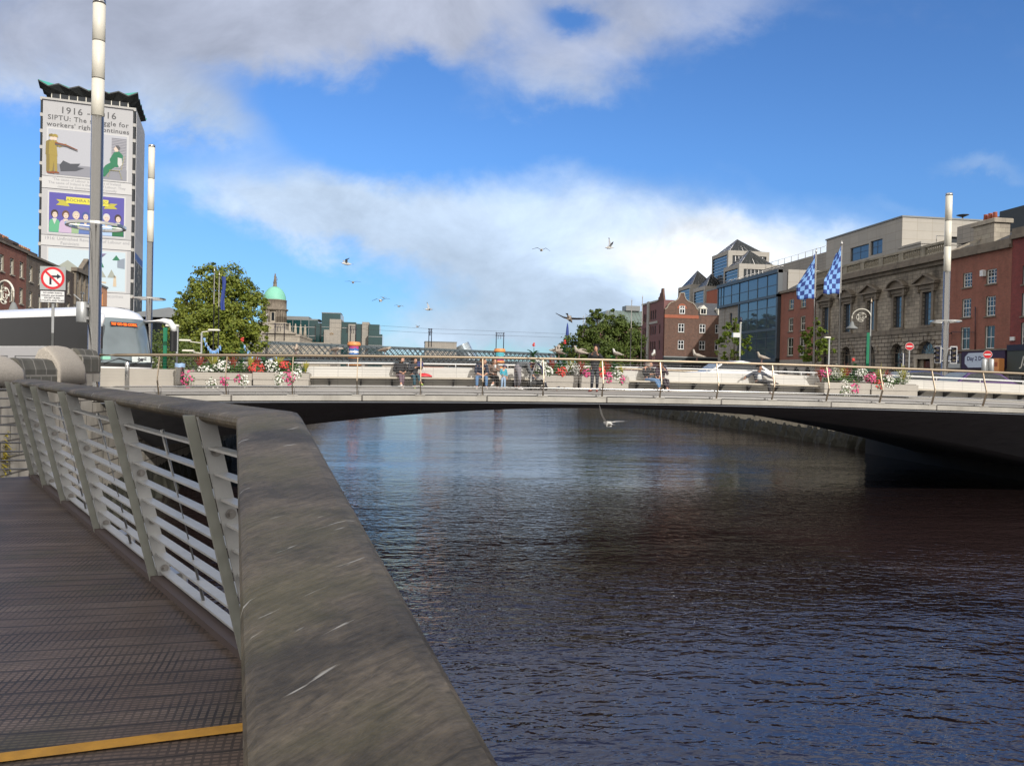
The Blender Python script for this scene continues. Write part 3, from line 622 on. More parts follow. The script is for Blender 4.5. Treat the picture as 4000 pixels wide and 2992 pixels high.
def trough(x0, x1, label):
    zb = deckz((x0+x1)/2, 30.4)+.07
    t = thing('flower_trough', label, 'planter', ((x0+x1)/2, 30.5, zb), 0, 'concrete flower troughs on the bridge'); w = (x1-x0)/2
    b = MB(); b.bbox((-w, -.36, 0), (w, .36, .22), .012); b.build('lower_box', M['conc_box'], t)
    b = MB(); b.bbox((-w-.02, -.39, .225), (w+.02, .38, .48), .012); b.build('upper_box', M['conc_box'], t)
    b = MB()
    for s_ in (-1, 1): b.box((s_*(w-.4)-.06, -.28, -.068), (s_*(w-.4)+.06, .3, 0))
    b.build('foot', M['darkgrey'], t)
    b = MB(); b.box((-w+.05, -.33, .481), (w-.05, .33, .50)); b.build('soil', pbr('soil', (.03, .02, .015), .95), t)
    return zb+.48
def px_x(px, Y=30.3): return atY(px, 1450, Y).x
def green(x0, x1, z, h, label, seed):
    t = thing('trough_greenery', label, 'greenery', ((x0+x1)/2, 30.5, z)); tag(t, kind='stuff'); leaves(int(420*(x1-x0)), (0, .05, h*.4), ((x1-x0)/2, .26, h*.62), .10, GRN_L, 'foliage', t, seed, .7); tag(t.children[0], kind='stuff')
T1 = trough(px_x(742), px_x(986), 'concrete flower trough nearest the litter bin, left of the pair')
T2 = trough(px_x(992), px_x(1208), 'concrete flower trough right of the pair near the litter bin')
T3 = trough(px_x(2085), px_x(2254), 'concrete flower trough beside the blue pushchair')
T4 = trough(px_x(2262), px_x(2452), 'concrete flower trough behind the man with the phone')
T5 = trough(px_x(3214), px_x(3392), 'white sunlit flower trough left of the pair at the south end')
T6 = trough(px_x(3398), px_x(3577), 'white sunlit flower trough at the south end with silver leaved plant')
green(px_x(750), px_x(986), T1, .42, 'green underplanting of the trough nearest the litter bin', 51); green(px_x(992), px_x(1200), T2, .42, 'green underplanting of the second left trough', 52); green(px_x(2090), px_x(2254), T3, .45, 'green underplanting of the trough beside the pushchair', 53)
green(px_x(2262), px_x(2445), T4, .40, 'green underplanting of the trough behind the man with the phone', 54); green(px_x(3225), px_x(3392), T5, .36, 'green underplanting of the left south trough', 55); green(px_x(3398), px_x(3565), T6, .32, 'green underplanting of the right south trough', 56)
def at_px(px, py): p = atY(px, py, 30.2); return p.x, p.z
k_ = 100
FL = [(735,1470,.22,'pink','magenta flowers hanging over the left end of the bin side trough',.7),(800,1450,.26,'white','white flowers above the hanging white trail in the bin side trough',0),(828,1490,.2,'white','long trail of white flowers hanging down the bin side trough',1.0),
 (880,1480,.16,'pink','small magenta clump hanging at the railing post of the bin side trough',.6),(860,1430,.24,'white','white daisies behind the striped leaves of the bin side trough',0),(935,1475,.15,'pink','little magenta clump right of the middle of the bin side trough',.5),
 (957,1480,.16,'white','white and green trail near the joint of the left troughs',.6),(1000,1440,.24,'red','reddish flowers just right of the joint of the left troughs',0),(1060,1430,.26,'white','white flowers in the middle of the second left trough',0),
 (1090,1475,.22,'white','white flowers spilling over the front of the second left trough',.3),(1130,1470,.22,'pink','pink flowers spilling over the front of the second left trough',.3),(1160,1460,.2,'white','white flowers at the right end of the second left trough',.2),(1110,1425,.16,'red','dark red flowers above the second left trough',0),
 (2110,1420,.26,'white','white flowers rising behind the blue pushchair',0),(2140,1450,.18,'white','small white flowers at the railing post right of the pushchair',.2),(2195,1452,.18,'red','coral red clump in the middle of the pushchair trough',.1),(2240,1440,.26,'white','bright white clump left of the man with the phone',.0),
 (2290,1455,.15,'pink','coral pink flowers against the left leg of the man with the phone',.2),(2345,1450,.2,'red','red flowers right of the man with the phone',.2),(2375,1470,.17,'pink','pink flowers hanging by the post right of the man with the phone',.4),(2410,1465,.2,'white','white speckled clump near the right end of the phone man trough',.2),(2430,1480,.14,'pink','pink trail at the right end of the phone man trough',.5),
 (3235,1455,.2,'pink','pink flowers at the left end of the south troughs',0),(3270,1450,.32,'silver','big silver leaved mound left of the middle of the south troughs',0),(3300,1510,.24,'white','white trail hanging down the left south trough',.6),(3336,1508,.18,'pink','vivid magenta trail hanging down the left south trough',.6),
 (3400,1475,.22,'pink','pink flowers at the joint of the south troughs',.1),(3430,1500,.16,'red','red flowers hanging at the joint of the south troughs',.4),(3375,1455,.2,'white','white flowers behind the joint of the south troughs',0),(3470,1490,.26,'white','white and green clump over the right south trough',.2),(3540,1470,.32,'silver','silver leaved mound on the right end of the south troughs',0)]
for px, py, r, col, lab, dr in FL:
    x, z = at_px(px, py); flower(x, z, r, col, lab, k_, 30.2 if dr else 30.36, dr); k_ += 7
for px, top, z0, col, lab in [(775,1385,T1,'red','red spiky plant at the left end of the bin side trough'),(830,1375,T1,'yellow','yellow striped spiky plant in the bin side trough'),(905,1380,T1,'red','red spiky plant behind the post of the bin side trough'),(975,1378,T1,'yellow','striped spiky plant at the joint of the left troughs'),(1000,1385,T2,'red','red brown spiky plant at the joint of the left troughs'),
  (1085,1380,T2,'yellow','yellow spiky plant in the middle of the second left trough'),(1190,1410,T2,'yellow','dry yellow grass at the right end of the second left trough'),(2160,1390,T3,'red','bronze spiky plant behind the post by the pushchair'),(2235,1400,T3,'yellow','striped spiky plant left of the man with the phone'),(2275,1405,T4,'red','red spiky plant at the left elbow of the man with the phone'),(2350,1395,T4,'yellow','yellow spiky plant right of the man with the phone'),(2380,1405,T4,'red','pink red spiky plant right of the man with the phone'),(2435,1425,T4,'yellow','dry yellow spiky plant at the right end of the phone man trough'),
  (3222,1425,T5,'red','red spiky plant at the left end of the south troughs'),(3308,1430,T5,'yellow','yellow spiky plant in the left south trough'),(3320,1420,T5,'red','coral spiky plant in the left south trough'),(3455,1425,T6,'yellow','yellow spiky plant in the right south trough'),(3485,1445,T6,'red','red spiky plant in the right south trough'),(3545,1425,T6,'yellow','yellow spikes behind the silver mound of the south troughs')]:
    x, z = at_px(px, top); spiky(x, z0, max(.35, (z-z0)*1.1), col, lab, k_); k_ += 7
for px, top, z0, lab, tp in [(860,1385,T1,'broad leaved plant in the middle of the bin side trough',None),(940,1325,T1,'tall canna with red flower head in the bin side trough',1),(1030,1385,T2,'broad leaved plant in the second left trough',None),(1140,1385,T2,'dark broad leaved plant near the right end of the second left trough',None),(2090,1345,T3,'tall canna with red bud beside the pushchair',1),(2212,1335,T3,'tall canna with red flower left of the gull on the handrail',1),(2190,1360,T3,'broad leaved canna in the pushchair trough',None),(2405,1380,T4,'broad leaved plant in the phone man trough',None),(3350,1405,T5,'broad leaved canna with red flower in the left south trough',1),(3425,1430,T6,'broad leaved plant in the right south trough',None)]:
    x, z = at_px(px, top); canna(x, z0, max(.4, z-z0), lab, k_, tp); k_ += 7

# litter bin, bollard
bx, by = -8.16, 30.35; bz = deckz(bx, by)
t = thing('litter_bin', 'round brushed steel litter bin with pale blue liner on the bridge footway', 'bin', (bx, by, bz))
MB().lathe([(.155, .1), (.155, .82), (.165, .83), (.165, .86), (.14, .86), (.14, .8)], n=20).build('body', M['steel'], t)
MB().tube([(0, 0, 0), (0, 0, .12)], .08, 12).build('foot', M['darkgrey'], t)
R = random.Random(3); b = MB(); rows = []
for i in range(5):
    rows.append([((.175+.012*sin(j*2.1+i)+R.uniform(-.004, .006))*cos(2*pi*j/24), (.175+.012*sin(j*2.1+i))*sin(2*pi*j/24), .76+.035*i+.012*sin(j*1.3)) for j in range(24)]); rows[-1].append(rows[-1][0])
b.grid(rows); b.build('liner', plain('blue_liner', (.30, .45, .68), .4), t)
t = thing('bollard', 'slim steel bollard in front of the coach', 'bollard', (-9.56, 29.0, QL))
MB().lathe([(.075, 0), (.075, 1.13), (.066, 1.15), (0, 1.152)], n=16).build('post', M['steel'], t)
MB().lathe([(.077, 1.0), (.077, 1.03)], n=16).build('band', M['steel_dull'], t)
# ------------------------------------------------------------------ buildings
class Facade(MB):
    """wall sheet with real openings; local x along the wall, y into the building, z up"""
    def wall(s, x0, x1, z0, z1, ops, depth=.22, mi=0, y=0, rev=1):
        xs = sorted({x0, x1, *[o[0] for o in ops], *[o[1] for o in ops]}); zs = sorted({z0, z1, *[o[2] for o in ops], *[o[3] for o in ops]})
        for i in range(len(xs)-1):
            for j in range(len(zs)-1):
                cx = (xs[i]+xs[i+1])/2; cz = (zs[j]+zs[j+1])/2
                if any(o[0] < cx < o[1] and o[2] < cz < o[3] for o in ops): continue
                s.quad((xs[i],y,zs[j]), (xs[i+1],y,zs[j]), (xs[i+1],y,zs[j+1]), (xs[i],y,zs[j+1]), mi=mi)
        for o in ops:
            a, b, c, d = o[:4]; Y = y+depth
            s.quad((a,y,c), (b,y,c), (b,Y,c), (a,Y,c), mi=rev); s.quad((a,y,c), (a,Y,c), (a,Y,d), (a,y,d), mi=rev); s.quad((b,y,c), (b,y,d), (b,Y,d), (b,Y,c), mi=rev)
            if len(o) > 4 and o[4] == 'arch':
                r = (b-a)/2; m = (a+b)/2; N = 12; zc = d-r
                arc = [(m-r*cos(pi*k/N), zc+r*sin(pi*k/N)) for k in range(N+1)]
                for k in range(N):
                    (xa, za), (xb, zb) = arc[k], arc[k+1]
                    s.quad((xa,y,za), (xb,y,zb), (xb,y,d), (xa,y,d), mi=mi); s.quad((xa,y,za), (xa,Y,za), (xb,Y,zb), (xb,y,zb), mi=rev)
            else: s.quad((a,y,d), (a,Y,d), (b,Y,d), (b,y,d), mi=rev)
        return s
WCACHE = {}
def window(parent, x, z, w, h, style='sash', y=.16, frame='white', pane='glass', sill=True, sillm='trim_stone', arch=False):
    """a window part (frame and glazing bars) with pane and sill as sub-parts"""
    tk = .15 if parent.get('category') == 'building' and parent.name.startswith('gabled') else .10; bw_ = 1.0 if tk < .12 else 2.2
    key = (tk, round(w, 1), round(h, 1), style, frame, pane, sill, sillm, arch)
    if key not in WCACHE:
        w_, h_ = w, h; f = MB(); t_ = tk
        f.box((0, -.03, 0), (t_, .04, h_)); f.box((w_-t_, -.03, 0), (w_, .04, h_)); f.box((t_, -.03, 0), (w_-t_, .04, t_)); 
        if not arch: f.box((t_, -.03, h_-t_), (w_-t_, .04, h_))
        if style in ('sash', 'sash12', 'sash18'):
            f.box((t_, -.025, h_*.48), (w_-t_, .035, h_*.48+.07)); nx = 3 if style != 'sash' else 2; nz = {'sash': 1, 'sash12': 2, 'sash18': 3}[style]
            for i in range(1, nx): f.box((w_*i/nx-.022, -.02, t_), (w_*i/nx+.022, .025, h_-t_))
            for a_, b_ in ((0, h_*.48), (h_*.48, h_)):
                for j in range(1, nz): zz = a_+(b_-a_)*j/nz+.03; f.box((t_, -.02, zz-.02), (w_-t_, .025, zz+.02))
        elif style == 'cross':
            f.box((w_/2-.03*bw_, -.02, t_), (w_/2+.03*bw_, .03, h_-t_)); f.box((t_, -.02, h_*.55), (w_-t_, .03, h_*.55+.05*bw_))
        if arch:
            N = 12; r = w_/2; zc = h_-r
            for k in range(N):
                a0, a1 = pi*k/N, pi*(k+1)/N
                f.bar((r-(r-.04)*cos(a0), 0, zc+(r-.04)*sin(a0)), (r-(r-.04)*cos(a1), 0, zc+(r-.04)*sin(a1)), .07, .07, up=(0, 1, 0))
            for k in range(1, 6): a0 = pi*k/6; f.bar((r-.2*r*cos(a0), 0, zc+.2*r*sin(a0)), (r-.95*r*cos(a0), 0, zc+.95*r*sin(a0)), .03, .03, up=(0, 1, 0))
            f.box((t_, -.025, zc-.05), (w_-t_, .035, zc+.04))
        WCACHE[key] = [f, None]
        fo = f.build('window', M[frame], parent); po = MB()
        if arch: 
            r = w_/2; zc = h_-r; po.add([(0, .02, 0)]+[(w_, .02, 0)]+[(r+r*cos(pi*k/12), .02, zc+r*sin(pi*k/12)) for k in range(13)], [tuple(range(15))])
        else: po.quad((0, .02, 0), (w_, .02, 0), (w_, .02, h_), (0, .02, h_))
        po.build('pane', M[pane], fo)
        if sill: MB().box((-.12, -.28, -.14), (w_+.12, .04, -.001)).build('sill', M[sillm], fo)
        WCACHE[key] = fo; o = fo
    else: o = copy_tree(WCACHE[key], parent)
    o.location = (x, y, z); return o
def shell(b, L, D, z0, z1, mi=0, top=True, front=False):       # the three plain sides and the roof slab behind a facade
    b.quad((0, 0, z0), (0, D, z0), (0, D, z1), (0, 0, z1), mi=mi); b.quad((L, 0, z0), (L, D, z0), (L, D, z1), (L, 0, z1), mi=mi); b.quad((0, D, z0), (L, D, z0), (L, D, z1), (0, D, z1), mi=mi)
    if top: b.quad((0, 0, z1), (L, 0, z1), (L, D, z1), (0, D, z1), mi=mi)
    if front: b.quad((0, 0, z0), (L, 0, z0), (L, 0, z1), (0, 0, z1), mi=mi)
    return b
B0 = .3
def right(name, label, y_far, cat='building', X=56): return thing(name, label, cat, (X, y_far, 0), -pi/2)

# --- brick house with the two shops (74 .. 65.7)
h = right('brick_townhouse', 'red brick townhouse with six sash windows above the purple shop front', 74.05)
L = 8.35; wins = [(2.0, 3.25, 11.2, 12.65), (5.2, 6.5, 11.2, 12.6), (1.95, 3.2, 8.2, 10.05), (5.2, 6.45, 8.1, 10.0), (1.9, 3.15, 4.95, 7.2), (5.2, 6.45, 4.95, 7.15)]
shopops = [(.5, 2.6, B0+.1, 2.9), (3.2, 5.0, B0+.1, 2.9), (5.6, 7.8, B0+.1, 2.9)]
b = Facade(); b.wall(0, L, 3.2, 14.3, wins); b.wall(0, L, B0, 3.2, shopops, mi=1); shell(b, L, 11, B0, 14.3); b.build('wall', [M['brick_red'], M['trim_stone']], h)
for i, (a, c, d, e) in enumerate(wins): window(h, a, d, c-a, e-d, 'sash12' if i < 4 else 'sash')
for a, c, d, e in shopops: window(h, a, d, c-a, e-d, 'plain', frame='darkgrey', sill=False)
MB().box((-.05, -.35, 14.3), (L, .6, 14.62)).box((-.02, -.12, 14.62), (L, .45, 15.2)).build('cornice', M['trim_stone'], h)
b = MB(); b.add([(0,.4,14.7),(L,.4,14.7),(L,6,17.2),(0,6,17.2),(L,11,14.7),(0,11,14.7)], [(0,1,2,3),(3,2,4,5),(0,3,5),(1,4,2)]); ro = b.build('roof', M['slate'], h)
b = MB(); b.box((-1.0, 3.4, 14.4), (1.9, 5.2, 18.0)); b.bbox((-1.25, 3.2, 18.0), (2.15, 5.4, 18.45), .05); b.build('chimney', M['portland'], ro)
for i in range(3): MB().lathe([(.24, 0), (.2, .75), (.23, .8)], (-.3+.65*i, 4.2, 18.45), 10).build('chimney_pot', plain('terracotta', (.38, .11, .07)), ro)
b = MB(); b.add([(-1.9,.3,14.9),(-1.75,.3,14.9),(1.2,5.4,17.6),(1.05,5.4,17.6),(-1.9,.3,15.1),(-1.75,.3,15.1),(1.2,5.4,17.85),(1.05,5.4,17.85)], [(0,1,2,3),(4,7,6,5),(0,4,5,1),(3,2,6,7),(0,3,7,4),(1,5,6,2)]); b.build('verge', M['portland'], ro)
MB().box((.1, -.22, 3.0), (2.3, -.01, 4.6)).build('shop_sign', plain('sign_brown_grey', (.10, .095, .09)), h)
pl_ = plain('sign_blue', (.02, .08, .30)); o = MB().box((.25, -.26, 3.75), (1.95, -.221, 4.35)).build('sign_panel', pl_, h)
text('sign_text', 'CENTRE', .5, M['white'], h, face_m(1.1, -.265, 4.07), bold=.015)
o = MB().box((.1, -.25, 3.1), (2.2, -.221, 3.55)).build('lower_panel', plain('pale_sign', (.40, .42, .42)), h)
MB().box((2.38, -.24, 3.0), (8.1, -.01, 4.75)).build('shop_fascia', plain('fascia_purple', (.035, .022, .06)), h)
b = MB(); oc = [(1.95*cos(t_), .72*sin(t_)) for t_ in [pi*(2*k+1)/16 for k in range(16)]]
oc = [(4.45+max(-1.55, min(1.55, x*1.0))*1.0, 3.85+z) for x, z in [(1.55*sx*(1 if abs(sz) < .5 else .72), .72*sz) for sx, sz in ((1,-.45),(1,.45),(.95,1),(-.95,1),(-1,.45),(-1,-.45),(-.95,-1),(.95,-1))]]
b.prism(oc, lambda x, z, y: (x, y, z), -.28, -.241); b.build('sign_panel', plain('sign_pale_blue', (.52, .60, .72)), h)
text('sign_text', 'Day 2 Day', .58, plain('sign_navy', (.02, .02, .10)), h, face_m(4.45, -.285, 4.0), bold=.012)
MB().box((-.1, -.3, 4.76), (L, -.005, 4.9)).build('shop_cornice', M['trim_stone'], h)
b = MB(); b.bbox((6.9, -1.0, 2.6), (8.25, -.35, 3.95), .05); o = b.build('hanging_sign', M['orange'], h)
MB().box((7.0, -1.02, 3.2), (8.1, -1.001, 3.6)).build('sign_band', plain('sign_rust', (.35, .09, .03)), o)
tag(MB().bbox((.0, -.4, -.3), (.45, 0, .3), .04).build('alarm_box', M['white'], None, loc=(55.98, 69.3, 12.3)), 'small white alarm box beside the top right sash of the brick townhouse', 'alarm box').rotation_euler = (0, 0, -pi/2)
b = MB(); b.tube([(0, 0, 0), (0, -.1, 4.2)], .05, 6); b.bar((0, -.1, 1.7), (-3.0, -.3, 1.9), .05, .05); b.tube([(-3.0,-.3,1.75),(-3.5,-.5,1.7)], [.08,.2], 8)
o = b.build('wall_lamp', M['sign_black'], None, loc=(55.9, 70.0, 4.9)); o.rotation_euler = (0, 0, -pi/2); tag(o, 'dark bracket lamp fixed between the lower sashes of the brick townhouse', 'wall lamp')
# --- deep red house at the edge
h = right('brick_townhouse', 'deep red brick house with dark roof storey at the right edge of the view', 65.68)
L = 12; wins = [(1.3+3.2*i, 2.6+3.2*i, z, z+hh) for i in range(3) for z, hh in ((10.7, 1.7), (7.8, 2.1), (4.7, 2.5))]
b = Facade(); b.wall(0, L, 3.2, 15.0, wins); b.wall(0, L, B0, 3.2, [(1.5, 6, B0+.1, 2.7)], mi=1); shell(b, L, 11, B0, 15.0); b.build('wall', [M['brick_deep'], M['darkgrey']], h)
for a, c, d, e in wins: window(h, a, d, c-a, e-d, 'sash12')
window(h, 1.5, B0+.1, 4.5, 2.3, 'plain', frame='darkgrey', sill=False)
MB().box((0, -.35, 15.0), (L, .6, 15.35)).box((0, -.12, 15.35), (L, .45, 16.0)).build('cornice', M['trim_stone'], h)
MB().box((.02, -.25, 2.75), (L, -.01, 4.65)).build('shop_fascia', plain('fascia_grey_green', (.05, .06, .055)), h)
text('sign_text', 'Jaff', 1.25, M['offwhite'], h, face_m(2.35, -.26, 3.65), shear=.25)
MB().box((-.0, -.3, 4.66), (L, -.005, 5.2)).build('shop_cornice', M['sign_black'], h)
MB().box((.15, -.15, 5.6), (.65, -.005, 5.95)).build('alarm_box', M['white'], h)
# --- stone hall with balustrade (100.4 .. 74.08)
h = right('stone_hall', 'soot darkened stone hall with pedimented windows and roof balustrade', 100.4)
L = 26.3; up = []; lo = []
for i in range(5):
    cx = 100.4-(97.8, 92.7, 87.6, 82.4, 77.4)[i] ; up.append((cx-.75, cx+.75, 7.75, 11.35))
    if i in (4,): lo.append((cx-1.45, cx+1.45, B0, 6.05, 'arch'))
    else: lo.append((cx-1.05, cx+1.05, .9, 5.95, 'arch'))
b = Facade(); b.wall(0, L, 7.5, 14.2, up, .3); b.wall(0, L, B0, 7.0, lo, .45, mi=1); shell(b, L, 12, B0, 14.2)
b.box((0, -.15, 7.0), (L, .2, 7.5), mi=2); b.build('wall', [M['ashlar'], M['rustic'], M['trim_stone']], h)
for i, (a, c, d, e) in enumerate(up):
    w_ = window(h, a, d, c-a, e-d, 'sash18', .25, 'darkgrey', 'glass_blue', sill=False)
    s = MB(); cx = (a+c)/2
    s.box((a-.35, -.14, d), (a-.002, 0, e+.3)); s.box((c+.002, -.14, d), (c+.35, 0, e+.3)); s.box((a, -.14, e+.002), (c, 0, e+.3)); s.box((a-.5, -.2, d-.24), (c+.5, 0, d-.01))
    s.box((a-.75, -.4, e+.75), (a-.36, 0, e+.0)); s.box((c+.36, -.4, e), (c+.75, 0, e+.75)); s.box((a-.9, -.3, e+.32), (c+.9, 0, e+.72)); s.box((a-1.15, -.65, e+.76), (c+1.15, 0, e+.95))
    if i % 2 == 0:
        s.prism([(a-1.15, e+.96), (c+1.15, e+.96), (cx, e+1.85)], lambda x, z, y: (x, y, z), -.3, 0)
        s.bar((a-1.25, -.33, e+1.0), (cx, -.33, e+1.88), .66, .16); s.bar((c+1.25, -.33, e+1.0), (cx, -.33, e+1.88), .66, .16)
    else:
        arc = [(cx-2.1*sin(rad(-58+116*k/12))*-1*.9, e+.96+(cos(rad(-58+116*k/12))-cos(rad(58)))*1.75) for k in range(13)]
        s.prism(arc, lambda x, z, y: (x, y, z), -.3, 0)
        for k in range(12): s.bar((arc[k][0], -.33, arc[k][1]+.05), (arc[k+1][0], -.33, arc[k+1][1]+.05), .66, .16)
    s.build('window_surround', M['trim_stone'], h)
for i, o in enumerate(lo):
    a, c, d, e = o[:4]
    if i == 4:
        door = MB(); door.box((a+.75, .30, B0), (c-.75, .38, 3.9)); 
        for q in (0, 1): 
            for zz in (B0+.3, 1.9, 3.1): x_ = a+.85+q*.72; door.box((x_, .26, zz), (x_+.55, .30, zz+(1.3 if zz < 3 else .6)))
        dd = door.build('door', plain('door_brown', (.11, .035, .02), .4), h)
        s = MB(); s.box((a, .2, B0), (a+.7, .5, 4.1)); s.box((c-.7, .2, B0), (c, .5, 4.1)); s.box((a-.2, -.3, 4.1), (c+.2, .45, 4.6)); s.tube([(a+.1, -.2, B0), (a+.1, -.2, 4.1)], .26, 12); s.tube([(c-.1, -.2, B0), (c-.1, -.2, 4.1)], .26, 12)
        s.build('door_case', M['portland'], h); window(h, a, 4.6, c-a, e-4.6, 'plain', .4, 'trim_stone', 'glass_blue', False, arch=True)
    else: window(h, a, d, c-a, e-d, 'cross', .4, 'brick_grey', 'glass', False, arch=True)
    s = MB(); r = (c-a)/2; m_ = (a+c)/2; zc = e-r
    for k in range(9):
        a0 = pi*(k+.06)/9; a1 = pi*(k+.94)/9; r1 = r+.62 if k != 4 else r+.85
        s.prism([(m_-r*cos(a0), zc+r*sin(a0)), (m_-r1*cos(a0), zc+r1*sin(a0)), (m_-r1*cos(a1), zc+r1*sin(a1)), (m_-r*cos(a1), zc+r*sin(a1))], lambda x, z, y: (x, y, z), -.12, 0)
    s.build('arch_ring', M['rustic'], h)
s = MB(); s.box((0, -.3, 14.0), (L, 0, 14.4)); s.box((0, -.75, 14.4), (L, .4, 14.8)); s.box((0, -.45, 14.8), (L, .4, 15.15)); s.build('cornice', M['trim_stone'], h)
bl = MB(); bl.box((0, -.4, 15.15), (L, 0, 15.3)); bl.box((0, -.42, 16.1), (L, .05, 16.35)); 
for i in range(8): x = L*i/7; bl.box((max(0, x-.4), -.38, 15.3), (min(L, x+.4), 0, 16.1))
ba = bl.build('balustrade', M['bal_stone'], h)
s = MB().lathe([(.13, 15.3), (.075, 15.38), (.15, 15.58), (.07, 15.95), (.13, 16.1)], (0, -.2, 0), 8).build('baluster', M['bal_stone'], ba)
for i in range(7):
    for k in range(9):
        o = s if i+k == 0 else s.copy(); o.location = (L*i/7+.4+(L/7-.8)*(k+.5)/9, 0, 0)
        if i+k: COL.objects.link(o); o.parent = ba
# --- brick house by the glass block (110.5 .. 100.42)
h = right('brick_townhouse', 'red brick townhouse between the blue glass block and the stone hall', 110.5)
L = 10.05; wins = [(2.5, 3.85, 11.85, 13.3), (5.95, 7.3, 11.85, 13.3), (2.5, 3.85, 8.6, 10.6), (5.95, 7.3, 8.6, 10.6), (2.3, 4.0, 5.1, 7.7), (5.8, 7.5, 5.1, 7.7)]
gr = [(1.0, 2.6, B0+.2, 3.4, 'arch'), (4.1, 6.0, B0+.2, 3.4, 'arch'), (7.4, 9, B0+.2, 3.4, 'arch')]
b = Facade(); b.wall(0, L, 4.5, 14.4, wins); b.wall(0, L, B0, 4.5, gr, mi=1); shell(b, L, 11, B0, 14.4); b.build('wall', [M['brick_red'], M['beige_grey']], h)
for i, (a, c, d, e) in enumerate(wins): window(h, a, d, c-a, e-d, 'sash', frame='offwhite')
for a, c, d, e, _ in gr: window(h, a, d, c-a, e-d, 'plain', .18, 'darkgrey', sill=False, arch=True)
MB().box((0, -.3, 14.4), (L, .5, 14.75)).build('cornice', M['trim_stone'], h)
b = MB(); b.add([(0,.3,14.76),(L,.3,14.76),(L,5,17.2),(0,5,17.2),(L,11,14.7),(0,11,14.7)], [(0,1,2,3),(3,2,4,5),(0,3,5),(1,4,2)]); b.build('roof', M['slate'], h)
# --- blue glass block (133.6 .. 110.6)
h = right('glass_office', 'office block with blue glass curtain wall in dark grey frames', 133.6)
L = 23; b = MB(); b.box((0, .25, B0), (L, 7, 17.7)); b.build('core', M['darkgrey'], h)
b = Facade(); b.wall(2.6, 9.0, 4.6, 14.0, [(4.6, 5.6, 10.9, 12.9)], .25); b.build('stone_panel', M['beige_grey'], h)
window(h, 4.6, 10.9, 1.0, 2.0, 'plain', .2, 'darkgrey', 'glass_blue', False)
b = MB(); b.box((0, -.5, 14.0), (L, .24, 14.4)); b.box((0, -.6, 17.6), (L, .24, 18.15)); b.box((22.5, -.5, B0+4.4), (L, .24, 18.1)); b.box((0, -.4, 14.4), (.2, .2, 17.6)); b.box((9.0, -.4, 9.0), (22.5, .24, 9.35)); b.box((8.9, -.42, 4.6), (9.25, .24, 14)); b.box((9.0, -.4, 4.2), (22.5, .24, 4.75)); b.build('frame', plain('curtain_frame', (.055, .065, .075), .45), h)
def curtain(x0, x1, z0, z1, cols, rows, name='curtain_wall', y=-.3, mat='glass_blue'):
    f = MB(); g = MB()
    for i in range(cols+1): x = x0+(x1-x0)*i/cols; f.box((x-.06, y-.06, z0), (x+.06, y+.05, z1))
    for q in rows: z = z0+(z1-z0)*q; f.box((x0, y-.05, z-.05), (x1, y+.045, z+.05))
    o = f.build(name, M['curtain_frame'], h)
    R = random.Random(int(x0*7+z0))
    for i in range(cols):
        for j in range(len(rows)-1):
            xa, xb = x0+(x1-x0)*i/cols, x0+(x1-x0)*(i+1)/cols; za, zb = z0+(z1-z0)*rows[j], z0+(z1-z0)*rows[j+1]; t1, t2 = R.uniform(-.012, .012), R.uniform(-.008, .008)
            g.quad((xa, y+t1, za), (xb, y-t1, za), (xb, y-t1+t2, zb), (xa, y+t1+t2, zb))
    g.build('pane', M[mat], o, recalc=False)
curtain(.2, 2.6, 14.4, 17.6, 2, (0, .46, 1)); curtain(2.6, 9.1, 14.4, 17.6, 2, (0, .46, 1)); curtain(9.1, 22.5, 14.4, 17.6, 4, (0, .46, 1))
curtain(9.25, 22.5, 9.35, 14.0, 4, (0, .35, .7, 1)); curtain(9.25, 22.5, 4.75, 9.0, 4, (0, .35, .75, 1))
b = MB(); b.box((0, -.05, B0), (2.55, .24, 14.0)); b.box((2.6, -.06, B0), (22.5, .24, 4.15)); b.build('grey_wall', M['beige_grey'], h)
b = MB()
for i in range(10): b.bar((1.5+2.2*i, .1, 18.15), (2.2+2.2*i, .5, 18.7), .06, .06)
b.tube([(.5, .5, 18.7), (22.5, .5, 18.7)], .05, 6); b.build('roof_rail', M['steel_dull'], h)
b = MB(); b.box((22.55, 1, 14.5), (23.2, 6.9, 18.1)); b.box((23.0, 4, 14.6), (23.15, 7, 18.0)); b.build('end_panel', M['beige'], h)

# --- brown brick house with curled gable, set further down the quay
h = thing('gabled_house', 'brown brick corner house with curled white edged gable and ground floor coffee shop', 'building', (56, 163, 0), 0)
GW = 7.6; L = 12.6
wins = [(3.1, 4.5, 11.4, 13.35), (8.0, 9.4, 11.4, 13.35), (11.6, 13.0, 11.4, 13.35), (3.1, 4.5, 7.7, 9.7), (8.0, 9.4, 7.7, 9.7), (11.6, 13.0, 7.7, 9.7)]
L = 14.5
b = Facade(); b.wall(0, GW, 5.9, 15.2, [w for w in wins if w[1] < GW]); b.wall(GW, L, 5.9, 15.2, [w for w in wins if w[0] > GW], y=.25)
b.quad((GW, 0, B0), (GW, .25, B0), (GW, .25, 15.2), (GW, 0, 15.2)); b.quad((L, .25, B0), (L, 14, B0), (L, 14, 15.2), (L, .25, 15.2)); b.quad((0, 14, B0), (L, 14, B0), (L, 14, 15.2), (0, 14, 15.2))
b.wall(0, L, B0, 5.9, [(.7, 6.8, B0+.2, 4.4), (8.2, 14, B0+.2, 4.4)], mi=1, y=.02)
gp = [(0,15.2),(.05,16.3),(.5,16.6),(.75,17.2),(1.3,17.75),(2.3,18.1),(2.9,18.5),(3.25,19.3),(3.3,19.9),(4.3,19.9),(4.35,19.3),(4.7,18.5),(5.3,18.1),(6.3,17.75),(6.85,17.2),(7.1,16.6),(7.55,16.3),(7.6,15.2)]
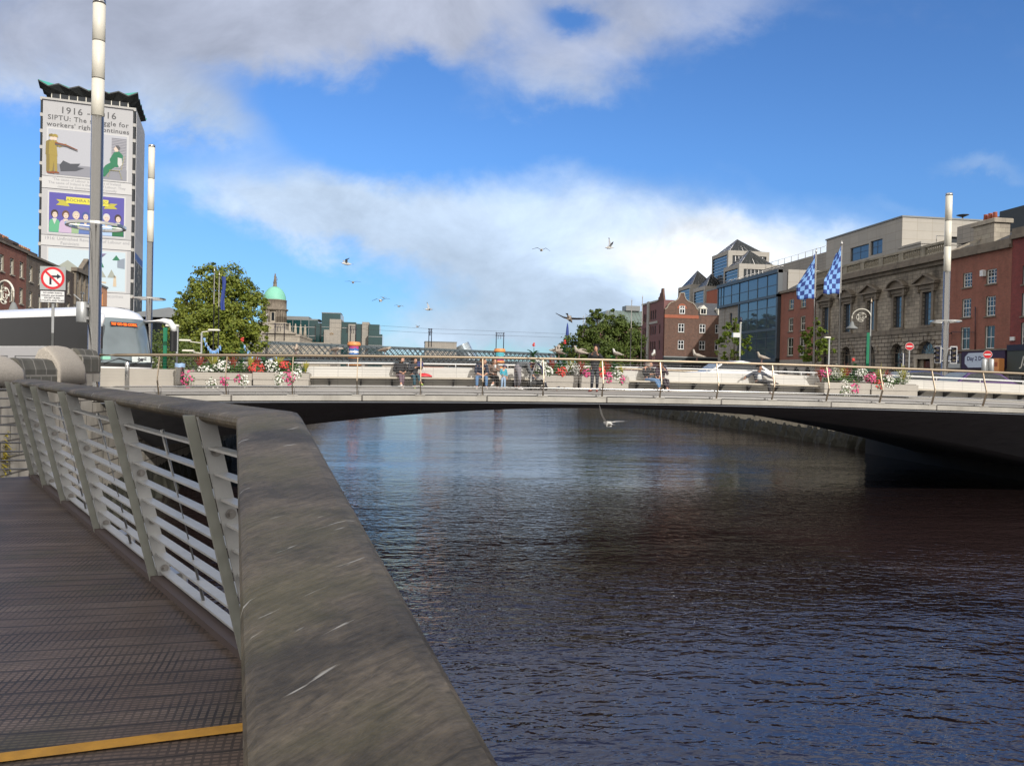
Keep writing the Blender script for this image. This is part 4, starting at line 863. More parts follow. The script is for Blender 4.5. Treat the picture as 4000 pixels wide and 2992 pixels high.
b.prism([(x, z) for x, z in gp], lambda x, z, y: (x, y, z), .003, .4, mi=0); b.build('wall', [M['brick_brown'], M['sign_black']], h)
cp = MB()
for (xa, za), (xb, zb) in zip(gp[1:-2], gp[2:-1]): cp.bar((xa, .18, za+.06), (xb, .18, zb+.06), .62, .14, up=(0, 1, 0)) if False else cp.bar((xa, .18, za+.05), (xb, .18, zb+.05), .6, .16, up=(0, 0, 1) if abs(xb-xa) > .05 else (1, 0, 0))
cp.build('gable_coping', M['portland'], h)
MB().box((-.06, -.1, 14.45), (GW+.05, 0-.002, 15.15)).build('brick_band', M['brick_orange'], h)
for a, c, d, e in wins: window(h, a, d, c-a, e-d, 'cross', .16 if a < GW else .41, 'white')
ar = MB(); 
for k in range(8):
    a0, a1 = pi*k/8, pi*(k+1)/8; ar.prism([(3.85-.75*cos(a0), 16.5+.75*sin(a0)), (3.85-1.1*cos(a0), 16.5+1.1*sin(a0)), (3.85-1.1*cos(a1), 16.5+1.1*sin(a1)), (3.85-.75*cos(a1), 16.5+.75*sin(a1))], lambda x, z, y: (x, y, z), -.06, .0)
ar.build('arch_ring', M['brick_orange'], h); window(h, 3.25, 15.4, 1.25, 1.75, 'cross', -.045, 'white', sill=False, arch=True)
b = MB(); b.add([(GW,.25,15.3),(L,.25,15.3),(L,4,18.3),(GW-4,4,18.3),(L,10,18.3),(GW-4,10,18.3),(0,4,18.0),(0,10,18.0),(L,14,15.2),(0,14,15.2)], [(0,1,2,3),(3,2,4,5),(3,5,7,6),(5,4,8,9)]); rf = b.build('roof', M['slate'], h)
for x in (8.1, 12.2):
    d = MB(); d.box((x, .3, 15.45), (x+1.5, 2.5, 16.7)); d.prism([(x-.15, 16.7), (x+1.65, 16.7), (x+.75, 17.5)], lambda a_, z, y: (a_, y, z), .15, 2.8); o = d.build('dormer', M['offwhite'], rf)
    w_ = MB(); w_.box((x+.2, .27, 15.6), (x+1.3, .299, 16.6)); w_.build('pane', M['glass'], o); w_ = MB(); w_.box((x+.72, .24, 15.6), (x+.78, .269, 16.6)); w_.build('frame', M['white'], o)
MB().box((-.1, -.35, 4.5), (L, -.02, 5.85)).build('shop_fascia', plain('fascia_dark_green', (.02, .03, .03)), h)
MB().box((-.2, -.7, 5.86), (L, 0, 6.15)).build('shop_cornice', M['lead'], h)
text('sign_text', 'STARBUCKS COFFEE', .72, plain('sign_dim', (.3, .32, .31)), h, face_m(5.0, -.36, 5.15))
for a, c in ((.7, 6.1), (8.2, 5.8)): window(h, a, B0+.2, c, 3.9, 'cross', .15, 'darkgrey', sill=False)
hq = thing('gabled_house', 'mauve brick quay front with pale stone pilaster left of the curled gable house', 'building', (56, 179.2, 0), -pi/2)
L = 15.45; wins = [(1.2+i*1.25, 2.0+i*1.25, z, z+1.9) for i in range(2) for z in (7.6, 11.1, 14.3)]+[(6.4+1.5*i, 7.3+1.5*i, z, z+2) for i in range(3) for z in (7.6, 11.1, 14.6)]+[(12.6, 13.4, z, z+2) for z in (7.6, 11.2)]
b = Facade(); b.wall(0, L, B0, 18.4, wins, .2); shell(b, L, 5, B0, 18.4); b.build('wall', M['brick_mauve'], hq)
for a, c, d, e in wins: window(hq, a, d, c-a, e-d, 'sash', frame='darkgrey', sill=False)
MB().box((4.2, -.25, B0), (5.8, 0-.003, 18.9)).box((-.1, -.2, 18.4), (11.5, .3, 18.75)).box((5.8, -.15, 13.6), (11.5, -.003, 14.1)).build('pilaster', M['beige'], hq)
b = MB(); b.prism([(11.5, 18.4), (11.6, 19.2), (12.4, 19.4), (12.7, 20.0), (13.3, 20.2), (13.6, 21.0), (14.5, 21.0), (14.8, 20.0), (15.4, 18.4)], lambda x, z, y: (x, y, z), -.02, .35); b.build('gable', M['brick_brown'], hq)

# --- towers with glass pyramids
PYR = glass('pyramid_glass', (.012, .016, .017), .12, .6, .3, .35)
def pyramid_tower(label, X0, Y0, Wd, Dp, zt, hp, mat='beige'):
    t = thing('pyramid_tower', label, 'office tower', (X0, Y0, 0), 0, 'office towers with glass pyramid roofs')
    ops = [(1.4, Wd-1.0, zt-5.5, zt-1.5), (1.4, Wd-1.0, zt-12, zt-6.6)]
    b = Facade(); b.wall(0, Wd, B0, zt, ops, .5); b.quad((0,0,B0),(0,0,zt),(0,1,zt),(0,1,B0)); b.quad((0,Dp-1,B0),(0,Dp-1,zt),(0,Dp,zt),(0,Dp,B0)); b.quad((0,1,zt-1.2),(0,1,zt),(0,Dp-1,zt),(0,Dp-1,zt-1.2)); b.quad((.5,1,B0),(.5,1,zt-1.2),(.5,Dp-1,zt-1.2),(.5,Dp-1,B0))
    b.quad((Wd,0,B0),(Wd,Dp,B0),(Wd,Dp,zt),(Wd,0,zt)); b.quad((0,Dp,B0),(Wd,Dp,B0),(Wd,Dp,zt),(0,Dp,zt)); b.quad((0,0,zt),(Wd,0,zt),(Wd,Dp,zt),(0,Dp,zt)); b.build('wall', [M[mat], M[mat]], t)
    for o_ in ops:
        g = MB(); g.quad((o_[0],.45,o_[2]),(o_[1],.45,o_[2]),(o_[1],.45,o_[3]),(o_[0],.45,o_[3])); wo = g.build('window_band', M['glass'], t); f = MB(); n = int((o_[1]-o_[0])/1.1)
        for i in range(1, n): x = o_[0]+(o_[1]-o_[0])*i/n; f.box((x-.05, .3, o_[2]), (x+.05, .44, o_[3]))
        f.build('mullion', M['steel_dull'], wo)
    g = MB(); g.quad((.3,1.2,zt-16),(.3,Dp-1.2,zt-16),(.3,Dp-1.2,zt-1.4),(.3,1.2,zt-1.4)); wo = g.build('window_band', M['glass_blue'], t); f = MB()
    for i in range(14): z = zt-1.9-i*1.0; f.box((.1, 1.2, z-.12), (.28, Dp-1.2, z+.12))
    f.build('louvre', M['steel_dull'], wo)
    e = .9; apex = (Wd*.42, Dp*.5, zt+hp); c = [(e,e,zt+.05),(Wd-2.2,e,zt+.05),(Wd-2.2,Dp-e,zt+.05),(e,Dp-e,zt+.05)]
    g = MB(); g.add(c+[apex], [(0,1,4),(1,2,4),(2,3,4),(3,0,4)]); po = g.build('glass_pyramid', PYR, t); f = MB()
    for i in range(4):
        A, B_ = Vector(c[i]), Vector(c[(i+1) % 4]); ap = Vector(apex); f.tube([A, ap], .12, 5)
        for k in range(1, 7): f.tube([A.lerp(B_, k/7), A.lerp(B_, k/7).lerp(ap, min(1, 2*min(k, 7-k)/7))], .05, 4)
        for k in range(1, 5): f.tube([A.lerp(ap, k/5), B_.lerp(ap, k/5)], .04, 4)
    f.build('glazing_bar', M['steel_dull'], po)
pyramid_tower('tallest pyramid roofed office tower behind the glass block', 98.9, 230, 13.5, 13, 41.2, 4.6)
pyramid_tower('pyramid roofed tower just in front of the tallest one', 95.4, 214, 13, 11, 34.8, 4.7)
pyramid_tower('leftmost pyramid roofed tower behind the curled gable', 94.6, 250, 11, 12, 32.8, 5.4)
t = pyramid_tower('lower pyramid roofed tower above orange brick wall', 93.6, 235, 9.5, 10, 30.6, 4.4, 'beige')
ob = thing('brick_block', 'plain orange brick block below the lower glass pyramid', 'building', (92.6, 222, 0)); b = MB(); b.box((0, 0, B0), (9.5, 9, 28.3)); b.build('wall', M['brick_orange'], ob); MB().box((-.1, -.1, 28.3), (9.6, 9.1, 28.6)).build('coping', M['lead'], ob)
# --- large beige offices behind the stone hall
h = thing('beige_office', 'large beige panelled office block rising behind the stone hall', 'building', (78, 114.3, 0))
b = Facade(); b.wall(0, 22, B0, 27.7, [(8.5, 11, 22.8, 25.0), (11.6, 20, 22.6, 25.0)], .8); b.build('wall', [M['beige'], M['darkgrey']], h)
b = MB(); b.quad((8.5,.75,22.6),(20,.75,22.6),(20,.75,25),(8.5,.75,25)); b.build('pane', M['glass'], h)
hs = Matrix.Translation((0, 22.4, 0)) @ Matrix.Rotation(-pi/2, 4, 'Z')
b = Facade(); b.wall(0, 22.4, B0, 27.7, [(8, 13.5, 22.6, 25), (14.0, 17.3, 22.8, 25.2), (14.6, 19.4, 16.5, 19.5)], .3); sw = b.build('side_wall', [M['beige'], M['beige']], h); sw.matrix_local = hs
for a, c, d, e in [(8, 13.5, 22.6, 25), (14.0, 17.3, 22.8, 25.2), (14.6, 19.4, 16.5, 19.5)]: window(h, a, d, c-a, e-d, 'cross', .25, 'darkgrey', 'glass_blue', False).matrix_local = hs @ Matrix.Translation((a, .25, d))
b = MB(); b.quad((0,0,27.7),(22,0,27.7),(22,22.4,27.7),(0,22.4,27.7)); b.quad((0,22.4,B0),(22,22.4,B0),(22,22.4,27.7),(0,22.4,27.7)); b.box((-.15, -.15, 27.71), (22, 22.6, 27.95)); b.build('roof', M['lead'], h)
b = MB(); b.box((-.6, -5.5, B0), (15, -.05, 22.6)); b.box((-.75, -5.65, 22.6), (15, -.05, 22.9)); b.build('lower_block', M['beige'], h)
b = MB()
for x in range(0, 15, 3): b.tube([(2+x*.8, -5.4, 22.9), (2+x*.8, -5.4, 23.9)], .05, 6)
b.tube([(2, -5.4, 23.9), (13, -5.4, 23.9)], .05, 6); b.build('roof_rail', M['steel'], h)
b = MB()
for x in (4, 8.2): b.lathe([(.5, .1), (.7, .25), (.1, .4)], (x, 2, 27.95), 10)
b.tube([(12, 2, 27.95), (12, 2, 28.6)], .12); b.lathe([(.02, 0), (.9, .35), (.95, .4)], (12, 2, 28.6), 14); b.build('roof_plant', M['darkgrey'], h)
h = thing('beige_office', 'lower grey beige office wing with roof railing left of the main beige block', 'building', (80, 136.8, 0))
b = Facade(); b.wall(0, 20, B0, 24.2, [(1, 4, 20, 22.5), (5, 9, 20, 22.5)], .3); hs = Matrix.Translation((0, 30, 0)) @ Matrix.Rotation(-pi/2, 4, 'Z'); b.build('wall', [M['beige'], M['beige']], h)
ops2 = [(6, 9, 17.5, 21.3), (11, 12.2, 18.2, 21.6), (14, 22, 17.5, 21.8), (24, 29, 17.5, 21.3)]
b = Facade(); b.wall(0, 30, B0, 26.2, ops2, .3); sw = b.build('side_wall', [M['beige_grey'], M['beige_grey']], h); sw.matrix_local = hs
for a, c, d, e in ops2: window(h, a, d, c-a, e-d, 'cross', .25, 'darkgrey', 'glass_blue', False).matrix_local = hs @ Matrix.Translation((a, .25, d))
b = MB(); b.box((.05, .05, 24.21), (20, 30, 26.25)); b.build('roof', M['beige_grey'], h)
b = MB()
for k in range(11): b.tube([(.4, .4+2.9*k, 26.2), (.4, .4+2.9*k, 27.5)], .06, 6)
b.tube([(.4, .4, 27.5), (.4, 29.6, 27.5)], .06, 6); b.build('roof_rail', M['steel'], h)
h = thing('dark_penthouse', 'dark rooftop block with balcony at the top right corner', 'building', (70, 62, 0))
b = MB(); b.box((0, 0, B0), (16, 21.9, 19.4)); b.build('wall', M['beige_grey'], h); b = MB(); b.box((-.2, -.2, 19.4), (16, 22, 22.0)); b.build('top_storey', M['roof_dark'], h)
b = MB(); b.box((2, 22.0, B0), (18, 32, 19.6)); b.box((2, 22.0, 19.8), (18, 32, 22.1)); b.build('rear_block', M['beige_grey'], h)
b = MB(); b.quad((-.02, 12, 16.6), (-.02, 16, 16.6), (-.02, 16, 19.2), (-.02, 12, 19.2)); b.quad((-.02, 17, 16.6), (-.02, 20.8, 16.6), (-.02, 20.8, 19.2), (-.02, 17, 19.2)); b.build('window', M['glass'], h)
b = MB()
for k in range(12): b.tube([(-2.4, 6+k, 16.4), (-2.4, 6+k, 17.5)], .03, 5)
b.tube([(-2.4, 6, 17.5), (-2.4, 17, 17.5)], .05, 6); b.box((-2.6, 5.8, 16.0), (0, 21, 16.35)); b.build('balcony', M['steel_dull'], h)
for nm_, yy in (('flue', 12.0), ('flue', 15)): MB().tube([(-2.5, yy, 16.4), (-2.5, yy, 18.1)], .28, 10).build(nm_, M['beige'], h)
# --- green hipped hall beyond the southern trees
h = thing('market_hall', 'long hall with green grey hipped metal roof behind the south quay trees', 'building', (52, 205, 0))
b = MB(); b.box((0, 0, B0), (22, 25, 15.2)); b.build('wall', M['brick_mauve'], h); b = MB(); b.add([(-.6,-.6,15.21),(22.6,-.6,15.21),(22.6,25.6,15.21),(-.6,25.6,15.21),(4,6,19.8),(18,6,19.8),(18,19,19.8),(4,19,19.8)], [(0,1,5,4),(1,2,6,5),(2,3,7,6),(3,0,4,7),(4,5,6,7)])
rf = b.build('roof', pbr('green_grey_roof', (.16, .21, .19), .5, .2, .15, .5), h); f = MB()
for k in range(23): x = -.4+k; f.bar((x, -.6, 15.26), (max(4, min(18, x)), 6, 19.85), .08, .08)
f.build('roof_seam', M['lead'], rf); b = MB(); b.box((9, 5, 19.8), (13, 9, 21.2)); b.build('roof_plant', M['lead'], rf)


# --- unseen slab upstream, added to cast shade over the boardwalk
h = thing('office_tower', 'added unseen slab upstream on the south bank that shades the boardwalk', 'office tower', (35.8, -116, 0)); L = 22
b = Facade(); b.wall(0, L, B0, 57, [], .2); shell(b, L, 14, B0, 57); b.build('wall', M['beige_grey'], h)
b = MB()
for k in range(15): b.box((.6, -.02, 4+3.3*k), (L-.6, -.005, 6.1+3.3*k)); b.box((.6, 14.005, 4+3.3*k), (L-.6, 14.02, 6.1+3.3*k))
b.build('window_band', M['glass'], h); MB().box((4, 3, 57.01), (16, 10, 58)).build('plant_room', M['lead'], h)
# ------------------------------------------------------------------ north side terrace, facing the river
TA = math.atan2(.99169, -.1286)          # wall runs slightly away from the river
def left(name, label, s, cat='building'): return thing(name, label, cat, (-41.37-.1286*s, 87.32+.9917*s, 0), TA)
h = left('brick_townhouse', 'red brick terrace house on the north quay behind the coach', -16)
L = 24.2; wins = [(x, x+1.15, z, z+1.75) for x in (1, 4, 7, 10, 13, 16, 19, 22) for z in (11.1, 8.2, 5.0)]
b = Facade(); b.wall(0, L, QL, 14, wins); shell(b, L, 10, QL, 14); b.build('wall', [M['brick_red'], M['trim_stone']], h)
for a, c, d, e in wins: window(h, a, d, c-a, e-d, 'sash', frame='offwhite', sillm='portland')
MB().box((0, -.2, 14), (L, .4, 14.25)).build('parapet_coping', M['trim_stone'], h)
b = MB()
for q in (12.2, 14.0, 15.8): b.bbox((q, 2.2, 14.2), (q+1.2, 3.6, 14.95), .05)
b.build('chimney', M['brick_dark'], h)
h = left('brick_townhouse', 'grey brown rendered terrace house beside the red brick house', 8.22)
L = 14.8; wins = [(x, x+1.15, z, z+1.75) for x in (1.0, 4.3, 7.8, 11.2) for z in (11.0, 8.1, 5.0)]
b = Facade(); b.wall(0, L, QL, 13.9, wins); shell(b, L, 10, QL, 13.9); b.build('wall', [M['brick_grey'], M['trim_stone']], h)
for a, c, d, e in wins: window(h, a, d, c-a, e-d, 'sash', frame='offwhite', sillm='portland')
MB().box((0, -.2, 13.9), (L, .4, 14.15)).build('parapet_coping', M['trim_stone'], h)
def stack(x0, x1, y0, y1, z0, z1, parent, pots, R):
    b = MB(); b.box((x0, y0, z0), (x1, y1, z1)); b.bbox((x0-.15, y0-.15, z1), (x1+.15, y1+.15, z1+.3), .05); o = b.build('chimney', M['brick_dark'], parent); n = pots
    for i in range(n): MB().lathe([(.2, 0), (.17, .55), (.2, .6)], (x0+.3+(x1-x0-.6)*i/max(1, n-1), (y0+y1)/2, z1+.3), 8).build('chimney_pot', M[R.choice(['terra1', 'terra2', 'terra3'])], o)
plain('terra1', (.42, .17, .09)); plain('terra2', (.5, .33, .17)); plain('terra3', (.10, .08, .065)); R = random.Random(5)
stack(-1.6, 4.6, 3, 4.6, 12, 15.6, h, 9, R); stack(4.6, 9.8, 4, 6, 12, 16.2, h, 10, R)
h = left('brick_townhouse', 'dark brick house with broad chimney stack of small pots', 23.1); L = 4.6; wins = [(1.4, 2.6, z, z+1.9) for z in (11.0, 8.0, 5)]
b = Facade(); b.wall(0, L, QL, 14.1, wins); shell(b, L, 10, QL, 14.1); b.build('wall', [M['brick_dark'], M['trim_stone']], h)
for a, c, d, e in wins: window(h, a, d, c-a, e-d, 'sash', frame='offwhite', sillm='portland')
b = MB(); b.add([(-3,3,13),(5,3,13),(5,5,15.6),(-3,5,15.6),(5,9,13),(-3,9,13)], [(0,1,2,3),(3,2,4,5),(0,3,5),(1,4,2)]); b.build('roof', M['brick_dark'], h); stack(-2.5, 6.5, 5.2, 6.8, 14, 16.4, h, 12, R)
h = left('classical_house', 'small grey stone house front with pediment and pilasters by the tall tower', 27.7); L = 8; wins = [(1.0, 2.1, 10.9, 13.0), (3.5, 4.6, 10.9, 13.0), (6, 7.1, 10.9, 13), (.8, 2.2, 7, 9.6), (3.4, 4.8, 7, 9.6), (5.9, 7.2, 7, 9.6)]
b = Facade(); b.wall(0, L, QL, 14.4, wins); shell(b, L, 12, QL, 14.4); b.build('wall', [M['portland'], M['trim_stone']], h)
for a, c, d, e in wins: window(h, a, d, c-a, e-d, 'sash', frame='offwhite', sillm='portland')
b = MB(); b.box((-.4, -.5, 14.4), (L+.3, .3, 14.9)); b.prism([(2.4, 14.95), (8.3, 14.95), (5.4, 16.6)], lambda x, z, y: (x, y, z), -.3, .2); b.bar((2.2, -.2, 15.0), (5.4, -.2, 16.75), .6, .2); b.bar((8.5, -.2, 15.0), (5.4, -.2, 16.75), .6, .2)
for x in (.3, 2.8, 5.2, 7.6): b.box((x-.25, -.25, 9.9), (x+.25, -.002, 14.4))
b.build('pediment', M['trim_stone'], h)
h = left('orange_house', 'narrow orange rendered house at the foot of the tall bannered tower', 41.6); b = Facade(); b.wall(0, 5.5, QL, 13.9, [(1.5, 2.6, 10.5, 13.0), (1.5, 2.6, 6.5, 9)]); shell(b, 5.5, 9, QL, 13.9); b.build('wall', [M['orange'], M['orange']], h)
for z in (10.5, 6.5): window(h, 1.5, z, 1.1, 2.5, 'sash', frame='darkgrey')
MB().box((-.1, -.15, 13.9), (5.6, .3, 14.2)).build('coping', M['lead'], h)

# ------------------------------------------------------------------ the bannered tower
h = thing('office_tower', 'tall office tower wrapped in printed banners under a zigzag copper roof', 'office tower', (-68.55, 158.7, 0), rad(12))
W_ = 16.35
b = MB(); b.box((.42, .3, QL), (W_-.42, W_-.3, 51.9)); b.build('core', M['darkgrey'], h)
slab = MB(); fl = [51.95-3.04*k for k in range(17)]
for z in fl: slab.box((0, 0, z-.62), (W_, W_, z)) if z > 1 else None
slab.build('floor_slab', plain('slab_grey', (.40, .39, .37)), h)
for k, z in enumerate(fl[:-1]):
    for sx in (.06, W_-.38): MB().box((sx, .12, z-3.0), (sx+.32, W_-.12, z-.64)).build('window_strip', M['glass'], h)
BAN = plain('banner_grey', (.42, .42, .43), .8, .06, dirt=.08); BAN2 = plain('banner_pale', (.52, .52, .52), .8, .05); INK = plain('banner_ink', (.085, .085, .09)); INK2 = plain('banner_ink_pale', (.30, .30, .32)); LINE = plain('banner_line', (.03, .03, .04))
bn = MB().box((.5, -.12, 3), (15.85, -.02, 51.35)).build('banner', BAN, h)
def P(name, pts, mat, y=-.125, par=None):
    o = MB(); o.prism(pts, lambda x, z, yy: (x, yy, z), y-.012, y); return o.build(name, mat, par or bn)
def RQ(name, x0, x1, z0, z1, mat, y=-.125): return P(name, [(x0, z0), (x1, z0), (x1, z1), (x0, z1)], mat, y)
tm = lambda x, z, y=-.135: face_m(x, y, z)
MB().box((.35, -.2, 51.3), (15.95, -.0, 51.5)).build('banner_rail', LINE, h)
text('lettering', '1916 - 2016', 1.75, INK, bn, tm(8.15, 49.75), bold=.02, space=1.12); text('lettering', 'SIPTU: The struggle for', 1.27, INK, bn, tm(8.2, 48.25), bold=.02, space=1.12); text('lettering', "workers' rights continues", 1.22, INK, bn, tm(8.2, 46.95), bold=.02, space=1.1)
def frame(x0, x1, z0, z1, mat, nm='picture'):
    RQ('picture_mount', x0-.35, x1+.35, z0-.35, z1+.35, plain('mount_shadow', (.42, .42, .44)), -.125); RQ('picture_mount', x0-.25, x1+.25, z0-.25, z1+.25, BAN2, -.140); return RQ(nm, x0, x1, z0, z1, mat, -.155)
KH = plain('khaki', (.30, .225, .05)); KH2 = plain('khaki_dark', (.20, .15, .04)); SK = plain('print_skin', (.62, .50, .42)); SHA = plain('print_shadow', (.06, .065, .08)); GRN = plain('print_green', (.02, .16, .08)); BRN = plain('print_brown', (.22, .07, .03)); YLW = plain('print_yellow', (.62, .56, .06))
frame(1.45, 14.9, 37.5, 46.1, plain('print_wall', (.40, .41, .45))); RQ('picture_ground', 1.45, 14.9, 37.5, 39.6, plain('print_ground', (.23, .235, .27)), -.171)
Yp = -.19
bk = plain('print_brick', (.20, .20, .23)); RQ('brick_panel', 12.2, 14.8, 39.7, 45.6, bk, Yp)
for k in range(19): RQ('brick_line', 12.2, 14.8, 39.9+.3*k, 39.96+.3*k, plain('print_pale', (.48, .48, .52)), Yp-.015)
P('figure_shadow', [(3.6,38.2),(6.2,38.5),(7.6,39.2),(6.4,39.3),(6.9,40.0),(5.2,39.8),(4.0,40.3),(3.4,39.4)], SHA, Yp)
for dx, m_ in ((-.55, KH2), (0, KH)):
    y = Yp-.02-.03*(dx == 0); x = 2.3+dx
    P('soldier_legs', [(x-.55,38.0),(x-.1,38.0),(x+.15,40.0),(x+.3,38.1),(x+.75,38.1),(x+.7,40.2),(x+.65,41.6),(x-.6,41.6)], m_, y); P('soldier_coat', [(x-.7,41.2),(x+.75,41.0),(x+.6,42.6),(x+.45,43.7),(x-.1,44.0),(x-.65,43.6)], m_, y-.012)
    P('soldier_arm', [(x,43.6),(x+1.0,42.7),(x+2.2,43.2),(x+2.2,43.5),(x+1.1,43.25),(x+.4,44.0)], m_, y-.024); P('soldier_face', [(x,44.0),(x+.55,43.9),(x+.65,44.5),(x+.1,44.7)], SK, y-.012); P('soldier_cap', [(x-.2,44.6),(x+.8,44.55),(x+.7,45.0),(x+.3,45.15),(x-.15,45.0)], m_, y-.024)
    P('soldier_boot', [(x-.5,37.75),(x+.25,37.6),(x+.25,37.85),(x-.45,38.05)], BRN, y-.03); P('soldier_boot', [(x+.3,37.8),(x+1.1,37.75),(x+1.0,38.0),(x+.35,38.15)], BRN, y-.03)
for dz in (0, -.25): P('rifle', [(2.6,43.65+dz),(4.5,43.35+dz),(6.4,42.6+dz),(6.4,42.48+dz),(4.4,43.15+dz),(2.6,43.3+dz)], BRN if dz == 0 else INK, Yp-.09)
P('seated_legs', [(10.0,38.2),(11.2,40.2),(12.6,41.2),(13.0,40.2),(12.0,39.3),(11.1,38.0),(10.4,37.9)], GRN, Yp-.03); P('seated_body', [(12.2,40.1),(11.9,41.4),(12.6,42.8),(13.5,43.1),(14.2,42.4),(14.1,41.2),(13.3,40.0)], GRN, Yp-.045); P('seated_arm', [(13.3,41.9),(14.0,41.8),(14.1,40.6),(13.6,40.0),(13.3,40.6)], BAN2, Yp-.06)
P('seated_face', [(12.8,43.0),(13.3,43.0),(13.5,43.8),(12.9,44.0),(12.6,43.5)], SK, Yp-.045); P('seated_hair', [(12.95,43.95),(13.5,43.2),(13.75,43.8),(13.4,44.2),(12.9,44.15)], INK, Yp-.06)
for a_, b_ in (((12.0,39.4),(11.6,37.9)), ((13.6,39.4),(14.1,37.7)), ((11.9,39.3),(13.7,39.3)), ((13.9,39.5),(14.5,42.2))): MB().bar((a_[0], Yp-.08, a_[1]), (b_[0], Yp-.08, b_[1]), .02, .14, up=(0, 1, 0)).build('chair_leg', YLW, bn)
RQ('banner_line', .5, 15.85, 37.1, 37.2, LINE); RQ('caption_band', .5, 15.85, 34.9, 37.1, BAN2)
for i, s_ in enumerate(("'The cause of Labour is the cause of Ireland.", "The cause of Ireland is the cause of Labour. They", "cannot be dissevered' James Connolly")): text('lettering', s_, .66, INK2, bn, tm(8.15, 36.65-.66*i, -.142), bold=.008)
RQ('banner_line', .5, 15.85, 34.8, 34.9, LINE)
frame(1.75, 14.55, 26.6, 34.15, plain('print_purple', (.085, .075, .32)))
for pts in ([(2.9,32.9),(4.6,32.8),(5.2,31.7),(2.9,31.8),(3.5,32.35)], [(13.4,32.9),(11.7,32.9),(11.0,31.8),(13.4,31.9),(12.8,32.4)]): P('ribbon_tail', pts, plain('ribbon_dark', (.42, .38, .05)), Yp)
P('ribbon', [(4.6,33.5),(11.8,33.5),(11.8,32.3),(4.6,32.3)], YLW, Yp-.015); text('lettering', 'LAOCHRA NA CÁSCA', .8, INK, bn, tm(8.2, 32.9, Yp-.03))
fig = [(2.7,'fig_g1',(.10,.36,.20),'k'),(4.55,'fig_p',(.46,.36,.50),'b'),(6.3,'fig_g2',(.26,.38,.22),'w'),(7.9,'fig_b0',(.10,.16,.38),'n'),(9.4,'fig_b1',(.30,.42,.65),'k'),(11.5,'fig_b2',(.35,.48,.68),'v'),(13.5,'fig_dg',(.015,.13,.05),'k')]
hairs = {'k': plain('hair_print', (.05,.03,.025)), 'b': plain('hair_print2', (.12,.06,.04)), 'w': plain('hair_print3', (.50,.44,.36)), 'n': plain('hair_print4', (.05,.08,.25)), 'v': BAN2}
for i, (x, n_, c, hr) in enumerate(fig):
    y = Yp-.01*(i % 2); m_ = plain(n_, c); z0 = 26.65
    P('portrait_body', [(x-1.15 if i else x-.9, z0),(x+1.0,z0),(x+1.0,28.2),(x+.75,28.9),(x+.25,29.2),(x-.25,29.2),(x-.8,28.9),(x-1.05 if i else x-.9,28.2)], m_, y); P('portrait_hair', [(x+.62*cos(t_),30.15+.78*sin(t_)) for t_ in [2*pi*k/12 for k in range(12)]], hairs[hr], y-.015)
    P('portrait_face', [(x+.05+.42*cos(t_),29.9+.58*sin(t_)) for t_ in [2*pi*k/12 for k in range(12)]], SK, y-.03); P('portrait_collar', [(x-.4,29.25),(x+.4,29.25),(x,28.1)], BAN2 if i % 2 == 0 else SK, y-.03)
    for s_ in (-.17, .17): P('portrait_eye', [(x+.05+s_-.08,30.0),(x+.05+s_+.08,30.0),(x+.05+s_+.08,30.08),(x+.05+s_-.08,30.08)], INK, y-.045)
    P('portrait_mouth', [(x-.08,29.58),(x+.18,29.58),(x+.18,29.64),(x-.08,29.64)], BRN, y-.045)
RQ('banner_line', .5, 15.85, 26.0, 26.1, LINE); RQ('caption_band', .5, 15.85, 24.1, 26.0, BAN2)
for i, s_ in enumerate(('1916: Unfinished Revolution of Labour and', 'Feminism')): text('lettering', s_, .84, INK2, bn, tm(8.3 if i == 0 else 5.3, 25.45-.85*i, -.142), bold=.01)
RQ('banner_line', .5, 15.85, 24.0, 24.1, LINE)
frame(1.75, 14.9, 16.0, 23.6, plain('print_pale_blue', (.46, .56, .62)))
for pts, m_ in (([(9.6,20.5),(10.4,22.6),(11.2,20.5)], GRN), ([(8.9,20.4),(10.2,23.2),(11.6,23.2),(9.6,22.6)], plain('print_mauve', (.30,.26,.42))), ([(12.6,22.0),(13.3,23.0),(14,22.0)], GRN), ([(9.9,18.6),(10.7,20.2),(11.6,18.6)], plain('print_grey', (.30,.32,.28))), ([(11.8,18.6),(12.5,20.2),(13.3,18.6)], M['print_grey']), ([(12.8,16.9),(13.4,16.9),(13.3,19.0),(12.9,19.0)], plain('print_tan', (.52,.42,.30))), ([(9.9,17.6),(11.6,17.4),(11.6,17.7),(9.9,17.9)], M['print_tan']), ([(3,17),(7,17),(7,20),(5,21.5),(3,20)], M['print_grey']), ([(13.5,20.6),(14.8,20.4),(14.8,22.5),(13.5,22.0)], plain('print_slate', (.22,.26,.32)))): P('picture_shape', pts, m_, Yp)
RQ('banner_line', .5, 15.85, 15.6, 15.7, LINE); RQ('caption_band', .5, 15.85, 12.9, 15.6, BAN2); text('lettering', 'becomes', .95, INK2, bn, tm(12.9, 15.0, -.142)); text('lettering', 'on', .95, INK2, bn, tm(11.3, 14.2, -.142))
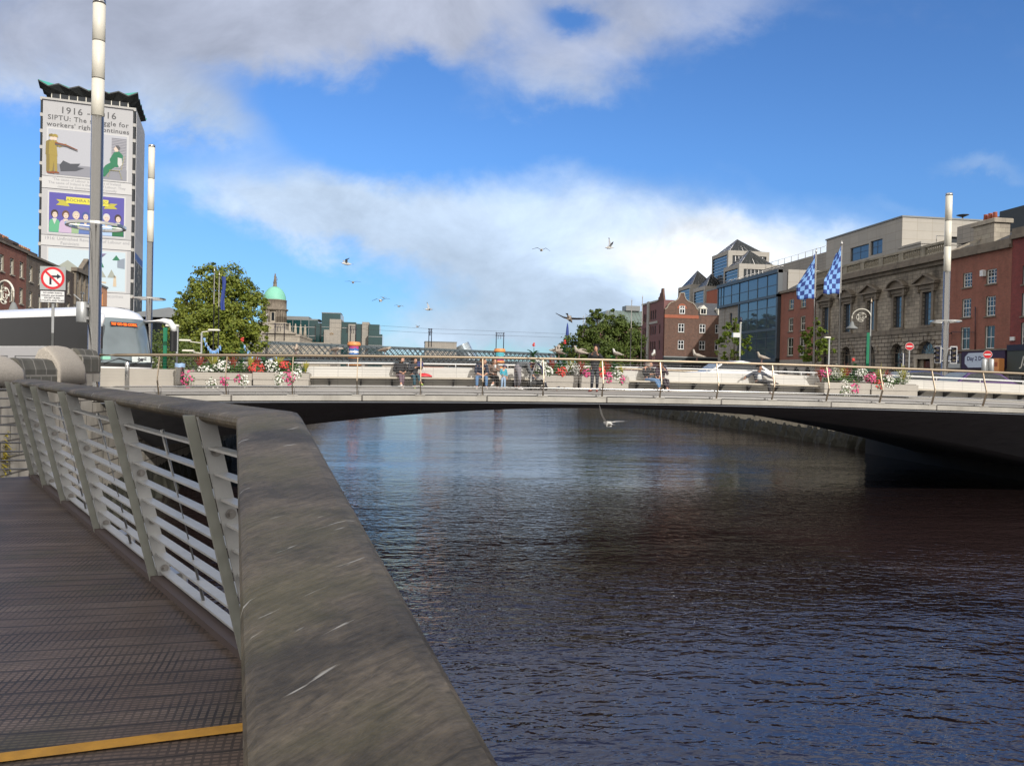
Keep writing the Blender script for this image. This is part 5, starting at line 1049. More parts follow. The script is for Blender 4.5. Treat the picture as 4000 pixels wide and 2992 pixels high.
# river side face
bs = MB().box((W_+.02, .5, 3), (W_+.12, W_-.5, 51.3)).build('side_banner', BAN, h)
R = random.Random(12); tx = MB()
def rows_(z0, z1, y0, y1, dz, th):
    z = z0
    while z > z1:
        y = y0
        while y < y1-.4:
            l = R.uniform(.3, 1.1); tx.box((W_+.121, y, z), (W_+.13, min(y1, y+l), z+th)); y += l+R.uniform(.12, .25)
        z -= dz
rows_(49, 43.5, 1.6, 14.4, .75, .14); rows_(42.5, 36.0, 1.5, 15, .62, .2); rows_(35, 27.2, 6.5, 15, .4, .11); rows_(35, 27.2, 1.5, 5.8, .4, .11)
tx.build('text_rows', INK2, h)
MB().box((W_+.121, 1.0, 22.6), (W_+.13, 15.2, 24.0)).build('blue_strip', plain('print_blue', (.06, .12, .33)), h)
tx = MB(); 
for k in range(26): y = R.uniform(1.2, 14); z = R.uniform(13, 21.5); tx.box((W_+.131+.001*k, y, z), (W_+.14+.001*k, y+R.uniform(.3, 1.0), z+R.uniform(.4, 1.6)))
MB().box((W_+.121, 1.0, 12), (W_+.13, 15.2, 22.4)).build('crowd_photo', plain('photo_dark', (.06, .06, .055)), h); tx.build('crowd_tone', plain('photo_pale', (.32, .31, .28)), h)
# penthouse and zigzag roof
MB().box((1.6, 1.6, 51.95), (W_-1.6, W_-1.6, 54.0)).build('penthouse', M['glass'], h)
b = MB()
for i in range(10):
    x = 1.6+(W_-3.2)*i/9
    MB().box((x-.07, 1.5, 51.95), (x+.07, 1.599, 54.0)).build('penthouse_mullion', M['offwhite'], h); MB().box((W_-1.599, x-.07, 51.95), (W_-1.5, x+.07, 54.0)).build('penthouse_mullion', M['offwhite'], h)
N = 10; e = -.35; c_ = W_/2
def zig(i): return 54.75 if i % 2 == 0 else 54.1
ring = []
for (ax, ay), (bx_, by_) in (((e,e),(W_-e,e)), ((W_-e,e),(W_-e,W_-e)), ((W_-e,W_-e),(e,W_-e)), ((e,W_-e),(e,e))):
    for i in range(N): ring.append((ax+(bx_-ax)*i/N, ay+(by_-ay)*i/N, zig(i)+(.25 if i == 0 else 0)))
inn = []
for x, y, z in ring:
    inn.append((c_+(x-c_)*.48, c_+(y-c_)*.48, z+.35))
n = len(ring); b = MB(); b.add(ring+inn, [(i, (i+1) % n, n+(i+1) % n, n+i) for i in range(n)]); low = [(x, y, z-.22) for x, y, z in ring]; lin = [(c_+(x-c_)*.78, c_+(y-c_)*.78, 53.3) for x, y, z in ring]
b.build('zigzag_roof', M['copper_roof'], h); b = MB(); b.add(ring+low, [(i, (i+1) % n, n+(i+1) % n, n+i) for i in range(n)]); b.add(low+lin, [(i, (i+1) % n, n+(i+1) % n, n+i) for i in range(n)]); b.build('eaves', M['roof_dark'], h)
b = MB(); b.add([(4.8,4.8,54.4),(11.6,4.8,54.4),(11.6,11.6,54.4),(4.8,11.6,54.4),(5.4,5.4,55.7),(11,5.4,55.7),(11,11,55.7),(5.4,11,55.7)], [(0,1,5,4),(1,2,6,5),(2,3,7,6),(3,0,4,7),(4,5,6,7)]); b.box((5.2, 5.2, 55.7), (11.2, 11.2, 55.95)); b.build('copper_lantern', M['copper_roof'], h)

# ------------------------------------------------------------------ far north bank
h = thing('pavilion_hall', 'low hall with grey pyramid roof seen past the coach mirror', 'building', (-40.5, 120, 0))
MB().box((0, 0, QL), (10, 10, 8.7)).build('wall', M['glass'], h); b = MB(); b.add([(-.8,-.8,8.71),(10.8,-.8,8.71),(10.8,10.8,8.71),(-.8,10.8,8.71),(5.2,5,10.6)], [(0,1,4),(1,2,4),(2,3,4),(3,0,4)]); b.build('roof', M['lead'], h)
h = thing('quayside_house', 'low pale house with white sash windows behind the flower troughs', 'building', (-29, 92, 0), rad(8)); wins = [(x, x+1.0, 1.3, 2.7) for x in (.8, 3, 5.2, 7.4)]
b = Facade(); b.wall(0, 9, QL, 3.2, wins); shell(b, 9, 8, QL, 3.2); b.build('wall', [M['portland'], M['portland']], h)
for a, c, d, e in wins: window(h, a, d, c-a, e-d, 'sash')
b = MB(); b.add([(-.4,-.4,3.21),(9.4,-.4,3.21),(9.4,4,4.3),(-.4,4,4.3),(9.4,8.4,3.21),(-.4,8.4,3.21)], [(0,1,2,3),(3,2,4,5),(0,3,5),(1,4,2)]); b.build('roof', M['slate'], h)
# domed customs hall
CHX, CHY = -47.5, 300
h = thing('domed_hall', 'domed classical hall with green copper dome and statue on top', 'building', (CHX, CHY, 0)); S_ = M['portland']
MB().box((-4.75, -4.75, 8), (4.75, 4.75, 18.2)).box((-5.1, -5.1, 18.2), (5.1, 5.1, 18.7)).build('tower_base', S_, h)
MB().lathe([(3.5, 18.7), (3.5, 23.2)], n=24, sm=False).build('drum', M['brick_dark'] if 0 else S_, h); b = MB()
for k in range(4):
    for q in (-.32, .0, .32):
        a = k*pi/2+pi/4+q*.75; b.tube([(4.15*cos(a), 4.15*sin(a), 18.7), (4.15*cos(a), 4.15*sin(a), 23.2)], .42, 10)
    for q in (-.35, .35): a = k*pi/2+q; b.tube([(4.1*cos(a), 4.1*sin(a), 18.7), (4.1*cos(a), 4.1*sin(a), 23.2)], .36, 10)
b.build('column', M['trim_stone'], h)
for k in range(8): a = -pi/2+k*pi/4; b = MB(); b.box((-.45, -.06, 19.4), (.45, .03, 22.4)); o = b.build('window', M['glass'], h); o.location = (3.5*cos(a), 3.5*sin(a), 0); o.rotation_euler = (0, 0, a+pi/2)
b = MB(); b.lathe([(4.6, 23.2), (4.95, 23.5), (4.95, 23.8), (4.3, 24.0), (4.3, 26.9), (4.55, 27.0), (4.0, 27.3)], n=32); b.build('attic', M['trim_stone'], h)
b = MB(); b.tube([(0, -4.28, 25.7), (0, -4.42, 25.7)], .85, 20); o = b.build('clock', plain('clock_face', (.10, .13, .17)), h); b = MB(); b.lathe([(.86, -.03), (1.0, .0), (.86, .06)], n=20); o2 = b.build('clock_ring', M['trim_stone'], o); o2.location = (0, -4.4, 25.7); o2.rotation_euler = (pi/2, 0, 0)
o.rotation_euler = (0, 0, rad(-20))
prof = [(4.0*cos(t_), 27.2+5.1*sin(t_)) for t_ in [pi/2*k/12 for k in range(12)]]+[(.75, 32.25)]
vs = []; nn = 48; b = MB(); rows = []
for r, z in prof: rows.append([(r*(1+.018*(1 if j % 2 else -1))*cos(2*pi*j/nn), r*(1+.018*(1 if j % 2 else -1))*sin(2*pi*j/nn), z) for j in range(nn+1)])
b.grid(rows); b.build('dome', M['copper'], h)
MB().lathe([(.95, 32.1), (.7, 32.5), (.62, 33.6), (.8, 33.75), (.8, 33.9), (0.01, 33.92)], n=16).build('lantern', M['trim_stone'], h)
b = MB(); b.lathe([(.5, 33.9), (.55, 34.5), (.38, 35.3), (.45, 36.0), (.2, 36.4), (.28, 36.7), (.2, 37.0), (.02, 37.1)], n=10); b.tube([(.3, 0, 36.0), (.7, 0, 35.2), (.75, 0, 34.4)], [.15, .12, .08], 6); b.build('statue', M['trim_stone'], h)
b = MB(); b.box((-6.5, -42, QL), (14.6, -8, 12.2)); b.box((-6.6, -42.2, 12.2), (14.8, -8, 12.9)); b.build('main_block', S_, h); b = MB(); b.prism([(3, 12.95), (13.5, 12.95), (8.2, 15.2)], lambda x, z, y: (x, y, z), -43, -30); b.build('pediment', S_, h)
b = MB(); b.box((-14, -40, QL), (-6.6, -5, 12.0)); b.box((14.7, -38, QL), (24, -10, 10.6)); b.build('wing', S_, h)
for i, x in enumerate((10.5, 11.9, 13.2, 14.3)): MB().lathe([(.55, 12.9), (.5, 14.2), (.36, 15.4), (.4, 16.0), (.17, 16.2), (.26, 16.5), (.1, 16.85)], (x, -35+3*i, 0), 9).build('statue', M['portland'], h)
# green glass offices
h = thing('glass_office', 'dark green glass offices with grey stone piers right of the domed hall', 'building', (-45, 306, 0)); G = M['glass_green']; SP = M['beige_grey']
for nm, m_, x0, x1, y0, zt in (('glass_wing', G, 0, 12.5, 2, 20.6), ('glass_wing', G, 12.0, 21.1, 0, 19.5), ('glass_wing', G, 21.1, 27.0, -.5, 20.2), ('glass_tower', G, 14.3, 21.3, -2.5, 23.2), ('stone_pier', SP, 17.3, 21.6, -3, 21.0), ('stone_pier', SP, 15.4, 21.5, -4, 16.9), ('stone_pier', SP, 24.3, 26.9, -3, 19.3), ('stone_pier', SP, 29.4, 32.0, -2.5, 20.3), ('glass_bay', G, 26.9, 29.4, -1, 19.6), ('glass_bay', G, 32.0, 36, -3.5, 19.4), ('glass_bay', G, 32, 37.2, -6, 15.6), ('glass_bay', G, 21.6, 24.3, -2, 16)):
    MB().box((x0, y0, QL), (x1, 14, zt)).build(nm, m_, h)
MB().box((0, 2.2, 20.6), (9, 12, 22.0)).box((9, 3, 20.6), (13, 12, 21.2)).build('roof', M['lead'], h)
b = MB()
for z in (8, 11.3, 14.6, 17.9): b.box((0, 1.9, z), (12.4, 1.99, z+.18)); b.box((14.3, -2.6, z), (17.2, -2.51, z+.12)); b.box((21.7, -.6, z), (24.2, -.51, z+.15)); b.box((32, -6.1, z), (37.2, -6.01, z+.12)) if z < 15 else None
for x in (3, 6, 9): b.box((x, 1.9, 6), (x+.12, 1.99, 20.5))
b.build('glazing_bar', M['steel_dull'], h); b = MB(); b.box((14.2, -2.6, 23.2), (21.4, 6, 23.5)); b.build('roof_rail', M['lead'], h)
b = MB(); R = random.Random(8)
for k in range(9): a = R.uniform(0, 6.28); b.bar((18.2+.7*cos(a), -4.06, 15.3+.5*sin(a)), (18.2+.7*cos(a+2.2), -4.06, 15.3+.5*sin(a+2.2)), .05, .16, up=(0, 1, 0))
b.build('crest', plain('crest_gold', (.35, .22, .1)), h)
# far things down the river
h = thing('grey_warehouse', 'long grey box building on the far skyline over the lattice bridge', 'building', (14, 500, 0)); MB().box((0, 0, QL), (20, 20, 21)).build('wall', M['beige_grey'], h); MB().box((-.3, -.3, 21), (20.3, 20, 21.5)).build('roof', M['lead'], h)
h = thing('tilted_glass_drum', 'tilted glass drum building on the far skyline', 'building', (42, 510, 12)); b = MB(); b.lathe([(5.2, -8), (5.2, 9)], n=24, sm=False); b.lathe([(5.3, 9), (.1, 9.3)], n=24)
o = b.build('drum', pbr('drum_glass', (.42, .48, .52), .2, .6, .3, .5), h); o.rotation_euler = (0, rad(-28), 0)
b = MB(); 
for k in range(6): b.lathe([(5.25, -7+3*k), (5.27, -6.8+3*k)], n=24)
o = b.build('drum_band', M['steel_dull'], h); o.rotation_euler = (0, rad(-28), 0); MB().box((-14, -2, -12), (-3, 12, 5)).build('side_block', M['glass_blue'], h)
cols = [('far_house', 'red brick house far down the river', 'brick_red'), ('far_house', 'pale far house', 'portland'), ('far_house', 'x', 'brick_orange')]
R = random.Random(31)
FARL = ['long brick warehouse far down the north bank under the lattice', 'pale block far down the river left of centre', 'orange brick block far down the river near the middle', 'blue glass block far down the river', 'low red block far down the river right of centre', 'pale offices far down the south bank', 'brick block behind the southern trees far down the bank']
for i, (x, w_, z_, m_) in enumerate(((-38, 22, 8, 'brick_red'), (-12, 18, 6.5, 'portland'), (8, 14, 7.5, 'brick_orange'), (24, 12, 6.0, 'glass_blue'), (38, 20, 7.2, 'brick_red'))):
    y = 420 if i < 5 else (380, 262)[i-5]; h = thing('far_block', FARL[i], 'building', (x, y, 0)); ops = [(1.2+2.6*k, 2.4+2.6*k, 2+3*j, 3.8+3*j) for k in range(int((w_-1)/2.6)) for j in range(int((z_-1)/3))]
    b = Facade(); b.wall(0, w_, QL, z_, ops, .3); shell(b, w_, 15, QL, z_); b.build('wall', [M[m_], M[m_]], h)
    g = MB(); g.quad((.5, .28, QL+.5), (w_-.5, .28, QL+.5), (w_-.5, .28, z_-.2), (.5, .28, z_-.2)); g.build('glazing', M['glass'], h); MB().box((-.2, -.2, z_), (w_+.2, 15, z_+.3)).build('roof', M['slate'], h)
# ------------------------------------------------------------------ iron lattice railway bridge
A_ = Vector((-46, 143, 0)); B_ = Vector((52, 196, 0)); dv = (B_-A_); LL = dv.length
h = thing('lattice_bridge', 'grey green iron lattice railway bridge crossing the whole river', 'bridge', A_, math.atan2(dv.y, dv.x))
for y in (0, 9):
    b = MB(); b.box((0, y-.25, 6.55), (LL, y+.25, 6.85)); b.box((0, y-.25, 3.3), (LL, y+.25, 3.6)); b.build('chord', M['green_iron'], h); b = MB(); s_ = 1.28; n = int(LL/s_)
    for i in range(-2, n): 
        x0, x1 = i*s_, i*s_+3.0
        if x0 >= 0 and x1 <= LL: b.bar((x0, y-.08, 3.6), (x1, y-.08, 6.55), .05, .26, up=(0, 1, 0)); b.bar((x1, y+.08, 3.6), (x0, y+.08, 6.55), .05, .26, up=(0, 1, 0))
    b.build('lattice', M['green_iron'], h)
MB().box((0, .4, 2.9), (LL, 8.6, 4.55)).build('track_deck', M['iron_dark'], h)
def pier(xpx, Yd, label, cols_):
    p = atY(xpx, 1360, Yd); t = thing('bridge_pier', label, 'bridge pier', (p.x, p.y, 0), 0, 'painted iron piers of the lattice bridge')
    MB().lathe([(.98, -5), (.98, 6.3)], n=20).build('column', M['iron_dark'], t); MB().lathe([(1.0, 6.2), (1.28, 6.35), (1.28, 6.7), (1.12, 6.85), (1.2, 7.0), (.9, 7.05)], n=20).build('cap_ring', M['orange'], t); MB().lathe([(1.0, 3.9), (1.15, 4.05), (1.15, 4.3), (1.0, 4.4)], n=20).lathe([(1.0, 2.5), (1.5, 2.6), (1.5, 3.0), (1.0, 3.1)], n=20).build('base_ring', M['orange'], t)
    R = random.Random(int(xpx)); 
    for k, cn in enumerate(cols_):
        b = MB(); a0 = rad(-150); a1 = rad(-30); N = 10
        up = [4.6+.45*(k+R.uniform(.5, 1.0)) for _ in range(N+1)]; lo = [4.5+.42*k+R.uniform(-.1, .15) for _ in range(N+1)]
        b.grid([[((1.0+.012*k)*cos(a0+(a1-a0)*i/N), (1.0+.012*k)*sin(a0+(a1-a0)*i/N), z[i]) for i in range(N+1)] for z in (lo, up)], sm=False); b.build('painted_panel', M[cn], t, recalc=False)
    return t
plain('paint_blue', (.05, .16, .45)); plain('paint_white', (.7, .72, .78)); plain('paint_magenta', (.45, .06, .22)); plain('paint_cyan', (.10, .45, .52))
pier(1383, 151.5, 'orange ringed bridge pier with blue and white zigzag painting', ['paint_blue', 'paint_white', 'paint_blue', 'paint_magenta']); pier(1952, 169, 'orange ringed bridge pier with magenta and turquoise painting', ['paint_magenta', 'paint_white', 'paint_cyan', 'paint_cyan'])
def gantry(px0, px1, top, Yd, label, m_='sign_black'):
    a = atY(px0, top, Yd); c = atY(px1, top, Yd); t = thing('catenary_gantry', label, 'gantry', (a.x, Yd, 6.8), 0, 'overhead line gantries on the lattice bridge'); w = c.x-a.x; z = a.z-6.8
    for x in (0, w): MB().tube([(x, 0, 0), (x, 0, z)], .09, 6).build('mast', M[m_], t)
    b = MB(); b.box((-.2, -.1, z-.2), (w+.2, .1, z-.1)); b.box((-.2, -.1, z-.8), (w+.2, .1, z-.7))
    for k in range(4): x = w*k/4; b.bar((x, 0, z-.75), (x+w/4, 0, z-.15), .06, .06)
    for k in (.25, .6): b.tube([(w*k, 0, z-.8), (w*k, 0, z-1.5)], .05, 5)
    b.build('crossbeam', M[m_], t)
gantry(1939, 1968, 1298, 172, 'wide overhead line gantry above the right painted pier'); gantry(1676, 1686, 1283, 163, 'narrow overhead line gantry seen end on left of the grey skyline block'); gantry(1369, 1390, 1272, 153, 'overhead line gantry above the left painted pier'); gantry(1075, 1111, 1262, 150, 'overhead line gantry in front of the domed hall')
b = MB()
for dz in (0, .9): b.tube([atY(1060, 1268, 149)+Vector((0, 0, dz)), atY(1380, 1280, 152)+Vector((0, 0, dz-.2)), atY(1680, 1296, 163)+Vector((0, 0, dz-.3)), atY(1955, 1305, 172)+Vector((0, 0, dz-.3)), atY(2300, 1318, 184)+Vector((0, 0, dz-.3))], .022, 4)
tag(b.build('overhead_wire', M['darkgrey']), 'thin overhead wires strung between the railway gantries', 'cable')
# ------------------------------------------------------------------ masts and street furniture
def mast(label, x, y, z0, zt, zw, zr, rr=.95, tilt=0):
    t = thing('mast_lamp', label, 'lamp mast', (x, y, z0), 0, 'tall mast lamps at the bridge corners'); zt -= z0; zw -= z0; zr -= z0
    MB().lathe([(.30, 0), (.30, .03), (.205, .031), (.20, zw)], n=28).build('steel_shaft', M['steel'], t); n = 3; s = (zt-zw)/n
    for k in range(n): MB().lathe([(.185, zw+s*k+.002), (.205, zw+s*k+.01), (.203, zw+s*(k+1)-.03), (.18, zw+s*(k+1)-.025)], n=28).build('cream_section', M['offwhite'], t)
    MB().lathe([(.185, zw), (.185, zt-.1)], n=20).build('joint', M['darkgrey'], t); MB().lathe([(.185, zt-.03), (.21, zt-.03), (.21, zt+.12), (.0, zt+.13)], n=28).build('top_cap', M['steel'], t)
    rg = MB().lathe([(rr-.11, zr), (rr, zr), (rr, zr+.09), (rr-.11, zr+.09), (rr-.11, zr)], n=40, sm=False, caps=False).build('ring', M['steel'], t); b = MB()
    for k in range(4): a = rad(20+90*k); b.bar((.19*cos(a), .19*sin(a), zr+.04), ((rr-.1)*cos(a), (rr-.1)*sin(a), zr+.04), .05, .03)
    b.build('spoke', M['steel'], rg); return t
ml = mast('tallest steel and cream mast lamp standing in front of the coach at the left', -10.66, 29.0, QL, 14.05, 10.15, 6.3)
mast('mast lamp beyond the coach at the far left corner of the bridge', -16.5, 54, QL, 15.85, 9.65, 5.9, 1.0)
mr = mast('mast lamp at the south end of the bridge by the traffic lights', 34.6, 46, .2, 13.6, 8.7, 5.45, .95)
t = thing('equipment_drum', 'grey cylindrical equipment housing strapped to the tallest mast lamp', 'housing', (-11.05, 28.95, 0)); p0 = atY(325, 1180, 29).z; p1 = atY(320, 1260, 29).z
MB().lathe([(.17, p1), (.185, p1+.02), (.185, p0-.02), (.17, p0), (0, p0+.01)], n=22).build('body', M['galv'], t); b = MB(); b.tube([(0, 0, p0), (0, 0, p0+.32)], .02, 6); b.bar((-.05, 0, p0+.05), (-.28, 0, p0+.25), .02, .03); b.tube([(-.05,0,p0+.3),(.05,0,p0+.3)], .05, 8); b.build('aerial', M['galv'], t); MB().box((.1, -.1, p1+.1), (.3, .1, p1+.2)).box((.1, -.1, p0-.2), (.3, .1, p0-.1)).build('strap', M['steel_dull'], t)
# no right turn sign
c = atY(206, 1087, 26); s = .355
t = thing('no_right_turn_sign', 'round red no right turn sign above a white plate on a grey post', 'road sign', (c.x, 26, QL))
zc = c.z-QL; MB().box((-.37, 0, zc-.36), (.37, .02, zc+.36)).build('back_plate', M['sign_grey'], t); MB().tube([(0, .05, 0), (0, .05, zc+.3)], .045, 10).build('post', M['galv'], t)
def disc(b, r, y0, y1, n=40, c=(0, 0)): b.prism([(c[0]+r*cos(2*pi*k/n), c[1]+r*sin(2*pi*k/n)) for k in range(n)], lambda x, z, y: (x, y, z), y0, y1)
b = MB(); disc(b, .345, -.006, -.001, c=(0, zc)); b.build('red_disc', M['red'], t); b = MB(); disc(b, .27, -.010, -.0065, c=(0, zc)); b.build('white_disc', M['white'], t)
b = MB(); b.bar((-.06, -.012, zc-.2), (-.06, -.012, zc+.05), .06, .003, up=(0, 1, 0)); b.bar((-.09, -.012, zc+.055), (.14, -.012, zc+.055), .06, .003, up=(0, 1, 0)); b.add([(.13, -.0135, zc-.03), (.25, -.0135, zc+.055), (.13, -.0135, zc+.14)], [(0, 1, 2)]); b.build('arrow', M['sign_black'], t)
b = MB(); b.bar((-.215, -.017, zc+.215), (.215, -.017, zc-.215), .062, .003, up=(0, 1, 0)); b.build('slash', M['red'], t)
z1 = zc-.39; MB().box((-.36, 0, z1-.37), (.36, .02, z1)).build('plate_rim', M['sign_black'], t); o = MB().box((-.345, -.005, z1-.355), (.345, -.001, z1-.015)).build('text_plate', M['white'], t)
for i, (s_, sh) in enumerate((('Ach amháin busanna', .25), ('rothaithe agus tacsaithe', .25), ('EXCEPT BUSES,', 0), ('CYCLISTS AND TAXIS', 0))): text('lettering', s_, .068 if i < 2 else .07, M['sign_black'], t, face_m(0, -.007, z1-.065-.08*i), shear=sh, depth=.001, bold=.0015)
def no_entry(label, px, py, X, plates=False):
    c = atX(px, py, X); d = Vector((EYE.x-c.x, EYE.y-c.y)); t = thing('no_entry_sign', label, 'road sign', (c.x, c.y, QR), math.atan2(d.y, d.x)+pi/2, 'round no entry signs on the south quay'); z = c.z-QR
    b = MB(); disc(b, .32, -.03, -.01, c=(0, z)); b.build('white_rim', M['white'], t); b = MB(); disc(b, .295, -.035, -.0305, c=(0, z)); b.build('red_disc', M['red'], t); MB().box((-.22, -.041, z-.055), (.22, -.0355, z+.055)).build('bar', M['white'], t)
    MB().tube([(0, .03, 0), (0, .03, z+.2)], .05, 10).build('post', M['galv'], t); return t
no_entry('no entry sign left, in front of the arched doorway of the stone hall', 3553, 1353, 41); no_entry('no entry sign right, in front of the purple shop front', 3858, 1385, 46)
c = atX(3858, 1430, 45.6); t = thing('traffic_light', 'pair of grey signal housings seen from behind under the right no entry sign', 'traffic light', (c.x, c.y, c.z-.55), rad(-37)); 
for s_ in (-.24, .24): MB().lathe([(.17, 0), (.19, .03), (.19, 1.05), (.14, 1.13), (0, 1.14)], (s_, 0, 0), 16).build('housing', M['galv'], t)
MB().tube([(0, .0, -c.z+.9), (0, 0, .9)], .05, 8).build('post', M['galv'], t)
def signal(label, x, y, z, rz, back=True, vis=True):
    t = thing('traffic_light', label, 'traffic light', (x, y, z), rz, 'traffic lights at the south end of the bridge')
    MB().bbox((-.17, 0, -.5), (.17, .22, .5), .03).build('housing', M['sign_black'], t); 
    if back: MB().box((-.21, .03, -.56), (-.171, .08, .56)).box((.171, .03, -.56), (.21, .08, .56)).box((-.21, .03, .501), (.21, .08, .56)).box((-.21, .03, -.56), (.21, .08, -.501)).build('border', M['white'], t)
    for k in (-1, 0, 1):
        b = MB(); disc(b, .105, -.02, -.002, 20, (0, .31*k)); b.build('lens', M['signal'], t); b = MB(); vs = []
        for i in range(11): a = pi*i/10; vs += [(.125*cos(a), -.002, .31*k+.02+.125*sin(a)), (.125*cos(a)*.95, -.24, .31*k+.02+.11*sin(a))]
        b.add(vs, [(2*i, 2*i+2, 2*i+3, 2*i+1) for i in range(10)]); b.build('visor', M['sign_black'], t, recalc=False)
    return t
signal('traffic light left of the south mast facing away down the quay', 34.0, 45.9, 3.35, rad(-70)); signal('traffic light right of the south mast facing the viewer', 35.15, 45.9, 3.35, rad(-25))
signal('traffic light beside the left no entry sign, seen from its side', atX(3523, 1390, 41).x, atX(3523, 1390, 41).y, 3.4, rad(-110))
b = MB(); b.bar((34.2, 45.95, 3.75), (35.0, 45.95, 3.75), .05, .05); b.bar((34.2, 45.95, 2.95), (35.0, 45.95, 2.95), .05, .05); tag(b.build('signal_bracket', M['galv']), 'bracket arms holding the two traffic lights to the south mast', 'bracket')
# flagpoles
def flagpole(label, x, y, z0, zt, r=.09, grp='bare flagpoles', cat='flagpole'):
    t = thing('flagpole', label, cat, (x, y, z0), 0, grp); h = zt-z0
    MB().tube([(0, 0, 0), (0, 0, 1.9)], r*1.15, 12).tube([(0, 0, 1.9), (0, 0, h-.35)], [r, r*.6], 12).build('pole', M['steel'], t); MB().lathe([(r*.6, h-.35), (r*.9, h-.25), (.01, h+.1)], n=8).build('finial', M['steel_dull'], t); return t
flag_dark = plain('flag_navy', (.02, .045, .22)); flag_pale = plain('flag_sky', (.20, .40, .75))
def flag(label, x, y, ztop, seed, drop=4.1, w=1.6):
    R = random.Random(seed); nx, nz = 10, 18; b = MB(); m0 = []; 
    f = bpy.data.objects; t = thing('flag', label, 'flag', (x, y, ztop), 0, 'checked flags on the south quay poles')
    vs = []
    for j in range(nz+1):
        q = j/nz; off = w*(.25+.75*min(1, q*1.6)) ; 
        for i in range(nx+1):
            s_ = i/nx; xx = -.08-off*s_; yy = .22*sin(s_*5.5+q*2.5+seed)*(.25+s_); zz = -drop*q+(-.95*s_*(1-q)+ -.12*s_*q)+.05*sin(s_*9+q*5)
            vs.append((xx, yy, zz-.05))
    fs = [(j*(nx+1)+i, j*(nx+1)+i+1, (j+1)*(nx+1)+i+1, (j+1)*(nx+1)+i) for j in range(nz) for i in range(nx)]
    fb = MB(); b2 = MB(); fb.v = list(vs); fb.f = fs; fb.m = [((k // nx)//2+(k % nx)//2) % 2 for k in range(len(fs))]; fb.s = [True]*len(fs)
    o = fb.build('cloth', [flag_dark, flag_pale], t, recalc=False); sd = o.modifiers.new('t', 'SOLIDIFY'); sd.thickness = .01; MB().tube([(-.06, 0, .1), (-.07, .0, -drop-.2), (-.02, 0, -drop-4.5)], .01, 5).build('halyard', M['white'], t)
P1 = (37.0, 66.55); P2 = (37.0, 62.4)
flagpole('flagpole carrying the left checked flag', P1[0], P1[1], QR, 13.45, .10, 'flagpoles with checked flags'); flagpole('flagpole carrying the right checked flag', P2[0], P2[1], QR, 13.5, .11, 'flagpoles with checked flags')
flag('left blue and navy checked flag hanging from a pole', P1[0], P1[1], 13.1, 1); flag('right blue and navy checked flag hanging from a pole', P2[0], P2[1], 13.15, 4)
for px, top, lab in ((2468, 1170, 'thin bare flagpole left of the curled gable house'), (2510, 1155, 'thin bare flagpole touching the mauve brick quay front')): p = atX(px, top, 38); flagpole(lab, p.x, p.y, QR, p.z, .10)
for px, top, lab in ((2279, 1233, 'far bare flagpole above the southern trees, left of its pair'), (2289, 1230, 'far bare flagpole above the southern trees, right of its pair')): p = atX(px, top, 38); flagpole(lab, p.x, p.y, QR, p.z, .09)
for px, top, lab, Y in ((838, 1047, 'flagpole in the crown of the north tree, left of its pair', 66), (857, 1063, 'flagpole with hanging blue flag in the crown of the north tree', 66), (1041, 1225, 'thin flagpole left of the domed hall', 90), (1046, 1222, 'thin flagpole just right of another by the domed hall', 92)): p = atY(px, top, Y); flagpole(lab, p.x, p.y, QL, p.z, .06)
p = atY(863, 1090, 66); b = MB(); b.grid([[(p.x+.05+.3*i/4+.05*sin(j), p.y+.1*sin(i*2+j), p.z+.2-j*.45) for i in range(5)] for j in range(7)]); tag(b.build('limp_flag', flag_dark), 'small limp navy flag hanging in front of the north tree', 'flag')
p = atX(2217, 1262, 38); t = thing('furled_flag', 'dark furled flag on a pole rising left of the southern trees', 'flag', (p.x, p.y, QR)); MB().tube([(0,0,0),(0,0,p.z-QR)], .07, 8).build('pole', M['steel_dull'], t); MB().lathe([(.1,p.z-QR-6),(.35,p.z-QR-4.5),(.42,p.z-QR-3),(.25,p.z-QR-1),(.08,p.z-QR)], n=9).build('cloth', flag_dark, t)
# bunting between the poles
def bunting(label, a, c, n, seed):
    R = random.Random(seed); t = thing('bunting', label, 'bunting', a); d = c-a; b = MB(); b.tube([d*(k/12)+Vector((0, 0, -.8*(1-(k/6-1)**2))) for k in range(13)], .012, 4); b.build('cord', M['white'], t); b = MB()
    for k in range(n):
        q = (k+.5)/n; p = d*q+Vector((0, 0, -.8*(1-(2*q-1)**2))); l = R.uniform(.3, .55); b.add([p+Vector((-.1, .03*R.gauss(0, 1), 0)), p+Vector((.1, 0, 0)), p+Vector((R.uniform(-.1, .1), R.uniform(-.1, .1), -l))], [(0, 1, 2)])
    b.build('pennant', flag_pale, t, recalc=False)
bunting('string of pale blue pennants hanging before the north tree', atY(795, 1310, 62), atY(862, 1345, 62), 9, 3); bunting('pale blue streamers between the north tree and the dome', atY(945, 1335, 60), atY(1085, 1385, 60), 8, 5)
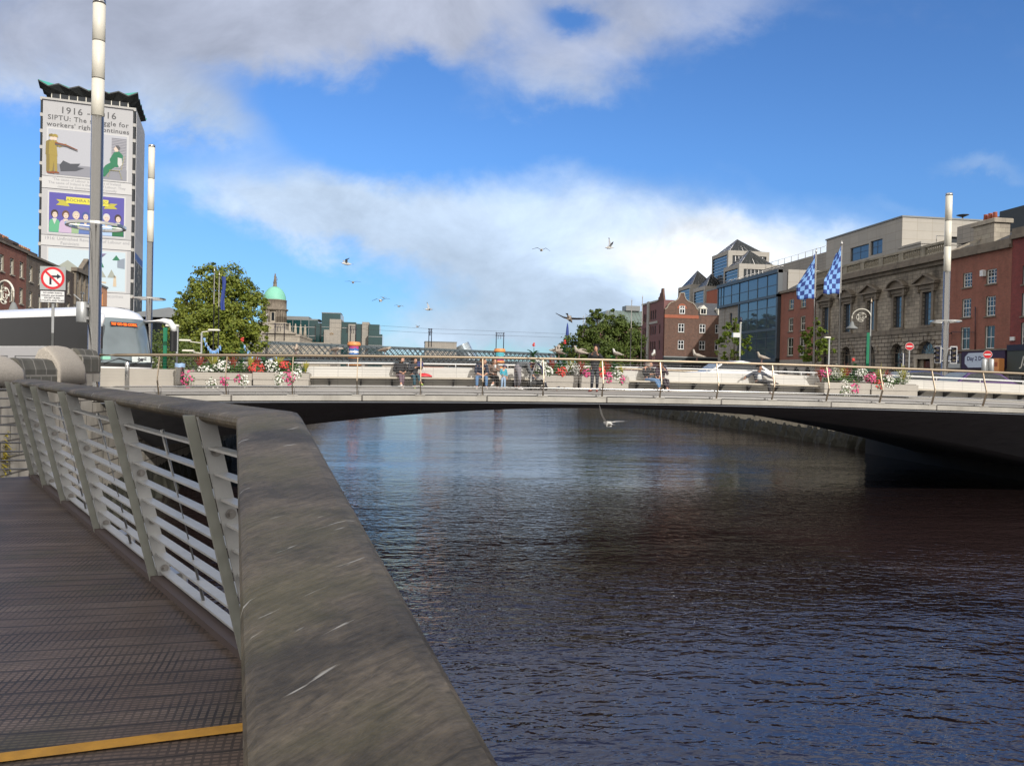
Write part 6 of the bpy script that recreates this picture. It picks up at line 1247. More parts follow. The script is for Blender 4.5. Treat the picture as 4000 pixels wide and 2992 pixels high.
# small lamps
def column_lamp(label, px, py, Y, r=.06, arm=-.6, X=None, z0=QL):
    p = atY(px, py, Y) if X is None else atX(px, py, X); t = thing('street_lamp', label, 'street lamp', (p.x, p.y, z0), 0, 'slim street lamps'); h = p.z-z0
    MB().tube([(0, 0, 0), (0, 0, h)], r, 8).build('column', M['galv'], t); b = MB(); b.bbox((arm if arm < 0 else -.08, -.13, h-.02), (.08 if arm < 0 else arm, .13, h+.1), .03); b.build('lamp_head', M['offwhite'], t); return t
column_lamp('slim lamp column with flat head between the coach and the north tree', 693, 1275, 45, .07); column_lamp('slim lamp on the south quay with flat head left of the left flagpole', 3240, 1320, 45, .07, -.45, 37.3, QR)
t = column_lamp('camera column with box in the small tree by the glass block', 2893, 1262, 50, .10, .1, 37.0, QR); h_ = atX(2893, 1262, 37.0).z-QR
MB().lathe([(.14, h_+.1), (.2, h_+.3), (.15, h_+.6), (0, h_+.7)], n=12).build('camera_dome', M['sign_black'], t); MB().box((-.9, -.2, h_-1.6), (-.1, .2, h_-1.1)).build('equipment_box', M['galv'], t)
p = atY(788, 1300, 52); t = thing('multi_head_lamp', 'lamp column with three angled heads in front of the north tree', 'street lamp', (p.x, 52, QL)); MB().tube([(0,0,0),(0,0,p.z-QL)], .06, 8).build('column', M['galv'], t)
for dx, dz in ((-1.0, -.55), (.75, .15), (-.8, -1.2)): MB().bar((0,0,p.z-QL+dz-.1),(dx,0,p.z-QL+dz),.05,.05).bbox((dx-.35,-.15,p.z-QL+dz),(dx+.35,.15,p.z-QL+dz+.1),.03).build('lamp_head', M['offwhite'], t)
p = atY(646, 1280, 47); t = thing('green_post', 'plain green pole rising behind the coach mirror', 'post', (p.x, 47, QL)); MB().tube([(0,0,0),(0,0,p.z-QL)], .12, 10).build('shaft', M['postgreen'], t); MB().lathe([(.16,0),(.16,.8),(.12,.9)], n=10).build('base', M['postgreen'], t)
def ornate(label, px, py, X, dirn, zb, post, green=True):
    p = atX(px, py, X); t = thing('ornate_lamp', label, 'street lamp', (p.x, p.y, zb), rad(-35), 'ornate swan neck street lamps'); h = p.z-zb
    MB().tube([(0,0,0),(0,0,h)], [.09,.05], 10).build('column', M[post], t); b = MB(); r = .8; cx = dirn*r; pts = [(cx-dirn*r*cos(a), 0, h-1.3+r*sin(a)) for a in [pi*k/12 for k in range(12)]]; b.tube(pts, .05, 6); b.tube([pts[-1], (pts[-1][0]+dirn*.02, 0, h-1.6)], .04, 6); b.build('swan_neck', M['offwhite'], t)
    b = MB(); 
    for rr, a0 in ((.46, 0), (.28, 1), (.15, 2)): b.tube([(cx+rr*.9*cos(a0+a), 0, h-1.25+rr*.9*sin(a0+a)) for a in [5.0*k/14 for k in range(15)]], .024, 5)
    for k in range(5): a = k*1.256; b.ball((cx+.35*cos(a), 0, h-1.25+.35*sin(a)), .07, 6)
    b.build('scroll', M['offwhite'], t); x = pts[-1][0]; MB().lathe([(.06, h-1.6), (.12, h-1.7), (.22, h-2.0), (.5, h-2.2), (.52, h-2.3), (.3, h-2.34), (.01, h-2.36)], (x, 0, 0), 16).build('lamp_shade', M['lead'], t); MB().lathe([(.05, h), (.09, h+.1), (.02, h+.5)], n=8).build('finial', M['bronze'], t); return t
ornate('ornate silver swan neck lamp in front of the stone hall', 3404, 1185, 42, -1, QR, 'galv'); p = atX(3393, 1300, 42.5); t = thing('green_post', 'green lamp post shaft beside the ornate lamp at the stone hall', 'post', (p.x, p.y, QR)); MB().tube([(0,0,0),(0,0,p.z-QR)], .17, 12).build('shaft', M['postgreen'], t); MB().lathe([(.24,0),(.24,1),(.18,1.1)], n=12).build('base', M['postgreen'], t)
ornate('ornate grey swan neck lamp at the left edge by the red terrace', -18, 1060, -20.5, 1, QL, 'lead')

# ------------------------------------------------------------------ the coach
fw = Vector((.788, -.616, 0)); fl_ = Vector((-11.15, 30.75, QL-.12)); sd_ = Vector((.616, .788, 0))
ctr = fl_+sd_*1.25-fw*.0
t = thing('coach', 'white touring coach with dark windows turning at the bridge corner', 'coach', ctr, math.atan2(fw.y, fw.x))
LV = [(1.2, -.10, .33), (1.25, .0, .55), (1.26, .0, 1.05), (1.25, -.03, 1.5), (1.24, -.14, 2.1), (1.21, -.30, 2.7), (1.17, -.42, 3.0), (1.08, -.6, 3.22), (.85, -.85, 3.36), (.45, -1.2, 3.43)]
def lev(z):
    for (w0, f0, z0), (w1, f1, z1_) in zip(LV[:-1], LV[1:]):
        if z <= z1_: q = max(0, (z-z0)/(z1_-z0)); return w0+(w1-w0)*q, f0+(f1-f0)*q
    return LV[-1][:2]
def fr(tq, z, off=0):
    w, f = lev(z); return (f-.42*abs(tq)**2.6+off, w*tq, z)
LC = 12.2; rows = []
for w, f, z in LV:
    row = [(-LC, -w, z)]+[(-x, -w, z) for x in (9, 6, 3, 1.2)]+[(f-.42*abs(q)**2.6, w*q, z) for q in [-1+k/8 for k in range(17)]]+[(-x, w, z) for x in (1.2, 3, 6, 9)]+[(-LC, w, z)]
    rows.append(row)
b = MB(); b.grid(rows); n = len(rows[0]); b.add([r[0] for r in rows]+[r[-1] for r in rows][::-1], [tuple(range(2*len(rows)))]); top = rows[-1]; b.add(top, [(i, i+1, n-2-i, n-1-i) for i in range(n//2)]); b.add(rows[0], [(i, i+1, n-2-i, n-1-i) for i in range(n//2)]); b.build('body', M['coach_white'], t)
b = MB(); b.grid([[fr(q, z, .012) for q in [-.93+1.86*k/16 for k in range(17)]] for z in [1.22+.15*k for k in range(12)]+[2.97]]); ws = b.build('windscreen', M['glass_shield'], t)
b = MB(); 
for s_ in (-.93, .93): b.grid([[fr(s_-.035, z, .018), fr(s_+.035, z, .018)] for z in [1.2+.2*k for k in range(10)]])
b.grid([[fr(q, z, .02) for q in [-.93+1.86*k/16 for k in range(17)]] for z in (1.1, 1.24)]); b.build('windscreen_seal', M['rubber'], t)
def side(y_s, name, mat, xs, lo, hi, off=.012):
    b = MB(); b.grid([[(-x, y_s*(lev(z)[0]+off), z) for z in [lo(x)+(hi(x)-lo(x))*k/6 for k in range(7)]] for x in xs]); return b.build(name, mat, t)
XSD = [.62, .8, 1.0, 1.3, 1.6, 1.9, 2.3, 2.8, 3.4, 4.5, 6, 8, 10, 11.9]
def loz(x): 
    q = max(0, min(1, (x-.9)/2.1)); return 1.02+.83*(q*q*(3-2*q))
for s_ in (-1, 1): side(s_, 'side_glazing', M['glass_bus'], XSD, loz, lambda x: 3.0+.0*x)
for s_ in (-1, 1): side(s_, 'lower_panel', M['coach_silver'], XSD, lambda x: .62, lambda x: loz(x)-.03, .008)
for s_ in (-1, 1):
    b = MB()
    for x0, x1 in ((3.0, 5.6), (6.2, 8.6), (9.2, 11.6)):
        for (xa, za), (xb, zb) in (((x0,.7),(x1,.7)), ((x1,.7),(x1,1.45)), ((x1,1.45),(x0,1.45)), ((x0,1.45),(x0,.7))): b.bar((-xa, s_*1.272, za), (-xb, s_*1.272, zb), .02, .015)
    b.build('locker_door', M['darkgrey'], t)
b = MB(); 
for x in (7.0, 7.85): b.bar((-x, -1.285, .9), (-x, -1.285, 1.7), .06, .02, up=(0, 1, 0))
b.bar((-7.0, -1.285, 1.68), (-7.85, -1.285, 1.68), .06, .02, up=(0, 1, 0)); b.build('vent_frame', plain('vent_purple', (.05, .02, .06)), t)
for xw in (2.5, 9.3, 10.6):
    for s_ in (-1, 1):
        b = MB(); b.tube([(-xw, s_*1.0, .5), (-xw, s_*1.28, .5)], .5, 24); o = b.build('wheel', M['rubber'], t); b = MB(); b.tube([(-xw, s_*1.27, .5), (-xw, s_*1.295, .5)], .3, 16); b.build('rim', M['steel_dull'], o)
def mirror(s_, name):
    b = MB(); b.tube([fr(s_*.93, 2.9, 0), (.25, s_*1.28, 2.95), (.42, s_*1.42, 2.9), (.5, s_*1.52, 2.72), (.5, s_*1.55, 2.55)], [.10, .11, .12, .12, .11], 10); o = b.build(name, M['coach_white'], t); b = MB(); b.bbox((.38, s_*1.55-.13, 1.75), (.58, s_*1.55+.13, 2.6), .05); b.build('mirror_glass', M['black'], o); return o
mirror(1, 'mirror'); mirror(-1, 'mirror')
for s_ in (-1, 1):
    b = MB(); b.grid([[fr(s_*q, z, .015) for q in (.62, .7, .8, .9, .97)] for z in (.72, .8, .9)]); b.build('headlight', pbr('headlight_lens', (.5, .5, .5), .1, .3, .3, 14), t)
b = MB(); b.grid([[fr(q, z, .012) for q in [-.6+.1*k for k in range(13)]] for z in (.78, .81)]); b.build('bumper_line', M['darkgrey'], t)
b = MB(); b.grid([[fr(q, z, .012) for q in [-.8+.1*k for k in range(17)]] for z in (.4, .55)]); b.build('grille', M['darkgrey'], t)
b = MB(); 
for q0, q1 in ((-.75, .05), (.1, .85)): b.tube([fr(q0, 1.2, .06), fr((q0+q1)/2, 1.42, .06), fr(q1, 1.3, .06)], .018, 5)
b.build('wiper', M['rubber'], t)
def on_front(q, z, off): 
    p = Vector(fr(q, z, off)); r = (Vector(fr(q+.05, z, off))-Vector(fr(q-.05, z, off))).normalized(); u = (Vector(fr(q, z+.05, off))-Vector(fr(q, z-.05, off))).normalized(); n_ = r.cross(u); u = n_.cross(r)
    return Matrix(((r.x, u.x, n_.x, p.x), (r.y, u.y, n_.y, p.y), (r.z, u.z, n_.z, p.z), (0, 0, 0, 1)))
text('led_text', '707 GO BE CORK', .135, M['led'], ws, on_front(-.05, 2.72, .03), bold=.006); o = MB().box((-.55, -.09, -.004), (.55, .09, 0)).build('led_panel', M['black'], ws); o.matrix_local = on_front(-.05, 2.72, .022)
o = MB().box((-.48, -.13, -.003), (.48, .13, 0)).build('route_card', plain('card_white', (.72, .78, .76)), ws); o.matrix_local = on_front(.42, 1.42, .024); text('card_text', 'gobe', .22, M['sign_black'], ws, on_front(.30, 1.40, .03), bold=.008); text('card_text', 'Cork-Dublin', .09, M['sign_black'], ws, on_front(.70, 1.46, .045)); o = MB().box((-.2, -.06, -.003), (.2, .06, 0)).build('route_card', plain('card_green', (.25, .55, .42)), ws); o.matrix_local = on_front(-.72, 1.42, .03)
# ------------------------------------------------------------------ cars on the bridge
def car(label, x, y, col, rz=0):
    t = thing('parked_car', label, 'car', (x, y, deckz(x, 32)-.1), rz, 'cars on the bridge road'); prof = [(-2.1,.35),(-2.15,.7),(-1.95,.92),(-1.3,.97),(-.65,1.42),(.3,1.5),(1.1,1.4),(1.75,1.0),(2.1,.9),(2.15,.4)]; rows = []
    for yy, k in ((-.86,.0),(-.84,.03),(-.7,.1),(0,.12),(.7,.1),(.84,.03),(.86,0)):
        rows.append([(a, yy*(1-.12*(max(0, z-.9))/.6), z+(k-.1)*.25*(z > .8)) for a, z in prof])
    b = MB(); b.grid(rows); b.add(rows[0], [tuple(range(10))]); b.add(rows[-1], [tuple(range(10))]); b.add([r[0] for r in rows]+[r[-1] for r in rows][::-1], [tuple(range(14))]); b.build('body', col, t)
    for s_ in (-1, 1): b = MB(); b.prism([(-1.15,1.0),(-.6,1.38),(.25,1.44),(1.0,1.34),(1.5,1.02)], lambda a, z, yy: (a, s_*(yy*(1-.12*(max(0, z-.9))/.6)), z), .80, .875); b.build('side_window', M['glass'], t)
    b = MB(); b.grid([[(-1.28-.02, yy, .98), (-.66-.02, yy*.92, 1.415)] for yy in (-.72, 0, .72)]); b.build('windscreen', M['glass_shield'], t)
    for xw in (-1.35, 1.35):
        for s_ in (-1, 1): b = MB(); b.tube([(xw, s_*.66, .31), (xw, s_*.9, .31)], .31, 18); o = b.build('wheel', M['rubber'], t); b = MB(); b.tube([(xw, s_*.885, .31), (xw, s_*.905, .31)], .2, 12); b.build('rim', M['steel'], o)
    return t
car('white car passing behind the bench wall near the man with outstretched arms', atY(2850, 1445, 35.5).x, 35.5, M['coach_white']); car('dark purple car behind the bench wall at the south end of the bridge', atY(3790, 1490, 36).x, 36, pbr('purple_car_paint', (.06, .015, .12), .2, 0, .05, coat=.6)); car('dark blue car behind the bench wall left of the mast at the south end', atY(3560, 1485, 39).x, 39, pbr('navy_car_paint', (.015, .02, .10), .2, 0, .05, coat=.6))
# ------------------------------------------------------------------ trees
LEAF_A = leafmat('plane_leaf', (.06, .115, .014), (.30, .32, .055), .3, .45); LEAF_B = leafmat('dark_leaf', (.04, .08, .018), (.15, .19, .04), .3, .45); LEAF_C = leafmat('young_leaf', (.06, .12, .012), (.22, .28, .035), .35, .8)
def tree(label, x, y, z0, clumps, n, size, mat, seed, trunk_r=.25, trunk_h=None, group='trees on the quays', fill=.35):
    R = random.Random(seed); t = thing('quay_tree', label, 'tree', (x, y, z0), 0, group); b = MB(); vol = sum(c[3]*c[4]*c[5] for c in clumps)
    for (cx, cy, cz, rx, ry, rz) in clumps:
        m = int(n*(rx*ry*rz)**.72/sum((c[3]*c[4]*c[5])**.72 for c in clumps)); subs = []
        for k in range(max(5, int(m/55))):
            d = Vector((R.gauss(0, 1), R.gauss(0, 1), R.gauss(0, 1))).normalized()*R.uniform(.55, 1.0); subs.append((Vector((cx+d.x*rx, cy+d.y*ry, cz+d.z*rz)), R.uniform(.12, .27)*(rx*ry*rz)**(1/3), d))
        for k in range(m):
            sc_, sr, d = R.choice(subs); g = Vector((R.gauss(0, .55), R.gauss(0, .55), R.gauss(0, .42))); p = sc_+g*sr; nrm = (d*.5+g*.6+Vector((R.gauss(0, .45), R.gauss(0, .45), .5+R.gauss(0, .4)))).normalized(); _, s_, u = basis(nrm, (R.gauss(0, 1), R.gauss(0, 1), R.gauss(0, 1))); z = size*R.uniform(.6, 1.3)
            b.quad(p-s_*z*.5-u*z*.1, p+u*z*.55, p+s_*z*.5-u*z*.1, p-u*z*.5)
    b.build('crown', mat, t, recalc=False); tb = MB(); zc = min(c[2]-c[5] for c in clumps); th = trunk_h or max(1.5, zc+1); tb.tube([(0, 0, 0), (.05, .03, th*.5), (0, 0, th)], [trunk_r*1.25, trunk_r, trunk_r*.85], 10)
    for c in clumps:
        e = Vector(c[:3]); mid = Vector((e.x*.35, e.y*.35, th+(e.z-th)*.55)); tb.tube([(0, 0, th*.95), mid, e+Vector((0, 0, c[5]*.4))], [trunk_r*.6, trunk_r*.38, .03], 6)
        for k in range(3): d = Vector((R.gauss(0, 1), R.gauss(0, 1), R.gauss(0, .6))); tb.tube([mid.lerp(e, .6), e+Vector((d.x*c[3], d.y*c[4], d.z*c[5]))*.5], [trunk_r*.22, .02], 5)
    tb.build('trunk', M['bark'], t, recalc=False); return t
def pxc(lst, Y, x0, z0, dep=.9, X=None):
    out = []
    for px, py, rpx, rpy, dy in lst:
        p = atY(px, py, Y) if X is None else atX(px, py, X); k = p.y/3050*1.03; out.append((p.x-x0, dy+(0 if X is None else p.y-Y), p.z-z0, rpx*k, rpx*k*dep, rpy*k))
    return out
TL = pxc([(835,1180,120,110,0),(760,1200,90,90,1),(920,1190,110,90,.5),(860,1080,90,55,.5),(775,1100,60,45,1),(838,1042,30,20,.5),(905,1110,60,45,1),(960,1130,55,50,1),(690,1160,25,40,1),(700,1210,50,60,1),(715,1290,60,80,0),(800,1290,110,90,-1.5),(900,1280,110,95,-1.5),(985,1260,60,90,0),(1020,1310,35,65,0),(1010,1180,30,45,1),(950,1330,90,60,-1),(760,1350,90,55,-.5),(860,1350,120,60,-2)], 78, -17.5, QL)
tree('big dense yellow green plane tree left of the green dome', -17.5, 78, QL, TL, 38000, .21, LEAF_A, 11, .35, 3.0)
TR = pxc([(2370,1330,100,70,0),(2300,1360,70,60,0),(2250,1350,60,50,1),(2215,1370,35,40,1),(2440,1310,80,70,0),(2480,1350,45,70,0),(2340,1250,50,38,0),(2400,1270,60,40,0),(2330,1225,30,22,0),(2400,1220,22,18,0),(2290,1300,40,35,0),(2450,1390,70,50,0),(2340,1400,120,50,-2),(2500,1400,30,40,0)], 150, 38.5, QR)
tree('dark green tree group behind the man with the phone on the south quay', 38.5, 150, QR, TR, 32000, .36, LEAF_B, 12, .4, 3.5)
p = atX(2868, 1400, 38); S1 = pxc([(2860,1290,40,40,0),(2835,1330,35,35,0),(2875,1250,20,20,0),(2900,1330,38,30,0),(2925,1350,22,22,0),(2840,1390,32,25,0),(2880,1380,30,25,0),(2795,1378,14,8,0),(2860,1420,40,18,0)], p.y, p.x, QR, .9, 38)
tree('small young tree in front of the blue glass block', p.x, p.y, QR, S1, 5200, .2, LEAF_C, 13, .09, 3.2)
p = atX(3185, 1400, 39); S2 = pxc([(3185,1290,30,30,0),(3190,1255,16,20,0),(3160,1320,30,30,0),(3215,1310,26,28,0),(3140,1360,26,18,0),(3185,1360,45,35,0),(3235,1340,25,30,0),(3245,1375,18,20,0),(3170,1395,45,18,0)], p.y, p.x, QR, .9, 39)
tree('small young tree between the two checked flags at the foot of the stone hall', p.x, p.y, QR, S2, 5200, .19, LEAF_C, 14, .09, 3.0)
b = MB(); hd = thing('quay_hedge', 'dark clipped hedge behind the coach mirror on the north quay', 'hedge', (-17.5, 62, QL)); leaves(7000, (-.5, 0, 1.7), (3.2, 1.2, 2.1), .16, LEAF_B, 'foliage', hd, 3, .7); MB().tube([(0,0,0),(0,0,1.8)], .12, 8).build('stem', M['bark'], hd)
# ------------------------------------------------------------------ people
def skinmesh(name, joints, edges, mat, parent, sub=1, root=None):
    """grow one smooth surface over a skeleton of joints (x, y, z, radius)"""
    names = list(joints); idx = {n: i for i, n in enumerate(names)}; me = bpy.data.meshes.new(name)
    me.from_pydata([joints[n][:3] for n in names], [(idx[a], idx[c]) for a, c in edges], []); o = bpy.data.objects.new(name, me); COL.objects.link(o)
    sk = o.modifiers.new('skin', 'SKIN'); sk.use_smooth_shade = True
    for n, v in zip(names, me.skin_vertices[0].data): r = joints[n][3]; v.radius = r if isinstance(r, tuple) else (r, r); v.use_root = (n == (root or names[0]))
    if sub: s_ = o.modifiers.new('sub', 'SUBSURF'); s_.levels = s_.render_levels = sub
    dg = bpy.context.evaluated_depsgraph_get(); m2 = bpy.data.meshes.new_from_object(o.evaluated_get(dg)); bpy.data.objects.remove(o); bpy.data.meshes.remove(me); m2.name = name
    m2.materials.clear(); m2.materials.append(mat); m2.polygons.foreach_set('use_smooth', [True]*len(m2.polygons)); return link(bpy.data.objects.new(name, m2), parent)
def lerp3(a, c, q): return tuple(a[i]+(c[i]-a[i])*q for i in range(3))
def person(label, loc, J, skin, top, legs, shoes, hair, rz=0, S=1.0, sleeves=1.0, hairlong=False, hat=None, face=(0, -1), topname='jacket', coat=0, group=None, legname='trousers'):
    """J: joints pel, chest, neck, head, then sl/el/wl/hl (left in picture) sr/er/wr/hr, tl/kl/al/fl, tr/kr/ar/fr"""
    t = thing('person', label, 'person', loc, rz, group); B = {}; E = []
    def j(n, p, r): B[n] = (p[0]*S, p[1]*S, p[2]*S, r*S if not isinstance(r, tuple) else (r[0]*S, r[1]*S))
    hd = Vector(J['head']); fx = Vector((face[0], face[1], 0)).normalized()
    j('pel', J['pel'], (.15, .11)); j('chest', J['chest'], (.165, .11)); j('neck', J['neck'], .055); j('jaw', hd+fx*.02+Vector((0, 0, -.075)), (.062, .07)); j('head', hd+fx*.012, (.078, .095)); j('crown', hd+Vector((0, 0, .075)), (.066, .08)); j('nose', hd+fx*.108+Vector((0, 0, -.015)), .012)
    E += [('pel', 'chest'), ('chest', 'neck'), ('neck', 'jaw'), ('jaw', 'head'), ('head', 'crown'), ('head', 'nose')]
    for s in 'lr':
        j('s'+s, J['s'+s], .068); j('e'+s, J['e'+s], .046); j('w'+s, J['w'+s], .030); j('h'+s, J['h'+s], (.036, .018)); E += [('chest', 's'+s), ('s'+s, 'e'+s), ('e'+s, 'w'+s), ('w'+s, 'h'+s)]
        w = Vector(J['w'+s]); h = Vector(J['h'+s]); d = (h-w).normalized(); _, a, c = basis(d, (0.2, .3, 1))
        for k, (o_, l) in enumerate(((-.026, .066), (-.009, .078), (.009, .073), (.026, .058))):
            p1 = h+a*o_+d*.02; p2 = p1+d*l*.55-c*.006; p3 = p2+d*l*.4-c*.02; j('f%s%da' % (s, k), p1, .0088); j('f%s%db' % (s, k), p2, .0085); j('f%s%dc' % (s, k), p3, .0075); E += [('h'+s, 'f%s%da' % (s, k)), ('f%s%da' % (s, k), 'f%s%db' % (s, k)), ('f%s%db' % (s, k), 'f%s%dc' % (s, k))]
        p1 = w.lerp(h, .55)-a*.032; p2 = p1-a*.022+d*.035; j('t%sa' % s, p1, .010); j('t%sb' % s, p2, .0085); E += [('w'+s, 't%sa' % s), ('t%sa' % s, 't%sb' % s)]
        j('t'+s, J['t'+s], .088); j('k'+s, J['k'+s], .058); j('a'+s, J['a'+s], .040); j('b'+s, J['f'+s], (.04, .025)); E += [('pel', 't'+s), ('t'+s, 'k'+s), ('k'+s, 'a'+s), ('a'+s, 'b'+s)]
    body = skinmesh('body', B, E, skin, t, 1, 'pel')
    C = {}; E2 = []
    def g(n, p, r): C[n] = (p[0]*S, p[1]*S, p[2]*S, r*S if not isinstance(r, tuple) else (r[0]*S, r[1]*S))
    pel = Vector(J['pel']); ch = Vector(J['chest']); nk = Vector(J['neck'])
    g('hem', pel+(ch-pel)*(.02-coat), (.185, .15)); g('mid', pel.lerp(ch, .5), (.178, .135)); g('chest', ch, (.19, .135)); g('collar', ch.lerp(nk, .8), .078); E2 += [('hem', 'mid'), ('mid', 'chest'), ('chest', 'collar')]
    for s in 'lr':
        g('s'+s, J['s'+s], .083); g('e'+s, J['e'+s], .063); wq = lerp3(J['e'+s], J['w'+s], .93*sleeves if sleeves > .3 else .12); g('w'+s, wq, .048 if sleeves > .5 else .058); E2 += [('chest', 's'+s), ('s'+s, 'e'+s), ('e'+s, 'w'+s)]
    skinmesh(topname, C, E2, top, t, 1, 'chest'); C = {}; E2 = []
    g('waist', pel+(ch-pel)*.22, (.165, .128)); g('pel', pel, (.172, .135)); E2 += [('waist', 'pel')]
    for s in 'lr': g('t'+s, J['t'+s], .104); g('k'+s, J['k'+s], .074); g('a'+s, lerp3(J['k'+s], J['a'+s], .93), .056); E2 += [('pel', 't'+s), ('t'+s, 'k'+s), ('k'+s, 'a'+s)]
    skinmesh(legname, C, E2, legs, t, 1, 'pel')
    for s in 'lr':
        a = Vector(J['a'+s]); f = Vector(J['f'+s]); d = (f-a); hz = Vector((d.x, d.y, 0)).normalized() if (d.x or d.y) else Vector((0, -1, 0))
        skinmesh('shoe', {'an': (*(a*S), .046*S), 'heel': (*((a-hz*.03+(f-a)*.5*Vector((0,0,1)).z)*S if False else ((a+Vector((0, 0, (f.z-a.z)*.8))-hz*.03)*S)), .042*S), 'ball': (*(f*S), (.046*S, .032*S)), 'toe': (*((f+d.normalized()*.07)*S), (.038*S, .026*S))}, [('an', 'heel'), ('heel', 'ball'), ('ball', 'toe')], shoes, t, 1)
    if hat is not None:
        b = MB(); c = (hd.x*S, hd.y*S, hd.z*S); b.lathe([(.112*S, .03*S), (.115*S, .07*S), (.095*S, .13*S), (.05*S, .165*S), (.001, .172*S)], c, 14); b.build('cap', hat, t); b = MB(); p = Vector(c)+fx*.09*S+Vector((0, 0, .035*S)); sx_ = Vector((-fx.y, fx.x, 0)); b.add([p-sx_*.08*S, p+sx_*.08*S, p+sx_*.06*S+fx*.09*S-Vector((0,0,.015*S)), p-sx_*.06*S+fx*.09*S-Vector((0,0,.015*S)), p-sx_*.08*S+Vector((0,0,.012)), p+sx_*.08*S+Vector((0,0,.012)), p+sx_*.06*S+fx*.09*S-Vector((0,0,.004*S)), p-sx_*.06*S+fx*.09*S-Vector((0,0,.004*S))], [(0,1,2,3),(7,6,5,4),(0,4,5,1),(1,5,6,2),(2,6,7,3),(3,7,4,0)]); b.build('cap_peak', hat, t)
    if hair is not None:
        bk = hd-fx*.022+Vector((0, 0, .045)); K = {'a': (*(bk*S), (.112*S, .112*S)), 'b': (*((bk+Vector((0, 0, .06)))*S), (.10*S, .10*S)), 'c': (*((bk-fx*.035+Vector((0, 0, -.06)))*S), (.078*S, .07*S))}; ed = [('a', 'b'), ('a', 'c')]
        if hairlong:
            sx_ = Vector((-fx.y, fx.x, 0))
            for q, sg in (('l', -1), ('r', 1)): K['d'+q] = (*((bk-fx*.0+sx_*sg*.075+Vector((0, 0, -.10)))*S), .045*S); K['e'+q] = (*((bk-fx*.02+sx_*sg*.085+Vector((0, 0, -.22)))*S), .035*S); ed += [('c', 'd'+q), ('d'+q, 'e'+q)]
        skinmesh('hair', K, ed, hair, t, 1, 'a')
    sx_ = Vector((-fx.y, fx.x, 0)); b = MB()
    for sg in (-1, 1): p = (hd+fx*.098+sx_*sg*.034+Vector((0, 0, .012)))*S; b.ball(p, .0115*S, 6)
    b.build('eye', M['sign_black'], t); b = MB(); p = (hd+fx*.093+Vector((0, 0, -.062)))*S; b.bar(p-sx_*.022*S, p+sx_*.022*S, .01*S, .008*S); b.build('mouth', plain('lip', (.35, .12, .10)), t); return t
def seat_pose(**k):
    J = dict(pel=(0,.2,.50), chest=(0,.22,.86), neck=(0,.20,1.03), head=(0,.17,1.17), sl=(-.19,.21,.95), sr=(.19,.21,.95), el=(-.25,.12,.70), er=(.25,.12,.70), wl=(-.14,-.08,.62), wr=(.14,-.08,.62), hl=(-.06,-.14,.60), hr=(.06,-.14,.60),
        tl=(-.09,.12,.49), tr=(.09,.12,.49), kl=(-.11,-.25,.50), kr=(.11,-.25,.50), al=(-.11,-.22,.09), ar=(.11,-.22,.09), fl=(-.12,-.34,.035), fr=(.12,-.34,.035)); J.update(k); return J
def stand_pose(**k):
    J = dict(pel=(0,0,.93), chest=(0,.01,1.28), neck=(0,0,1.47), head=(0,-.01,1.63), sl=(-.19,0,1.40), sr=(.19,0,1.40), el=(-.24,.02,1.12), er=(.24,.02,1.12), wl=(-.25,-.06,.88), wr=(.25,-.06,.88), hl=(-.25,-.08,.80), hr=(.25,-.08,.80),
        tl=(-.09,0,.88), tr=(.09,0,.88), kl=(-.10,-.01,.48), kr=(.10,-.01,.48), al=(-.11,.02,.08), ar=(.11,.02,.08), fl=(-.13,-.12,.03), fr=(.13,-.12,.03)); J.update(k); return J
def seat_at(px): x = atY(px, 1470, 30.5).x; return (x, 30.5, deckz(x, 30.5)-.055)
def deck_at(px, Y): x = atY(px, 1500, Y).x; return (x, Y, deckz(x, Y))
HB = plain('hair_black', (.012, .010, .010)); HD = plain('hair_brown', (.09, .045, .022)); HR = plain('hair_reddish', (.30, .13, .06)); HG = plain('hair_greying', (.22, .18, .15))
CB = plain('coat_black', (.018, .018, .021), .8, .25); DN = plain('denim', (.10, .19, .34), .85, .25); DL = plain('pale_denim', (.30, .42, .58), .85, .25); DT = plain('teal_denim', (.03, .075, .10), .85, .25); NV = plain('navy_cotton', (.02, .027, .05), .85, .2); WS = plain('white_shoe', (.68, .66, .64)); BS = plain('black_shoe', (.02, .02, .02))
person('seated dark haired woman in black coat and plum trousers with crossed legs', seat_at(1563), seat_pose(head=(.05,.14,1.17), neck=(.02,.19,1.03), kl=(.02,-.26,.55), al=(.04,-.42,.20), fl=(.06,-.53,.16), kr=(.12,-.24,.49), ar=(.08,-.2,.09), fr=(.13,-.32,.035), wl=(.02,-.05,.66), hl=(.10,-.1,.62), wr=(.2,-.02,.66), hr=(.14,-.08,.63)), M['skin'], CB, plain('plum_cotton', (.13,.085,.11)), WS, HB, hairlong=True, face=(.8,-.6), topname='coat', coat=.15)
tm_ = seat_at(1618)
person('seated man in dark jacket and green shoes holding up a navy tablet', tm_, seat_pose(head=(.02,.12,1.12), neck=(0,.17,.99), chest=(-.02,.2,.83), er=(.25,-.02,.76), wr=(.30,-.16,.92), hr=(.30,-.20,.99), el=(-.2,.0,.72), wl=(.06,-.16,.84), hl=(.14,-.2,.88), kr=(.16,-.28,.52), ar=(.24,-.45,.26), fr=(.30,-.56,.2), kl=(.0,-.28,.50), al=(.02,-.26,.09), fl=(.04,-.38,.035)), M['skin'], plain('charcoal_jacket', (.03,.033,.042)), DT, plain('lime_shoe', (.30,.42,.08)), HB, face=(.55,-.8))
